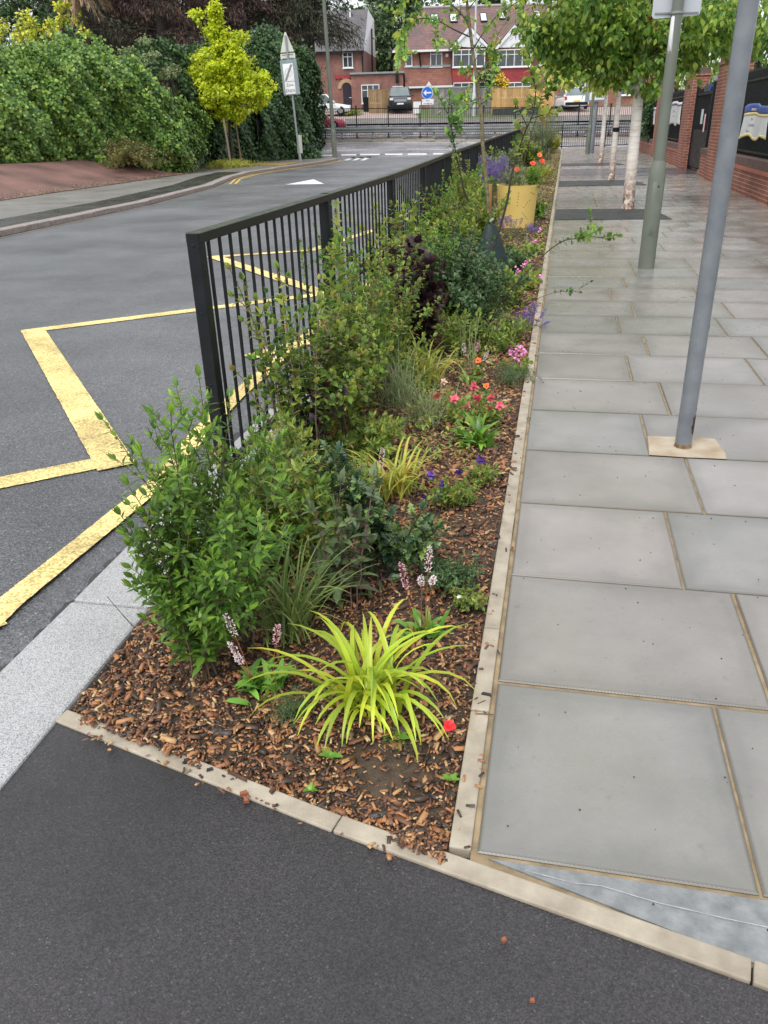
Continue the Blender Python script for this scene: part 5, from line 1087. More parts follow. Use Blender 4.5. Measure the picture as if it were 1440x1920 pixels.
    # chips and crumbs spilled on the edging and tarmac
mulch()
chipm = [mat('red_chip', (.2, .06, .03), (.3, .1, .05), 90, .7), mat('charcoal_chip', (.012, .012, .014), (.03, .03, .03), 90, .5), mat('brown_chip', (.06, .03, .02), (.1, .05, .03), 90, .7), mat('tan_chip', (.4, .25, .12), None, 90, .7)]
for i, (x, y, L_, w_, a, k, lb) in enumerate([
    (457, 1488, .022, .013, .5, 0, 'red brown wood chip on the dark tarmac just below the edging'), (462, 1500, .018, .014, 1.9, 0, 'second red brown wood chip, touching the first on the tarmac'),
    (350, 1427, .016, .013, .3, 1, 'round black charcoal lump on the front edging'), (393, 1442, .018, .008, .5, 1, 'short charcoal sliver on the front edging'), (446, 1455, .062, .008, -.35, 2, 'long thin brown twig lying along the front edging'),
    (511, 1482, .018, .012, 1.2, 2, 'dark brown chip on the front edging, right of the long twig'), (945, 1762, .012, .010, .7, 0, 'orange chip alone on the tarmac to the right'), (912, 1302, .03, .011, -.2, 1, 'black charcoal stick lying across the side edging'),
    (910, 1338, .05, .003, .1, 2, 'thin brown twig crossing the side edging onto the slab'), (903, 1316, .034, .004, .7, 2, 'thin twig slanting over the side edging'), (998, 1875, .010, .008, .2, 0, 'small orange crumb low on the tarmac'), (700, 1400, .008, .006, 0, 3, 'pale crumb')]):
    if lb == 'pale crumb': continue
    X, Y, _ = gr(x, y, .008); mb = MB(); mb.add([(-.5*L_, -.5*w_, 0), (.5*L_, -.4*w_, 0), (.42*L_, .5*w_, 0), (-.4*L_, .46*w_, 0), (-.42*L_, -.4*w_, w_*.6), (.4*L_, -.3*w_, w_*.5), (.36*L_, .4*w_, w_*.65), (-.4*L_, .38*w_, w_*.5)], [(4, 5, 6, 7), (0, 1, 5, 4), (1, 2, 6, 5), (2, 3, 7, 6), (3, 0, 4, 7)])
    o = mb.build('wood_chip', chipm[k]); o.location = (X, Y, .0055); o.rotation_euler = (0, 0, a); tag(o, lb, 'wood chip', 'chips spilled out of the bed')
# fine grit on slabs and tarmac: uncountable
r = rng(8); N = 700; X = r.uniform(-1.3, 2.2, N); Y = r.uniform(.2, 8, N); ok = (X > -.08) | (Y < 1.1); X, Y = X[ok], Y[ok]; n = len(X)
tag(inst('grit', octa(1), np.stack([X, Y, np.full(n, .003)], -1), r.normal(0, 1, (n, 3)), np.tile([0, 0, 1.], (n, 1)), r.uniform(.0012, .0034, n), chipm[1]), kind='stuff')
# ---------------------------------------------------------------- plants of the bed, front to back
def B(x, y): return gr(x, y, 0)[:2]
b0 = B(690, 1325)
fan = [(R_(a), L_*.88, e_) for a, L_, e_ in ((-80, .42, 70), (-65, .40, 74), (-95, .38, 66), (-100, .34, 80), (-40, .43, 62), (-25, .46, 58), (-10, .42, 66), (5, .42, 68), (20, .40, 70), (170, .42, 66), (185, .44, 60), (200, .42, 58), (215, .36, 52), (150, .40, 72), (130, .36, 74), (60, .34, 75), (100, .38, 80), (90, .36, 82), (-55, .30, 50), (240, .30, 60), (-75, .30, 60))]
blades('large lime yellow daylily clump arching over the bark at the front of the bed', b0, 70, .22, .41, .0165, G_lime, 12, el=(58, 88), curl=(1.3, 2.8), rb=.032, fan=fan, group='lime yellow daylilies')
blades('second lime yellow daylily with browning tips behind the holly stem', B(735, 925), 66, .18, .34, .0125, G_limed, 13, el=(50, 86), curl=(1.2, 2.9), rb=.035, group='lime yellow daylilies')
blades('loose lime daylily farthest back, left of the orange poppies', B(800, 725), 46, .22, .42, .012, G_limed, 14, el=(60, 88), curl=(.9, 2.8), rb=.04, group='lime yellow daylilies')
gq = 'green grass tufts'
blades('dark green grass clump between the privet and the big daylily', B(545, 1185), 110, .20, .40, .007, G_grass, 15, name='grass_tuft', cat='grass', el=(50, 86), curl=(.6, 1.8), rb=.035, group=gq)
blades('small neat green grass tuft near the purple flowers', B(800, 1022), 60, .08, .15, .0045, G_grass, 16, name='grass_tuft', cat='grass', el=(45, 88), curl=(.3, 1.), rb=.018, group=gq)
blades('straggly grass behind the dark leaved stems', B(625, 1005), 60, .15, .3, .006, G_grass, 17, name='grass_tuft', cat='grass', el=(50, 88), curl=(.6, 2.), rb=.05, group=gq)
blades('airy feathery grass in the middle of the bed', B(745, 760), 170, .22, .45, .0032, G_feath, 18, name='feather_grass', cat='grass', el=(55, 88), curl=(.8, 2.2), rb=.05, group='feathery grasses')
blades('fine grass spraying low behind the second daylily', B(800, 790), 150, .16, .32, .003, G_feath, 19, name='feather_grass', cat='grass', el=(35, 85), curl=(.5, 1.6), rb=.05, group='feathery grasses')
blades('upright grass stalks beside the daylily farthest back', B(880, 700), 22, .3, .5, .003, G_feath, 20, name='feather_grass', cat='grass', el=(80, 89), curl=(.1, .8), rb=.03, group='feathery grasses')
# bistorts: glossy clump + pale spikes
def bistort(label, b, n, sp, seed, ll=.075):
    e = blades(label, b, n, .05, .11, .022, G_bist, seed, name='bistort', el=(25, 80), curl=(.4, 1.4), rb=.03, group='bistorts with pale flower spikes', seg=6)
    for i, (x, y, y1) in enumerate(sp):
        u_, v_ = UV(*b); uu, z1 = at(x, y, v_); _, z0 = at(x, y1, v_); X, Y, _z = W(uu, v_); X -= b[0]; Y -= b[1]
        spike(e, X*.35, Y*.35, z0, z1, F_white if i % 3 != 1 else F_pink, seed*10+i, lean=(X*.65, Y*.65))
    return e
bistort('glossy low bistort left of the big daylily with pale pink spikes', B(497, 1288), 46, ((423, 1147, 1188), (521, 1165, 1203), (430, 1198, 1228), (441, 1222, 1240)), 31)
bistort('bistort right of the big daylily with the tallest pink spikes', B(790, 1185), 26, ((806, 1020, 1068), (752, 1050, 1100), (790, 1074, 1092), (813, 1076, 1090)), 32)
bistort('bistort with one pale spike rising through the second daylily', B(708, 935), 12, ((717, 836, 875),), 33)
bistort('distant bistort with spikes in front of the orange poppy', B(880, 715), 16, ((869, 640, 664), (897, 640, 656), (915, 655, 675)), 34)
bistort('farthest bistort spikes near the side edging below the planter', B(985, 490), 12, ((989, 436, 458), (1001, 440, 456), (992, 462, 474)), 35)
# privet like shrubs at the front left
def tipsfrom(b, lst, dv=0.):
    out = []
    for t in lst:
        x, y = t[:2]; dd = t[2] if len(t) > 2 else 0.
        u_, v_ = UV(*b); uu, z = at(x, y, v_+dd); X, Y, _ = W(uu, v_+dd); out.append((X-b[0], Y-b[1], z))
    return out
gp_ = 'bright green privet bushes'
b1 = B(372, 1262); shrub('bright green privet bush leaning over the kerb at the front corner of the bed', b1, .7, .2, 15, T_lance, .042, .019, G_priv, M_bark, 41, name='privet_bush', tips=tipsfrom(b1, ((240, 905, .05), (262, 840, .15), (225, 960, .05), (270, 1010, 0), (340, 870, .1), (430, 900, .15), (500, 985, 0), (250, 985, .1), (380, 790, .3), (300, 930, .1), (455, 960, 0), (400, 1040, 0), (330, 1110, 0), (440, 1120, 0))), bare=.12, nbr=8, brl=.30, r0=.0034, jit=.045, group=gp_)
b2 = B(420, 1195); shrub('tall open privet bush in front of the railing end post', b2, .8, .25, 13, T_lance, .044, .020, G_priv, M_bark, 42, name='privet_bush', tips=tipsfrom(b2, ((372, 700, .2), (192, 782, .25), (290, 800, .2), (430, 740, .3), (480, 790, .3), (520, 830, .1), (330, 720, .35), (265, 850, .1), (600, 900, 0))), bare=.2, nbr=7, brl=.28, r0=.0036, group=gp_)
b3 = B(520, 1050); shrub('dense mid green bush behind the front privets, under the rails', b3, .55, .25, 17, T_lance, .038, .019, G_shrub, M_bark, 43, name='privet_bush', tips=tipsfrom(b3, ((560, 860, .1), (610, 850, 0), (520, 870, .2), (470, 880, .2), (600, 930, -.1))), bare=.15, nbr=7, brl=.3, group=gp_)
# bare twigs
b4 = B(262, 1178)
tag(stems_mesh([(bez(np.array([b4[0]-.02, b4[1], 0]), np.array([b4[0]-.06, b4[1]+.01, .04]), np.array([b4[0]-.11, b4[1]+.02, .10]), 6), .002, .001)], M_bark, None, 'twig'), 'short bare reddish twig poking up beside the kerb stone', 'twig')
# dark bronze nettle leaved stems
b5 = B(640, 1115); shrub('dark bronze leaved plant with purple buds behind the big daylily', b5, .36, .16, 9, T_nettle, .055, .045, G_netl, mat('purple_stem', (.10, .03, .05), (.14, .06, .06), 20, .6), 44, name='bronze_leaf_plant', cat='plant', tips=tipsfrom(b5, ((585, 950, 0), (640, 985, 0), (700, 890, .1), (690, 1010, 0), (590, 1040, -.05), (640, 900, .15), (730, 1080, 0))), bare=.1, nbr=2, brl=.25, r0=.0035, whorl=2, droop=.3, group='bronze leaved plants')
b6 = B(560, 1010)
# holly
b7 = B(745, 1075); hl = tipsfrom(b7, ((612, 835, .1), (700, 1000, .05), (790, 950, .0), (640, 900, .05), (660, 880, .15), (600, 860, .2), (745, 990, -.03), (820, 985, 0), (700, 930, .1), (560, 850, .25)))
shrub('young holly with a leaning dark stem and spiny blue green leaves', b7, .45, .2, 10, T_holly, .046, .024, G_holly, M_barkd, 45, name='holly', tips=hl, bare=.2, nbr=5, brl=.3, r0=.006, whorl=3, group=None)
# low plants
shrub('low sprawling green herb with fine leaves right of the bistort spikes', B(850, 1090), .10, .13, 26, T_small, .016, .011, G_dark, M_barkg, 46, name='low_herb', cat='plant', nbr=3, brl=.5, r0=.0015, bare=.05, group='low herbs', jit=.06)
shrub('low heathery herb under the left edge of the big daylily', B(545, 1345), .11, .05, 16, T_needle, .016, .008, G_dark, M_barkg, 47, name='low_herb', cat='plant', nbr=2, brl=.4, r0=.0012, bare=.05, group='low herbs', jit=.03)
shrub('low green herb beneath the purple columbines', B(850, 940), .10, .10, 22, T_small, .018, .012, G_shrub, M_barkg, 48, name='low_herb', cat='plant', nbr=3, brl=.5, r0=.0015, bare=.05, group='low herbs', jit=.05)
shrub('fine olive herb spreading by the side edging beyond the columbines', B(960, 715), .12, .14, 34, T_needle, .02, .010, G_dark, M_barkg, 49, name='low_herb', cat='plant', nbr=3, brl=.5, r0=.0015, bare=.05, group='low herbs', jit=.08)
shrub('mat of willowy green shoots in front of the feathery grass', B(690, 850), .22, .22, 34, T_lance, .036, .014, G_shrub, M_barkg, 50, name='low_herb', cat='plant', nbr=0, r0=.002, bare=.2, group='low herbs', jit=.14, whorl=3)
for i, (x, y, s, lb) in enumerate(((618, 1418, .035, 'tiny green seedling at the front of the bark'), (285, 1368, .02, 'tiny pale seedling at the front left of the bark'), (338, 1452, .018, 'x'), (848, 1462, .028, 'small seedling at the right edge of the bare soil'), (735, 1385, .05, 'serrated green weed right under the big daylily'), (580, 1482, .02, 'small pale seedling on the soil near the front edging'), (935, 890, .045, 'light green weed by the side edging below the rosette'), (1030, 1195, .01, 'x'))):
    if lb == 'x': continue
    b = B(x, y); e = empty('seedling', (b[0], b[1], 0), 0, lb, 'seedling', 'seedlings'); r = rng(60+i); n = 9; a = r.random(n)*2*PI
    inst('leaves', T_nettle, np.zeros((n, 3)), np.stack([np.cos(a), np.sin(a), r.uniform(.2, 1.1, n)], -1), np.tile([0, 0, 1.], (n, 1)), s*r.uniform(.6, 1.1, n), G_rose if i % 2 else G_bist, e)
# bright broad leaf rosette
blades('bright green broad leaved rosette by the side edging', B(893, 838), 52, .08, .20, .034, G_rose, 61, name='leafy_rosette', el=(35, 82), curl=(.5, 1.5), rb=.025, seg=7, gut=.25)
blades('low broad green rosette between the daylily and the columbines', B(870, 790), 24, .06, .14, .026, G_rose, 62, name='leafy_rosette', el=(20, 70), curl=(.5, 1.5), rb=.03, seg=7, gut=.25)
# columbines
def flower_plant(label, b, blooms, m, seed, name, cat, ml, T=T_round, ll=.03, h=.2, kind='nod', size=.02, nst=12, spread=.09, group=None, gap=.05):
    e = shrub(label, b, h*.7, spread, nst, T, ll, gap, ml, M_barkg, seed, name=name, cat=cat, bare=.25, nbr=1, brl=.3, r0=.0015, group=group, tipn=3, jit=.03)
    for i, (x, y) in enumerate(blooms):
        u_, v_ = UV(*b); uu, z = at(x, y, v_); X, Y, _ = W(uu, v_); X -= b[0]; Y -= b[1]; z = max(z, .03)
        ln = bez(np.array([0, 0, 0.]), np.array([X*.3, Y*.3, z*.8]), np.array([X, Y, z]), 7); stems_mesh([(ln, .0014, .0009)], M_barkg, e, 'flower_stem')
        up = (0, -.3, 1)
        if kind == 'nod': petals(e, (X, Y, z), size*1.1, 5, m, seed+i, .55, (.5*math.sin(i*3), -.6, .35*math.cos(i*2.3)), T=T_ovate); petals(e, (X, Y-.004, z), size*.8, 5, m, seed+i+50, .9, (.2*math.sin(i*3), -.6, -.6), T=T_round)
        elif kind == 'poppy': petals(e, (X, Y, z), size, 6, m, seed+i, .9, (.3*math.sin(i*2), -.6, .7), eye=mat('poppy_eye', (.02, .01, .01)))
        elif kind == 'cluster':
            r = rng(seed+i); n = 9; P = np.array([X, Y, z])+r.normal(0, size*.7, (n, 3)); V5 = join3([(lambda a: (tpl([.4], 2, .2, .1)[0] @ np.array([[math.cos(a), math.sin(a), 0], [-math.sin(a), math.cos(a), 0], [0, 0, 1]]), tpl([.4], 2)[1], np.zeros((0, 4), int)))(2*PI*k/5) for k in range(5)])
            inst('bloom', V5, P, r.normal(0, .5, (n, 3))+np.array([0, 0.2, 0]), r.normal(0, .3, (n, 3))+np.array([0, -.6, .7]), np.full(n, size*.62), m, e)
    return e
flower_plant('pink columbine clump with nodding bells above the bright rosette', B(885, 800), ((852, 745), (895, 742), (921, 741), (937, 757), (921, 762), (874, 757), (890, 720), (818, 737)), F_aqu, 71, 'columbine', 'flower', G_shrub, size=.026, h=.22, nst=16, spread=.13, ll=.035, group='columbines')
flower_plant('purple columbine clump right of the second daylily', B(835, 945), ((808, 886), (860, 879), (902, 857), (825, 925), (795, 925), (830, 903)), F_vio, 72, 'columbine', 'flower', G_shrub, size=.02, h=.2, nst=12, spread=.11, ll=.022, group='columbines')
flower_plant('yellowing columbine with a faded bloom behind the pink ones', B(835, 770), ((832, 712), (842, 722)), mat('faded_petal', (.6, .4, .25), (.7, .5, .4), 30, .6), 73, 'columbine', 'flower', G_limed, size=.022, h=.2, nst=10, spread=.08, ll=.025, group='columbines')
flower_plant('pink geranium nearest the camera by the side edging', B(965, 700), ((957, 655), (966, 662), (974, 652), (976, 670), (982, 662), (968, 685), (976, 683)), F_ger, 74, 'geranium', 'flower', G_shrub, kind='cluster', size=.018, h=.15, nst=14, spread=.10, ll=.03, group='pink geraniums')
flower_plant('pink geranium beside the leaning branch', B(985, 545), ((987, 491), (982, 497), (992, 494), (1012, 521), (1015, 527), (970, 505)), F_ger, 75, 'geranium', 'flower', G_shrub, kind='cluster', size=.02, h=.2, nst=14, spread=.14, ll=.04, group='pink geraniums')
flower_plant('farthest pink geranium below the yellow planter', B(1005, 475), ((1003, 452), (1008, 462), (1012, 432)), F_ger, 76, 'geranium', 'flower', G_shrub, kind='cluster', size=.02, h=.2, nst=12, spread=.12, ll=.04, group='pink geraniums')
flower_plant('orange red avens flower on the open bark in front of the green bag', B(893, 700), ((896, 674),), F_or, 77, 'orange_avens', 'flower', G_shrub, kind='poppy', size=.028, h=.08, nst=5, spread=.05, ll=.03, group='orange flowers')
flower_plant('orange avens among the pink columbines', B(912, 750), ((912, 722),), F_or, 78, 'orange_avens', 'flower', G_shrub, kind='poppy', size=.024, h=.1, nst=4, spread=.05, ll=.03, group='orange flowers')
flower_plant('orange red flower in the dark shrubs below the green bag', B(872, 620), ((871, 570),), F_or, 79, 'orange_avens', 'flower', G_shrub, kind='poppy', size=.035, h=.2, nst=6, spread=.08, ll=.04, group='orange flowers')
# red fallen petal
X, Y, _ = gr(841, 1358, .02); e = empty('fallen_petal', (X, Y, .012), 0, 'crumpled scarlet petal lying on the bark near the right edge', 'petal'); petals(e, (0, 0, 0), .024, 4, F_scar, 5, 1.2, (.2, -.5, 1))
for (x, y, lb) in ((1335/1440*520/1*1+0, 0, ''),): pass
for i, (x, y) in enumerate(((862, 1119), (1365/1, 0))):
    if y == 0: continue
    X, Y, _ = gr(x, y, .02); e = empty('daisy', (X, Y, 0), 0, 'tiny white daisy on the bark near the side edging', 'flower'); stems_mesh([(np.array([(0, 0, 0), (0, 0, .02)], float), .001, .001)], M_barkg, e, 'stem'); petals(e, (0, 0, .02), .011, 12, F_wh, 3, .1, (0, -.3, 1), T=T_lance, eye=F_yel)
# tall shrubs along the rail
gt = 'leafy shrubs along the railing'
for i, (x, y, sh, h_, lst, lb) in enumerate((
    (585, 880, (0, 0), .8, ((500, 545, .3), (545, 620, .2), (640, 560, .2), (600, 700, .1), (530, 760, 0), (655, 700, -.1), (480, 610, .3)), 'loose arching shrub before the first rail panel'),
    (640, 830, (0, 0), .85, ((600, 520, .4), (660, 500, .4), (690, 600, .1), (620, 640, .1), (700, 690, -.1), (650, 740, -.1)), 'loose arching shrub between the first and second rail posts'),
    (690, 760, (0, 0), .9, ((655, 430, .7), (700, 470, .5), (740, 520, .3), (760, 600, 0), (680, 560, .2), (720, 650, -.1)), 'loose arching shrub behind the second rail post'),
    (750, 680, (0, 0), .9, ((720, 410, .9), (780, 430, .7), (800, 500, .2), (760, 560, .1), (820, 560, 0)), 'loose arching shrub mingling with the dark ninebark'),
    (820, 600, (0, 0), .9, ((800, 400, .8), (840, 420, .6), (860, 480, .2), (880, 540, 0)), 'loose arching shrub below the fifth rail post'),
    (730, 600, (0, 0), 1.15, ((700, 365, .9), (740, 360, .9), (775, 375, .7), (650, 400, .9), (800, 420, .4), (720, 440, .4), (690, 480, .2)), 'tall airy shrub rising to the top rail at the third post'),
    (800, 520, (0, 0), 1.2, ((790, 330, 1.), (830, 320, 1.), (860, 330, .8), (750, 350, 1.1), (880, 380, .3), (820, 400, .3)), 'tall airy shrub rising over the rails beyond the third post'),
    (862, 455, (0, 0), 1.25, ((850, 285, 1.2), (880, 300, 1.), (830, 300, 1.3), (900, 340, .4), (870, 350, .4)), 'tall airy shrub over the rails left of the spotted trunk'),
    (640, 770, (0, 0), 1.0, ((615, 385, .9), (590, 420, .8), (640, 430, .6), (560, 450, .8), (670, 520, .2), (610, 520, .3)), 'tall airy shrub reaching the top rail at the second post'))):
    b = B(x, y); b = (max(b[0], float(railx(b[1]))+.2), b[1]); shrub(lb, b, h_, .25, 11, T_ovate, .036, .032, G_shrub if i % 2 else G_priv, M_bark, 500+i, name='arching_shrub', tips=tipsfrom(b, lst), bare=.2, nbr=6, brl=.22, r0=.004, group='loose arching shrubs by the rails')
b = B(560, 905); shrub('slender shrub with round bright leaves reaching over the first rail panel', b, .9, .2, 8, T_ovate, .042, .034, G_shrub, M_bark, 81, tips=tipsfrom(b, ((430, 500, .35), (455, 520, .3), (520, 500, .35), (560, 560, .3), (480, 560, .2), (600, 560, .2), (440, 690, .1), (520, 690, .1))), bare=.42, nbr=4, brl=.20, group=gt)
b = B(610, 860); shrub('tall leafy shrub in front of the second rail post', b, 1.0, .2, 10, T_ovate, .045, .030, G_shrub, M_bark, 82, tips=tipsfrom(b, ((630, 380, .9), (625, 460, .8), (600, 560, .4), (650, 560, .4), (590, 620, .3), (640, 620, .2), (680, 640, .2), (560, 640, .2), (620, 700, 0), (670, 700, 0))), bare=.25, nbr=5, brl=.22, group=gt)
b = B(600, 900); shrub('purple leaved ninebark low among the green stems by the rail', b, .5, .15, 5, T_lobe, .055, .045, G_purple, M_barkd, 83, name='ninebark', tips=tipsfrom(b, ((640, 735, .1), (560, 690, .3), (600, 720, .2), (610, 640, .4), (555, 740, .2))), bare=.35, nbr=3, brl=.25, group='purple ninebarks')
b = B(660, 800); shrub('twiggy green shrub behind the purple leaves', b, .75, .25, 14, T_ovate, .038, .026, G_shrub, M_bark, 84, tips=tipsfrom(b, ((700, 560, .4), (680, 610, .3), (740, 600, .3), (650, 640, .2), (720, 680, 0), (690, 720, 0), (640, 700, 0))), bare=.2, nbr=5, brl=.22, group=gt)
b = B(700, 720); shrub('mid green shrub left of the dark purple ninebark', b, .8, .3, 16, T_lance, .045, .026, G_shrub, M_bark, 85, tips=tipsfrom(b, ((700, 530, .2), (680, 560, .3), (720, 545, .2), (650, 590, .3), (735, 600, 0), (690, 480, .6), (660, 500, .6))), bare=.15, nbr=5, brl=.25, group=gt)
b = B(790, 655); shrub('large dark purple ninebark in the middle of the bed', b, .8, .25, 14, T_lobe, .075, .05, G_purple, M_barkd, 86, name='ninebark', tips=tipsfrom(b, ((800, 480, .3), (770, 500, .2), (830, 500, .1), (760, 540, .1), (810, 540, 0), (740, 470, .5), (700, 470, .6), (660, 480, .7))), bare=.1, nbr=5, brl=.3, group='purple ninebarks')
b = B(740, 620); shrub('tall pale leaved shrub screening the third rail post', b, .95, .3, 14, T_ovate, .055, .036, G_shrub, M_bark, 87, tips=tipsfrom(b, ((740, 370, 1.), (700, 390, 1.1), (780, 380, .9), (720, 430, .7), (770, 430, .6), (690, 450, .7), (760, 480, .4), (800, 470, .3))), bare=.15, nbr=5, brl=.25, group=gt)
b = B(800, 500); shrub('reddish purple ninebark near the fifth rail post', b, .7, .35, 18, T_lobe, .075, .05, leafmat('red_purple_leaf', [(.035, .016, .018), (.055, .022, .022), (.075, .03, .026), (.05, .04, .024)], .45, .25), M_barkd, 88, name='ninebark', tips=tipsfrom(b, ((820, 375, .5), (850, 385, .3), (800, 400, .4), (840, 420, .1), (870, 440, 0))), bare=.1, nbr=5, brl=.3, group='purple ninebarks')
b = B(850, 600); shrub('spreading blue green shrub left of the watering bag', b, .75, .4, 20, T_ovate, .045, .030, G_dark, M_barkd, 89, tips=tipsfrom(b, ((820, 450, .3), (860, 470, .1), (880, 520, 0), (800, 520, .1), (900, 560, -.1), (840, 560, 0))), bare=.12, nbr=6, brl=.3, group='blue green shrubs')
b = B(895, 635); e = shrub('blue green shrub sending a long branch out over the paving', b, .6, .3, 14, T_ovate, .04, .026, G_dark, M_barkd, 90, tips=tipsfrom(b, ((900, 500, .1), (940, 540, 0), (860, 540, .1), (960, 600, -.1), (850, 610, 0), (920, 590, -.1), (985, 520, 0))), bare=.15, nbr=6, brl=.3, group='blue green shrubs')
def branch(e, b, pts, T, ll, gap, m, seed, r0=.006, bare=.5, tw=4, ms=None):
    """long single branch through photo points at the plant's own distance"""
    u_, v_ = UV(*b); P = []
    for x, y, *dd in pts:
        uu, z = at(x, y, v_+(dd[0] if dd else 0)); X, Y, _ = W(uu, v_+(dd[0] if dd else 0)); P.append((X-b[0], Y-b[1], max(0, z)))
    P = np.array(P); Q = []
    for i in range(len(P)-1):
        for k in range(4): Q.append(P[i]+(P[i+1]-P[i])*k/4)
    Q.append(P[-1]); Q = np.array(Q)
    for _ in range(2): Q[1:-1] = (Q[:-2]+Q[1:-1]*2+Q[2:])/4
    r = rng(seed); acc = []; lines = [(Q, r0, r0*.35)]; place_leaves(Q, r, T, ll, gap, bare, acc, 5)
    n = len(Q)
    for k in range(tw):
        i = int(n*(bare+(1-bare)*(k+.7)/(tw+1))); d = Q[min(i+1, n-1)]-Q[i-1]; L = np.linalg.norm(Q[-1]-Q[0])*.16*r.uniform(.6, 1.2); dr = d/np.linalg.norm(d)*.6+r.normal(0, .6, 3); dr[2] = abs(dr[2])*.7; dr /= np.linalg.norm(dr)
        tl = bez(Q[i], Q[i]+dr*L*.5, Q[i]+dr*L, 5); lines.append((tl, r0*.4, r0*.25)); place_leaves(tl, r, T, ll, gap*.8, .2, acc, 5)
    bo = stems_mesh(lines, ms or M_barkd, e, 'branch'); leaves_from('leaves', acc, T, m, bo); return bo
branch(e, b, ((905, 625), (940, 560), (985, 510), (1030, 465), (1060, 446), (1085, 445), (1110, 440), (1138, 445)), T_ovate, .06, .028, G_priv, 5, .006, .62, 5)
branch(e, b, ((900, 620), (950, 590), (1000, 560), (1040, 545), (1070, 543), (1086, 545)), T_ovate, .035, .022, G_dark, 6, .003, .75, 2)
# twin bare stems rising out of the shrubs: young magnolia like sapling
b = B(922, 560); e = empty('sapling', (b[0], b[1], 0), 0, 'slender dark sapling leaning right past the yellow planter, leaves at its tip', 'tree', 'young saplings in the bed')
branch(e, b, ((921, 480), (940, 420), (953, 370), (958, 330), (970, 290), (985, 245), (1000, 215), (1005, 175), (1000, 140)), T_ovate, .10, .05, G_shrub, 7, .012, .55, 6)
b = B(880, 470); e = empty('sapling', (b[0], b[1], 0), 0, 'upright sapling with large glossy leaves standing out against the main road', 'tree', 'young saplings in the bed')
branch(e, b, ((888, 400), (870, 360), (862, 320), (855, 290), (848, 250), (840, 215), (843, 180)), T_ovate, .13, .045, leafmat('glossy_sapling', [(.05, .14, .035), (.08, .2, .05), (.13, .28, .06)], .28, .2, .6), 8, .012, .5, 6)
# large leaves hanging near (1010,130)
b = B(985, 400); e = empty('sapling', (b[0], b[1], 0), 0, 'tall thin sapling with a tuft of big bright leaves before the terrace', 'tree', 'young saplings in the bed')
branch(e, b, ((980, 330), (985, 290), (1000, 240), (1012, 200), (1018, 165), (1010, 135)), T_ovate, .16, .06, G_priv, 9, .009, .62, 3)
# shrubs at the back of the near half
b = B(905, 470); shrub('bright green bush between the spotted trunk and the rails', b, .8, .45, 18, T_ovate, .055, .036, G_shrub, M_bark, 91, tips=tipsfrom(b, ((870, 330, 1.), (850, 300, 1.5), (880, 360, .5), (840, 380, .5), (900, 400, 0), (915, 420, 0))), bare=.1, nbr=6, brl=.3, group=gt)
b = B(890, 400); shrub('leafy bush along the rails left of the yellow planter', b, .7, .4, 16, T_ovate, .06, .04, G_priv, M_bark, 92, tips=tipsfrom(b, ((880, 310, .8), (860, 290, 1.8), (900, 330, .3))), bare=.1, nbr=6, brl=.3, group=gt)
b = B(940, 520); shrub('low leafy growth at the foot of the watering bag', b, .35, .35, 24, T_ovate, .04, .03, G_dark, M_bark, 93, bare=.1, nbr=4, brl=.3, group='blue green shrubs', jit=.15)
# lavenders / catmints
def catmint(label, b, h, spread, n, seed, group='purple catmints', flen=.12, fr=.012, leafy=G_gg, tips=None):
    e = shrub(label, b, h*.6, spread*.8, n//2, T_needle, .025, .012, leafy, M_barkg, seed, name='catmint', cat='flower', nbr=2, brl=.3, r0=.0015, bare=.05, group=group, jit=spread*.3)
    r = rng(seed+3); tt = list(tips or [])
    while len(tt) < n: a = r.random()*2*PI; q = math.sqrt(r.random())*spread; tt.append((q*math.cos(a), q*math.sin(a), h*r.uniform(.7, 1.05)))
    for i, t in enumerate(tt): spike(e, t[0]*.4, t[1]*.4, max(.02, t[2]-flen), t[2], F_lav, seed*100+i, fr, (t[0]*.6, t[1]*.6), 46, sm=M_barkg)
    return e
b = B(985, 615); catmint('purple catmint spilling over the side edging, nearest the camera', b, .16, .12, 14, 101, tips=tipsfrom(b, ((1025, 575), (1018, 585), (1008, 568), (1022, 605), (1030, 600), (995, 580), (1000, 562), (985, 575))), flen=.08, fr=.013)
b = B(960, 445); catmint('purple catmint in front of the yellow planter', b, .3, .25, 16, 102, flen=.1, fr=.016)
b = B(925, 385); catmint('tall purple catmint behind the spotted trunk', b, .85, .35, 30, 103, flen=.26, fr=.034, tips=None)
b = B(905, 360); catmint('purple catmint between the rails and the planter', b, .8, .35, 20, 104, flen=.24, fr=.034)
b = B(1000, 440); catmint('small purple catmint between planter and side edging', b, .16, .12, 10, 105, flen=.08, fr=.015)
# contents of the planter
pX, pY = pl.location.x, pl.location.y
def onz(e, z):
    e.location.z = z; return e
onz(shrub('dense grey green foliage filling the yellow planter', (pX, pY), .32, .3, 34, T_needle, .05, .016, G_gg, M_barkg, 111, name='planter_foliage', cat='plant', nbr=3, brl=.35, r0=.002, bare=.0, jit=.1), .55)
onz(shrub('bright leafy plant at the right rim of the yellow planter', (pX+.22, pY-.08), .28, .1, 12, T_lance, .06, .03, G_rose, M_barkg, 112, name='planter_foliage', cat='plant', nbr=2, brl=.35, r0=.002, bare=.0, jit=.04), .55)
def poppy(label, x, y, seed, m=F_red, sz=.05):
    u_, v_ = UV(pX, pY); uu, z = at(x, y, v_); X, Y, _ = W(uu, v_); e = empty('poppy', (X, Y, .55), 0, label, 'flower', 'red poppies above the yellow planter')
    stems_mesh([(bez(np.array([.03, 0, 0.]), np.array([0, 0, (z-.55)*.6]), np.array([0, 0, z-.55]), 6), .002, .0015)], M_barkg, e, 'stem'); petals(e, (0, 0, z-.55), sz, 7, m, seed, .9, (.2*math.sin(seed), -.7, .6), eye=mat('poppy_eye', (.02, .01, .01)))
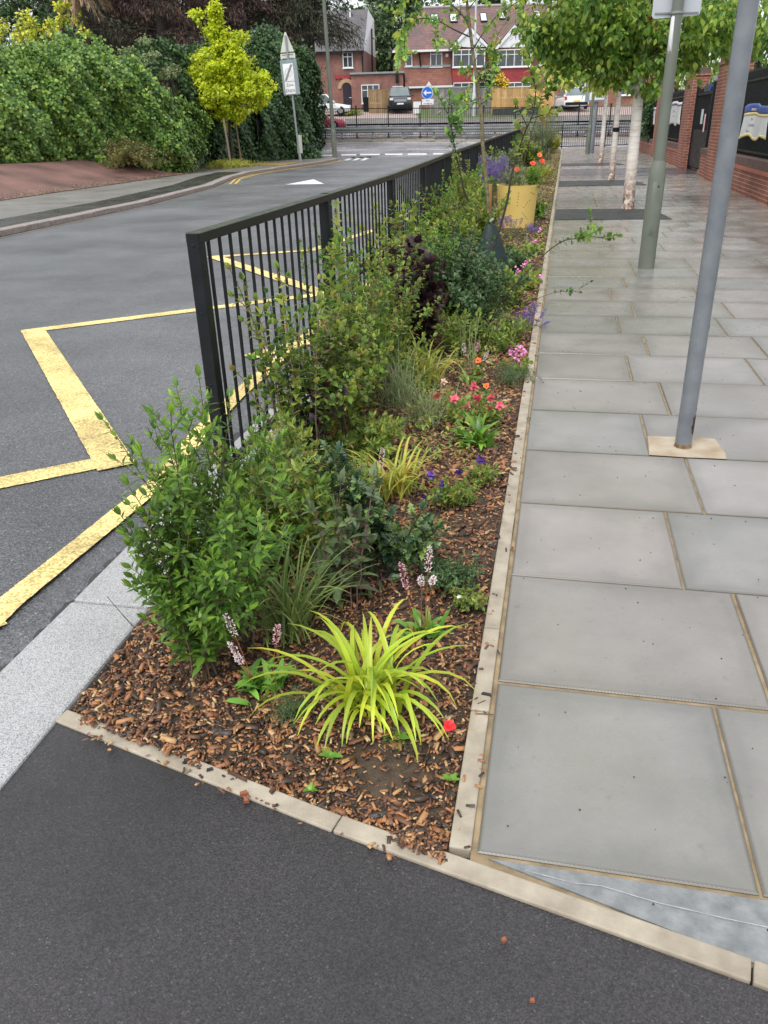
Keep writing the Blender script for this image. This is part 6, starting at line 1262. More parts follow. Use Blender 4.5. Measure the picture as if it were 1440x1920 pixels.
poppy('orange poppy standing highest above the yellow planter', 1011, 292, 1, F_or); poppy('red poppy lowest and rightmost above the planter', 1016, 303, 2); poppy('red poppy left of the other two above the planter', 999, 307, 3); poppy('lone red poppy over the left half of the planter', 970, 319, 4)
# beyond the planter
b = B(1010, 345); shrub('low yellow green plants behind the planter by the edging', b, .5, .35, 26, T_small, .05, .035, G_limed, M_barkg, 121, name='low_herb', cat='plant', nbr=4, brl=.3, bare=.05, jit=.2, group='low herbs')
b = B(1000, 330); shrub('spindly grey herb along the edging beyond the planter', (b[0]+.2, b[1]), .45, .3, 26, T_needle, .04, .02, G_gg, M_barkg, 122, name='low_herb', cat='plant', nbr=3, brl=.3, bare=.05, jit=.2, group='low herbs')
for i, (x, y, h_, sp_, lb, mm, T_, l_, s_) in enumerate((
    (1020, 300, 1.9, .8, 'big bushy grey green shrub at the far end of the bed', G_gg, T_needle, .09, .03), (1000, 285, 2.0, .9, 'second bushy grey green shrub farthest down the bed', G_gg, T_needle, .1, .035),
    (985, 320, 1.1, .5, 'leafy bush by the rails beyond the catmints', G_shrub, T_ovate, .08, .06), (965, 300, 1.1, .6, 'far leafy bush right against the rails', G_dark, T_ovate, .1, .07), (950, 340, .9, .4, 'pink tinged bush beyond the catmint', G_gg, T_ovate, .06, .05),
    (1045, 288, .9, .4, 'yellowish low bush at the far corner of the bed', G_limed, T_small, .08, .06))):
    b = B(x, y); shrub(lb, (min(b[0], -.5), b[1]), h_, sp_, 30, T_, l_, s_, mm, M_barkd, 130+i, bare=.03, nbr=6, brl=.3, r0=.006, jit=.2, group='bushes at the far end of the bed')
b = B(1020, 318); e = empty('dead_plant', (b[0], b[1], 0), 0, 'withered plant with drooping straw yellow leaves above the far bushes', 'plant')
branch(e, b, ((1020, 300), (1018, 260), (1016, 215), (1020, 185), (1030, 150)), T_lance, .22, .07, G_dry, 10, .012, .45, 5)

for i, (x, y, h_, sp_, T_, l_, g_, mm, lb) in enumerate((
    (455, 1090, .5, .14, T_lance, .04, .022, G_priv, 'upright bright shoots just behind the front privet'), (490, 1000, .55, .15, T_lance, .04, .022, G_priv, 'leafy shoots between the privets and the first rail bars'),
    (545, 940, .45, .15, T_lance, .04, .022, G_shrub, 'mid green shoots left of the holly'), (590, 1060, .25, .12, T_lance, .035, .022, G_shrub, 'low leafy shoots behind the dark grass clump'),
    (660, 960, .25, .13, T_lance, .035, .022, G_shrub, 'low leafy shoots between the holly and the second daylily'), (900, 905, .1, .08, T_lance, .03, .02, G_shrub, 'small leafy weed near the side edging level with the second daylily'),
    (920, 790, .12, .1, T_lance, .03, .02, G_shrub, 'small leafy weed by the bright rosette'), (880, 1130, .06, .07, T_small, .018, .012, G_shrub, 'creeping weed right of the tallest pink spikes'),
    (960, 640, .2, .12, T_lance, .035, .022, G_shrub, 'leafy clump between geranium and catmint'),
    (585, 985, .3, .16, T_lance, .045, .03, G_priv, 'bright low shoots under the holly'), (640, 790, .45, .2, T_lance, .045, .03, G_priv, 'bushy green growth at the foot of the second rail post'),
    (760, 720, .35, .22, T_lance, .045, .03, G_shrub, 'green growth beside the feathery grass'), (700, 650, .6, .25, T_ovate, .05, .035, G_shrub, 'leafy bush against the third rail panel'),
    (780, 560, .75, .3, T_ovate, .055, .038, G_priv, 'bright bush between the dark ninebark and the rails'), (850, 520, .75, .3, T_ovate, .055, .038, G_shrub, 'fresh green bush behind the dark ninebark'),
    (820, 470, .8, .3, T_ovate, .055, .038, G_shrub, 'bushy shrub against the fourth rail post'), (875, 560, .6, .3, T_ovate, .055, .035, G_dark, 'dark leafy bush half covering the watering bag'),
    (905, 585, .5, .22, T_ovate, .045, .03, G_dark, 'blue green bush right in front of the watering bag'), (960, 570, .35, .25, T_ovate, .05, .035, G_shrub, 'leafy growth between watering bag and side edging'),
    (965, 510, .35, .25, T_ovate, .05, .035, G_shrub, 'leafy growth beside the farther pink geraniums'), (935, 660, .22, .18, T_lance, .04, .03, G_shrub, 'low green clump behind the nearest pink geranium'),
    (860, 660, .35, .2, T_lance, .045, .03, G_shrub, 'green clump behind the loose lime daylily'), (870, 430, .9, .4, T_ovate, .06, .045, G_priv, 'bright bush against the rails beyond the reddish ninebark'),
    (840, 440, .9, .35, T_ovate, .06, .045, G_shrub, 'rail side bush beyond the fourth post'), (1010, 410, .35, .2, T_ovate, .05, .04, G_priv, 'leafy growth between planter and paving'),
    (905, 380, 1.0, .4, T_ovate, .07, .05, G_shrub, 'bush at the rails beside the far catmint'), (930, 350, 1.0, .45, T_needle, .07, .03, G_gg, 'grey bush behind the tall catmint'))):
    b = B(x, y); b = (max(b[0], float(railx(b[1]))+.22), b[1]); shrub(lb, b, h_, sp_, 16, T_, l_, g_, mm, M_barkg if h_ < .4 else M_bark, 400+i, name='leafy_bush', cat='bush', bare=.08, nbr=5, brl=.28, jit=sp_*.3, r0=.0035, group='filler bushes of the flower bed')
# ================================================================= TREES AND HEDGES
def tree(label, X, Y, z0, trunk, blobs, T, ll, ml, mt, seed, name='tree', cat='tree', group=None, dens=1., limbs=10, clump=.35, nper=60, down=.3, flat=.0, r0=.1):
    """trunk: list of (dx,dy,z,r); blobs: list of (dx,dy,z,rx,ry,rz,nclumps) crown volumes; leaves sit in uneven clumps"""
    r = rng(seed); e = empty(name, (X, Y, z0), 0, label, cat, group)
    mb = MB(); mb.tube([t[:3] for t in trunk], [t[3] for t in trunk], 14); tr = mb.build('trunk', mt, e, True)
    top = np.array(trunk[-1][:3]); mids = [np.array(t[:3]) for t in (trunk[len(trunk)//2:] if len(trunk) < 6 else trunk[4:])]; acc = []; mb = MB(); nl = 0; CP = []; 
    for (bx, by, bz, rx, ry, rz, nc) in blobs:
        for k in range(nc):
            d = nrmz(r.normal(0, 1, 3)); q = r.random()**.42; c = np.array([bx, by, bz])+d*q*np.array([rx, ry, rz]); CP.append(c)
            if k % max(1, nc*len(blobs)//limbs) == 0 or nl < 3:
                s = mids[int(r.integers(len(mids)))]; m_ = (s+c)/2+np.array([0, 0, .12*np.linalg.norm(c-s)]); rr = trunk[-1][3]*.5; ln = bez(s, m_, c, 7); mb.tube([tuple(p) for p in ln], list(np.linspace(rr, rr*.2, 7)), 6); nl += 1
    if nl: mb.build('limbs', M_barkd, e, True)
    CP = np.array(CP); n = len(CP)*nper; cs = clump*r.uniform(.5, 1.25, len(CP)); ci = np.repeat(np.arange(len(CP)), nper)
    off = nrmz(r.normal(0, 1, (n, 3)))*(r.random(n)**.5)[:, None]*cs[ci][:, None]*np.array([1, 1, .62]); P = CP[ci]+off
    Fw = nrmz(off)+r.normal(0, .5, (n, 3)); Fw[:, 2] -= down; Up = nrmz(off)*.6+np.array([0, 0, 1.])+r.normal(0, .3, (n, 3))
    inst('crown', T, P, Fw, Up, ll*r.uniform(.6, 1.2, n), ml, e); return e
def hedge(label, path, hts, thick, T, ll, dens, ml, seed, name='hedge', cat='hedge', zf=None, bulge=.35, core=None, extra=None, top_over=.0, slack=1.):
    """path: plan polyline of the visible face; hts: heights at its points; foliage skin over a lumpy dark core"""
    r = rng(seed); P = np.array([p[:2] for p in path], float); L = np.concatenate([[0], np.cumsum(np.linalg.norm(np.diff(P, axis=0), axis=1))]); tot = L[-1]; hts = np.array(hts, float)
    z0 = np.array([zf(p[0], p[1]) if zf else 0. for p in P])
    def pos(s): x = np.interp(s, L, P[:, 0]); y = np.interp(s, L, P[:, 1]); return x, y
    def nor(s):
        a = np.stack(pos(np.minimum(tot, s+.4)), -1)-np.stack(pos(np.maximum(0, s-.4)), -1); a = nrmz(a); return np.stack([a[:, 1], -a[:, 0]], -1)
    ph = r.random(8)*6
    def lump(s, z): return bulge*(.5*np.sin(s*.9+ph[0])*np.sin(z*1.3+ph[1])+.35*np.sin(s*2.3+ph[2]+z)+.25*np.sin(s*4.1+ph[3])*np.sin(z*3.7+ph[4])+.15*np.sin(s*8+z*7+ph[5]))
    def surf(s, t):
        """t 0..1 up the face, 1..1.5 over the top and back"""
        h = np.interp(s, L, hts)*(1+.05*np.sin(s*2.1+ph[6])+.04*np.sin(s*5.3+ph[7])); x, y = pos(s); n = nor(s); z = np.minimum(t, 1)*h
        o = lump(s, z)-np.maximum(0, t-1)*2*thick-(np.clip((t-.8)/.2, 0, 1)**2)*.35*slack+.25*np.sin(np.clip(t, 0, 1)*PI)
        zz_ = np.interp(s, L, z0)+z+np.where(t > 1, .15*np.sin((t-1)*2*PI), 0); return np.stack([x+n[:, 0]*o, y+n[:, 1]*o, zz_], -1), n
    e = empty(name, (P[0][0], P[0][1], float(z0[0])), 0, label, cat); org = np.array([P[0][0], P[0][1], float(z0[0])])
    ns, ntt = int(tot/.35)+2, 14; S, Tt = np.meshgrid(np.linspace(0, tot, ns), np.linspace(0, 1.5, ntt)); q, n = surf(S.ravel(), Tt.ravel()); q[:, :2] -= n*.22; q[:, 2] -= .08
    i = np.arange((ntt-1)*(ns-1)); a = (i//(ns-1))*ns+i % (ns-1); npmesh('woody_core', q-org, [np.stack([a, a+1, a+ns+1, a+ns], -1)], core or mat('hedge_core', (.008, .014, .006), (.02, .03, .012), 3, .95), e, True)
    N = int(tot*(hts.mean()+thick)*dens); s = r.random(N)*tot; t = r.random(N)**.9*1.45; q, n = surf(s, t); N3 = np.stack([n[:, 0], n[:, 1], np.where(t > 1, 1.4, .35)], -1)
    q += N3*(r.normal(0, .06, N)-.03+(r.random(N) > .93)*r.random(N)*.3)[:, None]; Fw = N3*.45+r.normal(0, .45, (N, 3)); Fw[:, 2] -= .65*(t < 1); inst('foliage', T, q-org, Fw, N3+r.normal(0, .25, (N, 3)), ll*r.uniform(.55, 1.2, N), ml, e); return e, surf, org, tot
zG = lambda x, y: float(G(x, y))
# big ivy hedge on the left
def hp(x, y, v): X, Y, z = wp(x, y, v); return (X, Y)
hx = [(-30., 22), (-22., 24.2), (-18.6, 26.2), (-17.2, 28.2), (-15.6, 29.6), (-14.7, 30.6), (-15.0, 33)]
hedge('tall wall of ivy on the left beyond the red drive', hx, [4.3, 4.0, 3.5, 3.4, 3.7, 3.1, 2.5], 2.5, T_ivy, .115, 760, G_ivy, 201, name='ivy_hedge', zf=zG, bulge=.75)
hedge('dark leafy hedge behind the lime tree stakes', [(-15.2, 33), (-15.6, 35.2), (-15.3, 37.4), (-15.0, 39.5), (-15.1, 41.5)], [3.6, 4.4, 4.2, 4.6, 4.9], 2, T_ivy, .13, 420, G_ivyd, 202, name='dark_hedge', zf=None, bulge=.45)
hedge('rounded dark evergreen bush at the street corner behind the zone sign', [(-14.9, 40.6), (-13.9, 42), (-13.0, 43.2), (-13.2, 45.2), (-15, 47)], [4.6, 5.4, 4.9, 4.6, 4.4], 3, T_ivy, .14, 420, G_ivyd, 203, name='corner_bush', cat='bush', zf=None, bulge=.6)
# brambly fringe at the hedge foot
shrub('scrubby bramble fringe at the foot of the ivy hedge', (-15.7, 28.9), .9, 1.0, 60, T_ovate, .09, .07, leafmat('dull_bramble', [(.05, .09, .03), (.09, .12, .04), (.13, .12, .06)], .5, .2), M_barkd, 204, name='bramble', nbr=4, brl=.4, r0=.006, bare=.0, jit=.8).location.z = .4
# variegated shrubs over the hedge top
def vshrub(label, x, y, v, R1, n, ml, T=T_ovate, ll=.14, seed=1, nper=55, name='variegated_shrub', cat='shrub', group='yellow variegated shrubs', cl=.3, rz=None, mt=None, down=.2):
    X, Y, z = wp(x, y, v); g_ = float(G(X, Y)); return tree(label, X, Y, g_, [(0, 0, 0, .07), (0, 0, (z-g_)*.6, .05), (0, 0, z-g_, .03)], [(0, 0, z-g_, R1, R1*.8, rz or R1*.8, n)], T, ll, ml, mt or M_barkd, seed, name=name, cat=cat, group=group, clump=cl, nper=nper, limbs=6, down=down)
vshrub('yellow variegated shrub at the far left above the ivy', 38, 68, 33.5, .95, 16, G_euo, seed=210)
vshrub('yellow and green shrub climbing beside the dry plumes', 120, 55, 34, 1.15, 22, G_euo, seed=211)
vshrub('small yellow variegated patch low at the left edge of the hedge', 8, 258, 30.3, .6, 12, G_euo, seed=212)
vshrub('broad green shrub at the top left corner of the view', 30, 8, 37, 2.6, 60, G_ivyd, T_ivy, .15, 213, 60, 'dark_shrub', 'shrub', 'dark shrubs over the hedge', .5)
vshrub('dark green shrub over the left half of the hedge', 40, 120, 35.5, 2.2, 44, G_ivyd, T_ovate, .13, 217, 60, 'dark_shrub', 'shrub', 'dark shrubs over the hedge', .45)
vshrub('dull green shrub between the yellow ones and the conifers', 100, 110, 35.5, 1.7, 34, G_ivyd, T_ovate, .13, 214, 60, 'dark_shrub', 'shrub', 'dark shrubs over the hedge', .45)
vshrub('pale tipped grey green shrub topping the middle of the hedge', 262, 105, 33.5, .85, 16, G_gg, T_ovate, .1, 215, 60, 'grey_shrub', 'shrub', 'grey shrubs topping the hedge', .3)
vshrub('grey green shrub topping the right end of the hedge', 320, 135, 33.5, .55, 9, G_gg, T_ovate, .1, 216, 50, 'grey_shrub', 'shrub', 'grey shrubs topping the hedge', .25)
# dry feathery plume shrub
X, Y, z = wp(150, -10, 34); e = empty('dry_plume_shrub', (X, Y, .6), 0, 'feathery dry brown plumes hanging over the hedge at the top left', 'shrub'); r = rng(220)
mb = MB(); mb.tube([(0, 0, 0), (0, 0, z)], [.08, .05], 8); mb.build('trunk', M_barkd, e, True); n = 5200; t = r.random(n); k = r.integers(0, 46, n); A = r.random(46)*2*PI; EL = r.uniform(-.8, .9, 46); LL = r.uniform(.7, 1.5, 46)
P = np.stack([np.cos(A[k])*LL[k]*t*np.cos(EL[k]), np.sin(A[k])*LL[k]*t*np.cos(EL[k]), z-.2+LL[k]*t*np.sin(EL[k])-.5*t*t], -1)+r.normal(0, .03, (n, 3)); D = np.stack([np.cos(A[k]), np.sin(A[k]), EL[k]-t], -1)+r.normal(0, .3, (n, 3))
inst('plumes', T_needle, P, D, np.tile([0, 0, 1.], (n, 1)), r.uniform(.12, .25, n), G_plume, e)
# dark conifers behind the hedge
def conifer(label, x, v, h, R1, ml, seed, n=5200, ll=.24, group='dark conifers behind the hedge', bottom=.12):
    X, Y, _ = wp(x, 200, v); g_ = float(G(X, Y)); r = rng(seed); e = empty('conifer', (X, Y, g_), 0, label, 'tree', group)
    mb = MB(); mb.tube([(0, 0, -.2), (.1, 0, h*.5), (0, 0, h)], [.28, .18, .04], 12); mb.build('trunk', M_barkd, e, True)
    nb = 120; lines = MB(); BP = []; 
    P = []; D = []
    for k in range(nb):
        q = (k+r.random())/nb; zz_ = h*(bottom+(1-bottom)*q); L = R1*(1-q**1.6)*r.uniform(.7, 1.15)+.25; a = r.random()*2*PI; d = np.array([math.cos(a), math.sin(a), 0]); P0 = np.array([0, 0, zz_]); P2 = P0+d*L+np.array([0, 0, -.18*L]); P1 = P0+d*L*.5+np.array([0, 0, .1*L])
        ln = bez(P0, P1, P2, 6); lines.tube([tuple(p) for p in ln], [.05, .04, .03, .025, .02, .01], 5); m_ = int(n/nb); t = r.random(m_)**.6; c = (1-t)[:, None]**2*P0+2*(t*(1-t))[:, None]*P1+(t*t)[:, None]*P2
        off = r.normal(0, .16+.1*L/R1, (m_, 3))*np.array([1, 1, .5]); P.append(c+off); D.append(np.tile(d*.5, (m_, 1))+r.normal(0, .5, (m_, 3))+np.array([0, 0, -.8]))
    lines.build('limbs', M_barkd, e, True); P = np.concatenate(P); D = np.concatenate(D); inst('crown', T_needle if False else tpl([.11, .09], 3, .2, .25), P, D, r.normal(0, .6, (len(P), 3))+np.array([0, 0, 1.]), ll*r.uniform(.5, 1.2, len(P)), ml, e); return e
for i, (x, v, h, R1, ml, lb) in enumerate(((175, 46, 14, 3.4, G_con, 'dark conifer behind the dry plumes'), (250, 50, 15, 3.6, G_conb, 'brownish conifer left of the lime tree'), (318, 47, 14, 3.4, G_conb, 'brown drooping conifer directly behind the lime tree'),
    (395, 52, 15, 3.6, G_con, 'dark conifer just right of the lime tree top'), (468, 50, 15, 3.4, G_conb, 'dark conifer above and left of the zone sign'), (545, 53, 14, 3.3, G_con, 'dark conifer above the zone sign'), (588, 52, 13, 2.6, G_con, 'rightmost dark conifer next to the left house'), (80, 48, 13, 3.6, G_con, 'dark conifer hidden behind the far left shrubs'))):
    conifer(lb, x, v, h, R1, ml, 230+i, n=15000, bottom=.42 if x > 540 else .12)
for k_, (xa_, xb_, hh) in enumerate(((100, 330, 8.2), (320, 500, 7.6), (480, 585, 7.0))):
    pa_, pb_ = wp(xa_, 200, 60), wp(xb_, 200, 59); hedge(('dense dark tree belt at the back, left part', 'dense dark tree belt at the back behind the golden tree', 'dense dark tree belt at the back, next to the left house')[k_], [pa_[:2], ((pa_[0]+pb_[0])/2, (pa_[1]+pb_[1])/2+.3), pb_[:2]], [hh, hh*1.12, hh*.95], 3, T_ovate, .26, 75, (G_conb if k_ == 1 else G_con), 260+k_, name='tree_belt', cat='trees', bulge=1.1, zf=zG)
r = rng(265); N = 2600; q = r.random(N); X = -14.1+r.normal(0, .22, N)-.5*(r.random(N)**3); Y = 8+q*23; P = np.stack([X, Y, G(X, Y)+.022+.015*r.random(N)], -1); Fw = r.normal(0, 1, (N, 3)); Fw[:, 2] = np.abs(Fw[:, 2])*.3
tag(inst('leaf_litter', T_small, P, Fw, np.tile([0, 0, 1.], (N, 1)), r.uniform(.03, .08, N), leafmat('litter', [(.05, .035, .02), (.12, .08, .04), (.2, .15, .09), (.07, .08, .03)], .7, .1)), kind='stuff')
# lime yellow street tree with stakes
X, Y, _ = gr(437, 312); u_, v_ = UV(X, Y)
def rel(x, y, dv=0): uu, z = at(x, y, v_+dv); a = W(uu, v_+dv); return (a[0]-X, a[1]-Y, z)
bl = []
for x, y, rx, rz, n in ((420, 175, 2.1, .9, 110), (395, 130, 1.5, .8, 60), (440, 115, 1.1, .8, 44), (470, 160, 1.2, .7, 40), (365, 155, 1.1, .45, 26), (425, 82, .75, .5, 26), (402, 55, .4, .5, 16), (400, 22, .3, .5, 16), (372, 32, .25, .3, 4), (455, 60, .3, .3, 4), (420, 215, 1.1, .4, 20), (345, 190, .5, .35, 12), (342, 128, .7, .28, 14), (350, 168, .8, .4, 16), (490, 185, .4, .3, 6)):
    p = rel(x, y); bl.append((p[0], p[1], p[2], rx*.9, rx*.8, rz*.9, n))
tree('young golden leaved tree held between two timber stakes on the far pavement', X, Y, 0, [(0, 0, 0, .075), (.03, 0, 1.6, .06), rel(430, 150)+(.045,), rel(405, 20)+(.015,)], bl, T_ovate, .15, G_limt, M_barkd, 250, name='golden_tree', clump=.27, nper=46, limbs=30, down=.0)
for dx, x2, y2, y3, lb in ((-.35, 425, 222, 315, 'left timber stake of the golden tree'), (.38, 447, 228, 310, 'right timber stake of the golden tree')):
    X3, Y3, _ = gr(434 if dx < 0 else 453, y3); u3, v3 = UV(X3, Y3); uu, z = at(x2-6, y2, v3); A_ = W(uu, v3); mb = MB(); mb.tube([(0, 0, 0), (A_[0]-X3, A_[1]-Y3, z)], .045, 10); o = mb.build('tree_stake', mat('grey_stake', (.2, .15, .1), (.3, .24, .17), 10, .8), None, True); o.location = (X3, Y3, 0); tag(o, lb, 'stake', 'stakes of the golden tree')
shrub('patch of dry grass and weeds round the golden tree', (X+.3, Y-1.), .35, .9, 80, T_needle, .12, .05, G_limed, M_barkg, 251, name='weed_patch', cat='weeds', nbr=1, r0=.003, bare=0., jit=.6)
# low brick wall stub, boxes and lattice gate on the left
o = MB().bb(-.12, .12, -1.3, 1.3, -.05, .85).build('brick_wall_stub', brick('old_yellow_brick', (.2, .12, .07), (.15, .09, .06), (.25, .2, .15))); o.location = (-15.2, 32.6, 0); tag(o, 'low old brick wall stub where the ivy hedge ends', 'wall')
X4, Y4, _ = gr(378, 318); mb = MB(); mb.bb(-.05, .05, -.05, .05, 0, 1.25); o = mb.build('white_post', M_white); o.location = (X4+.3, Y4-2, 0); tag(o, 'thin white post at the gap after the ivy hedge', 'post')
e = empty('lattice_gate', wp(488, 285, 43)[:2]+(.1,), R_(58), 'pale metal lattice gate ajar in the gap of the dark hedge', 'gate'); mb = MB()
for k in range(10): mb.box((k*.12, 0, .9), (.02, .02, 1.7), 0)
for k in range(12): mb.box((.54, 0, .1+k*.145), (1.1, .018, .02), 0)
mb.build('lattice', M_galv, e); mb = MB(); mb.bb(-.06, 0, -.03, .03, 0, 1.85); mb.bb(0, 1.14, -.02, .02, .0, .05); mb.build('frame', M_galv, e)
# birches on the footway
def birchbark():
    m, n, l, b = nodes('birch_bark'); tc = n.new('ShaderNodeTexCoord'); mp = n.new('ShaderNodeMapping'); mp.inputs['Scale'].default_value = (3, 3, 22); l.new(tc.outputs['Object'], mp.inputs[0])
    t = noise(n, l, 1.2, 5, .6, vec=mp.outputs[0]); r = ramp(n, [(.27, (.05, .04, .035)), (.31, (.6, .5, .44)), (.5, (.80, .74, .68)), (.8, (.88, .84, .80))]); l.new(t.outputs['Fac'], r.inputs[0])
    sx = n.new('ShaderNodeSeparateXYZ'); l.new(tc.outputs['Object'], sx.inputs[0]); mr = n.new('ShaderNodeMapRange'); mr.inputs['From Min'].default_value = .85; mr.inputs['From Max'].default_value = .15; l.new(sx.outputs['Z'], mr.inputs['Value'])
    t2 = noise(n, l, 26, 5, .7); r2 = ramp(n, [(.38, (.06, .035, .025)), (.5, (.26, .14, .09)), (.62, (.6, .45, .33))]); l.new(t2.outputs['Fac'], r2.inputs[0])
    t3 = noise(n, l, 9, 4); mu = n.new('ShaderNodeMath'); mu.operation = 'MULTIPLY'; l.new(mr.outputs[0], mu.inputs[0]); ml_ = n.new('ShaderNodeMapRange'); ml_.inputs['From Min'].default_value = .35; ml_.inputs['From Max'].default_value = .5; l.new(t3.outputs['Fac'], ml_.inputs['Value']); l.new(ml_.outputs[0], mu.inputs[1])
    l.new(mixc(n, l, mu.outputs[0], r.outputs[0], r2.outputs[0]), b.inputs['Base Color']); b.inputs['Roughness'].default_value = .6; bump(n, l, t2.outputs['Fac'], b, .5, .006); return m
M_birch = birchbark(); gb_ = 'white birches on the footway'
def birch(label, base, top, rb, rt, blobs, seed, ml, ll, nper, extra_=True, clump=.3, limbs=22):
    X, Y, _ = gr(*base); u_, v_ = UV(X, Y); uu, zt = at(*top, v_); A_ = W(uu, v_); dx, dy = A_[0]-X, A_[1]-Y
    def rel(x, y, dv=0): uu, z = at(x, y, v_+dv); a = W(uu, v_+dv); return (a[0]-X, a[1]-Y, z)
    tr = [(0, 0, -.02, rb*1.18), (0, 0, .12, rb*1.03), (dx*.25, dy*.25, zt*.25, rb), (dx*.5, dy*.5, zt*.5, rb*.92), (dx, dy, zt, rt), (dx*1.15, dy*1.15, zt*1.5, rt*.7), (dx*1.2, dy*1.2, zt*2.2, rt*.35)]
    B_ = []
    for x, y, dv, rx, ry, rz, n in blobs: p = rel(x, y, dv); B_.append((p[0], p[1], p[2], rx, ry, rz, n))
    return tree(label, X, Y, 0, tr, B_, T_ovate, ll, ml, M_birch, seed, name='birch', group=gb_, clump=clump, nper=nper, limbs=limbs, down=.9), (X, Y)
e, (bx, by) = birch('nearest white birch with the widest trunk, rooted in the front dark pad', (1177, 392), (1203, 120), .098, .075, (
    (1205, 70, .3, 1.5, 1.2, .55, 66), (1110, 62, .2, 1.0, 1.0, .6, 44), (1050, 40, 0, .55, .8, .5, 18), (1170, 10, 0, 1.8, 1.5, .7, 60), (1330, 50, .5, 1.2, 1.0, .5, 34), (1400, 40, .3, .9, .9, .55, 22), (1150, 100, .2, .6, .6, .3, 16), (1240, 112, .1, .6, .5, .3, 12), (1195, 125, -.2, .35, .3, .35, 5), (1090, 120, .1, .5, .5, .4, 8), (1290, 100, .2, .5, .5, .4, 8), (1030, 75, 0, .4, .5, .45, 8), (1065, 112, 0, .22, .3, .3, 3), (1135, 135, -.3, .25, .3, .3, 3), (1165, 150, -.1, .2, .25, .25, 3), (1225, 150, -.2, .22, .25, .3, 4), (1275, 125, 0, .25, .3, .3, 3), (1005, 95, 0, .2, .3, .3, 3), (1080, -20, 0, 1.2, 1.2, .8, 30), (1300, -40, 0, 1.6, 1.5, .9, 40)), 301, G_bir, .108, 35, clump=.31, limbs=30)
birch('middle white birch with a black band round its trunk', (1146, 338), (1163, 150), .075, .055, ((1140, 95, 0, 1.3, 1.2, .6, 36), (1090, 110, 0, .9, .9, .6, 20), (1180, 70, 0, 1.5, 1.2, .8, 36), (1120, 40, 0, 1.6, 1.3, .9, 34), (1120, 140, 0, .5, .6, .3, 7)), 302, G_birl, .15, 38, clump=.34)
birch('farthest and thinnest white birch', (1126, 306), (1139, 155), .078, .055, ((1090, 120, 0, 1.2, 1.2, .9, 28), (1060, 90, 0, 1.2, 1.2, .9, 24), (1130, 90, 0, 1.6, 1.2, 1.0, 30), (1050, 138, 0, .7, .7, .5, 10)), 303, G_birl, .17, 36, clump=.4)
# bird box
X, Y, _ = gr(1177, 392); u_, v_ = UV(X, Y); p = wp(1224, 38, v_-.25); e = empty('bird_box', p, YAW-.5, 'small orange wooden bird box hung among the birch leaves under the sign plate', 'bird box'); M_bb = mat('bird_box_wood', (.36, .14, .05), (.45, .2, .08), 14, .7)
mb = MB(); mb.xz([(-.09, -.14), (.09, -.14), (.09, .08), (0, .16), (-.09, .08)], -.08, .08); mb.build('box', M_bb, e); mb = MB(); mb.tube([(0, -.084, .03), (0, -.0805, .03)], .02, 12); mb.build('entrance_hole', M_black, e)
mb = MB(); mb.add([(-.13, -.12, .06), (0, -.12, .19), (0, .12, .19), (-.13, .12, .06)], [(0, 1, 2, 3)]); mb.add([(.13, -.12, .06), (0, -.12, .19), (0, .12, .19), (.13, .12, .06)], [(3, 2, 1, 0)]); rf = mb.build('roof', M_barkd, e); s_ = rf.modifiers.new('t', 'SOLIDIFY'); s_.thickness = .015
# ties on trunks
def tie(x, y, base, w_, m, lb):
    X, Y, _ = gr(*base); u_, v_ = UV(X, Y); uu, z = at(x, y, v_); A_ = W(uu, v_); mb = MB(); mb.lathe((0, 0, 0), [(w_, -.05), (w_*1.02, 0), (w_, .05)], 18); o = mb.build('trunk_tie', m, None, True); o.location = (A_[0], A_[1], z); tag(o, lb, 'tie')
tie(1155.5, 243, (1146, 338), .082, M_black, 'black rubber band wrapped round the middle birch trunk')
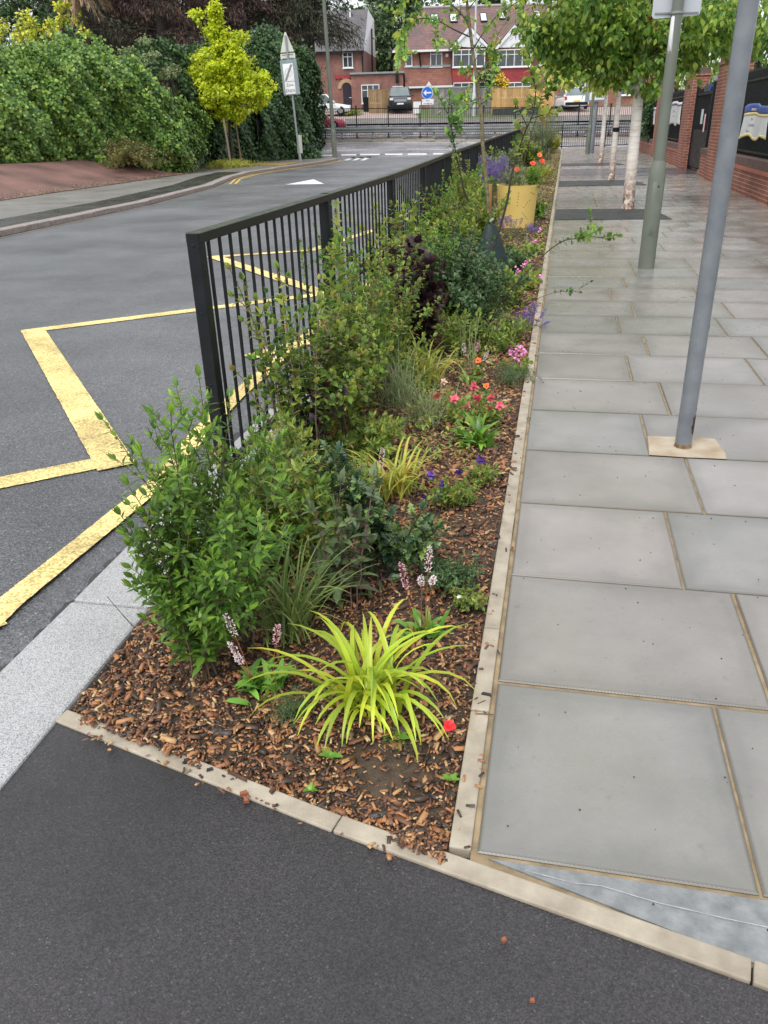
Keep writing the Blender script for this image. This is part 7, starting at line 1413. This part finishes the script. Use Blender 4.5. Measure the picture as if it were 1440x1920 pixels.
# crab apple in the bed
X, Y, _ = gr(921, 470); u_, v_ = UV(X, Y)
def rel(x, y, dv=0): uu, z = at(x, y, v_+dv); a = W(uu, v_+dv); return np.array((a[0]-X, a[1]-Y, z))
e = empty('apple_tree', (X, Y, 0), 0, 'young apple tree with a spotted mossy trunk growing in the bed before the terrace', 'tree'); mb = MB()
tk = [(921, 470, .026), (912, 340, .024), (905, 270, .0235), (903, 215, .023), (897, 170, .0215), (888, 110, .0195), (882, 60, .018), (876, 10, .016), (874, -60, .013), (878, -160, .008)]
mb.tube([tuple(rel(x, y)) for x, y, _ in tk], [q[2] for q in tk], 12); mb.build('trunk', M_barkl, e, True); acc = []; lines = []; r = rng(310)
for pts, ll_, rr in ((((883, 70), (850, 55), (825, 40), (790, 32), (770, 45), (757, 75), (760, 110)), .09, .009), (((888, 90), (860, 88), (840, 80), (815, 75)), .08, .006), (((886, 95), (900, 70), (930, 30), (960, 10), (985, -5)), .09, .008), (((889, 115), (905, 95), (935, 80)), .08, .005),
    (((893, 150), (915, 140), (925, 115), (930, 70), (950, 40)), .085, .006), (((901, 195), (912, 190), (920, 165), (925, 120), (918, 95)), .085, .006), (((878, 40), (850, 10), (820, -10), (780, -10), (750, 5), (738, 40)), .09, .009), (((876, 20), (900, -10), (930, -30)), .09, .007), (((875, 0), (850, -40), (820, -70)), .09, .007),
    (((895, 140), (875, 142), (865, 135)), .08, .004), (((899, 185), (880, 190), (868, 175)), .07, .003), (((760, 20), (752, 60), (748, 100), (745, 130)), .09, .005), (((882, 60), (870, 30), (850, 20)), .08, .005), (((960, 10), (985, 30), (1000, 60)), .09, .005)):
    Q = [rel(x, y, r.normal(0, .06)+(.12*(i % 3-1) if i else 0)) for i, (x, y) in enumerate(pts)]; q2 = []
    for i in range(len(Q)-1):
        for k in range(4): q2.append(Q[i]+(Q[i+1]-Q[i])*k/4)
    q2.append(Q[-1]); q2 = np.array(q2)
    for _ in range(2): q2[1:-1] = (q2[:-2]+q2[1:-1]*2+q2[2:])/4
    lines.append((q2, rr, rr*.35)); place_leaves(q2, r, T_ovate, ll_*.92, .038, .2, acc, 6, .25, 2)
    for k in range(4):
        i = int(r.integers(len(q2)//3, len(q2))); d = nrmz(r.normal(0, 1, 3)+np.array([0, 0, .2])); L_ = r.uniform(.08, .2); t_ = bez(q2[i], q2[i]+d*L_*.5, q2[i]+d*L_, 5); lines.append((t_, .003, .002)); place_leaves(t_, r, T_ovate, ll_*.85, .032, .2, acc, 5, .2, 2)
stems_mesh(lines, M_barkd, e, 'limbs'); leaves_from('leaves', acc, T_ovate, leafmat('apple_leaf', [(.06, .15, .04), (.08, .2, .05), (.12, .26, .06), (.3, .38, .06)], .35, .3), e)
# shrubs behind the school wall, ivy on it
for i, (x, y, Yw, R1, n, ml, lb) in enumerate(((1330, 70, 27, 1.5, 40, G_birl, 'pale leaved shrub behind the gate piers'), (1300, 100, 31, 1.2, 26, G_gg, 'grey green shrub rising behind the far gate pier'), (1425, 100, 22, 1.2, 34, G_priv, 'bright green shrub behind the nearest railings'), (1245, 110, 38, 1.6, 34, G_birl, 'yellow green shrub over the farthest pier'), (1420, 20, 26, 2.2, 50, G_bir, 'large dark green tree behind the nearest railings at the top right'))):
    d = ray(x, y); Xw = 5.2+R1*.3; t = Xw/d[0]; P = d*t; z = CH+P[2]; Yp = float(P[1]); tree(lb, Xw, Yp, 0, [(0, 0, 0, .1), (0, 0, z*.6, .07), (0, 0, z, .04)], [(0, 0, z, R1, R1, R1*.75, n), (0, 0, z*.6, R1*.8, R1*.8, R1*.5, n//2)], T_ovate, .12, ml, M_barkd, 320+i, name='garden_shrub', cat='shrub', group='shrubs behind the school wall', clump=.4, nper=60, limbs=8)
hedge('ivy hanging over the far end of the school wall', [(WX+.05, 43.8), (WX+.0, 41.4), (WX+.05, 39.4)], [2.2, 2.3, 1.9], .5, T_ivy, .13, 300, G_ivyd, 330, name='ivy', cat='ivy', bulge=.15, zf=lambda x, y: .55)
hedge('green hedge filling the ground behind the school railings', [(5.6, 36), (5.6, 24), (5.6, 12)], [1.9, 1.9, 1.9], 1.5, T_ivy, .12, 160, G_ivyd, 331, name='school_hedge', zf=None, bulge=.3)
# far trees behind the houses
for i, (x, y, v, R1, h_, n, lb) in enumerate(((722, 60, 96, 4.2, 5.5, 70, 'tall hazy tree between the left house and the terrace'), (760, 20, 104, 5, 5, 60, 'hazy tree rising behind the left end of the terrace roof'), (700, 110, 92, 3, 4, 36, 'lower hazy tree just right of the white gable'), (960, -30, 110, 9, 6, 80, 'broad hazy tree behind the terrace ridge'), (1100, -10, 105, 8, 7, 70, 'far tree behind the right part of the terrace'), (560, 40, 100, 9, 8, 90, 'tall far tree behind the left house and the conifers'))):
    X, Y, z = wp(x, y, v); g_ = float(G(X, Y)); tree(lb, X, Y, g_, [(0, 0, 0, .35), (0, 0, (z-g_)*.6, .25), (0, 0, z-g_, .1)], [(0, 0, z-g_, R1, R1*.8, h_, n), (0, 0, (z-g_)*.55, R1*.9, R1*.7, h_*.8, n//2)], T_ovate, .5, G_bg, M_barkd, 340+i, name='far_tree', group='hazy trees behind the houses', clump=1.3, nper=80, limbs=8)
X, Y, z = wp(915, 150, 72); g_ = float(G(X, Y)); tree('round dark shrub behind the orange fence', X, Y, g_, [(0, 0, 0, .1), (0, 0, 1.2, .06)], [(0, 0, z-g_, 1.2, 1, 1.0, 26)], T_ovate, .2, G_dark, M_barkd, 350, name='front_garden_shrub', cat='shrub', clump=.4, nper=50)
X, Y, z = wp(941, 152, 71.4); g_ = float(G(X, Y)); tree('bright yellow flowering broom behind the orange fence', X, Y, g_, [(0, 0, 0, .08), (0, 0, 1.2, .05)], [(0, 0, z-g_, .55, .5, .8, 12)], T_ovate, .16, F_yel, M_barkd, 351, name='yellow_broom', cat='shrub', clump=.3, nper=50)
shrub('scruffy weeds at the foot of the brown side gate', W(at(660, 219, 71)[0], 71)[:2], .5, .9, 40, T_ovate, .12, .1, G_shrub, M_barkg, 352, name='weed_patch', cat='weeds', nbr=1, jit=.6).location.z = float(H(-2, 71))+.05
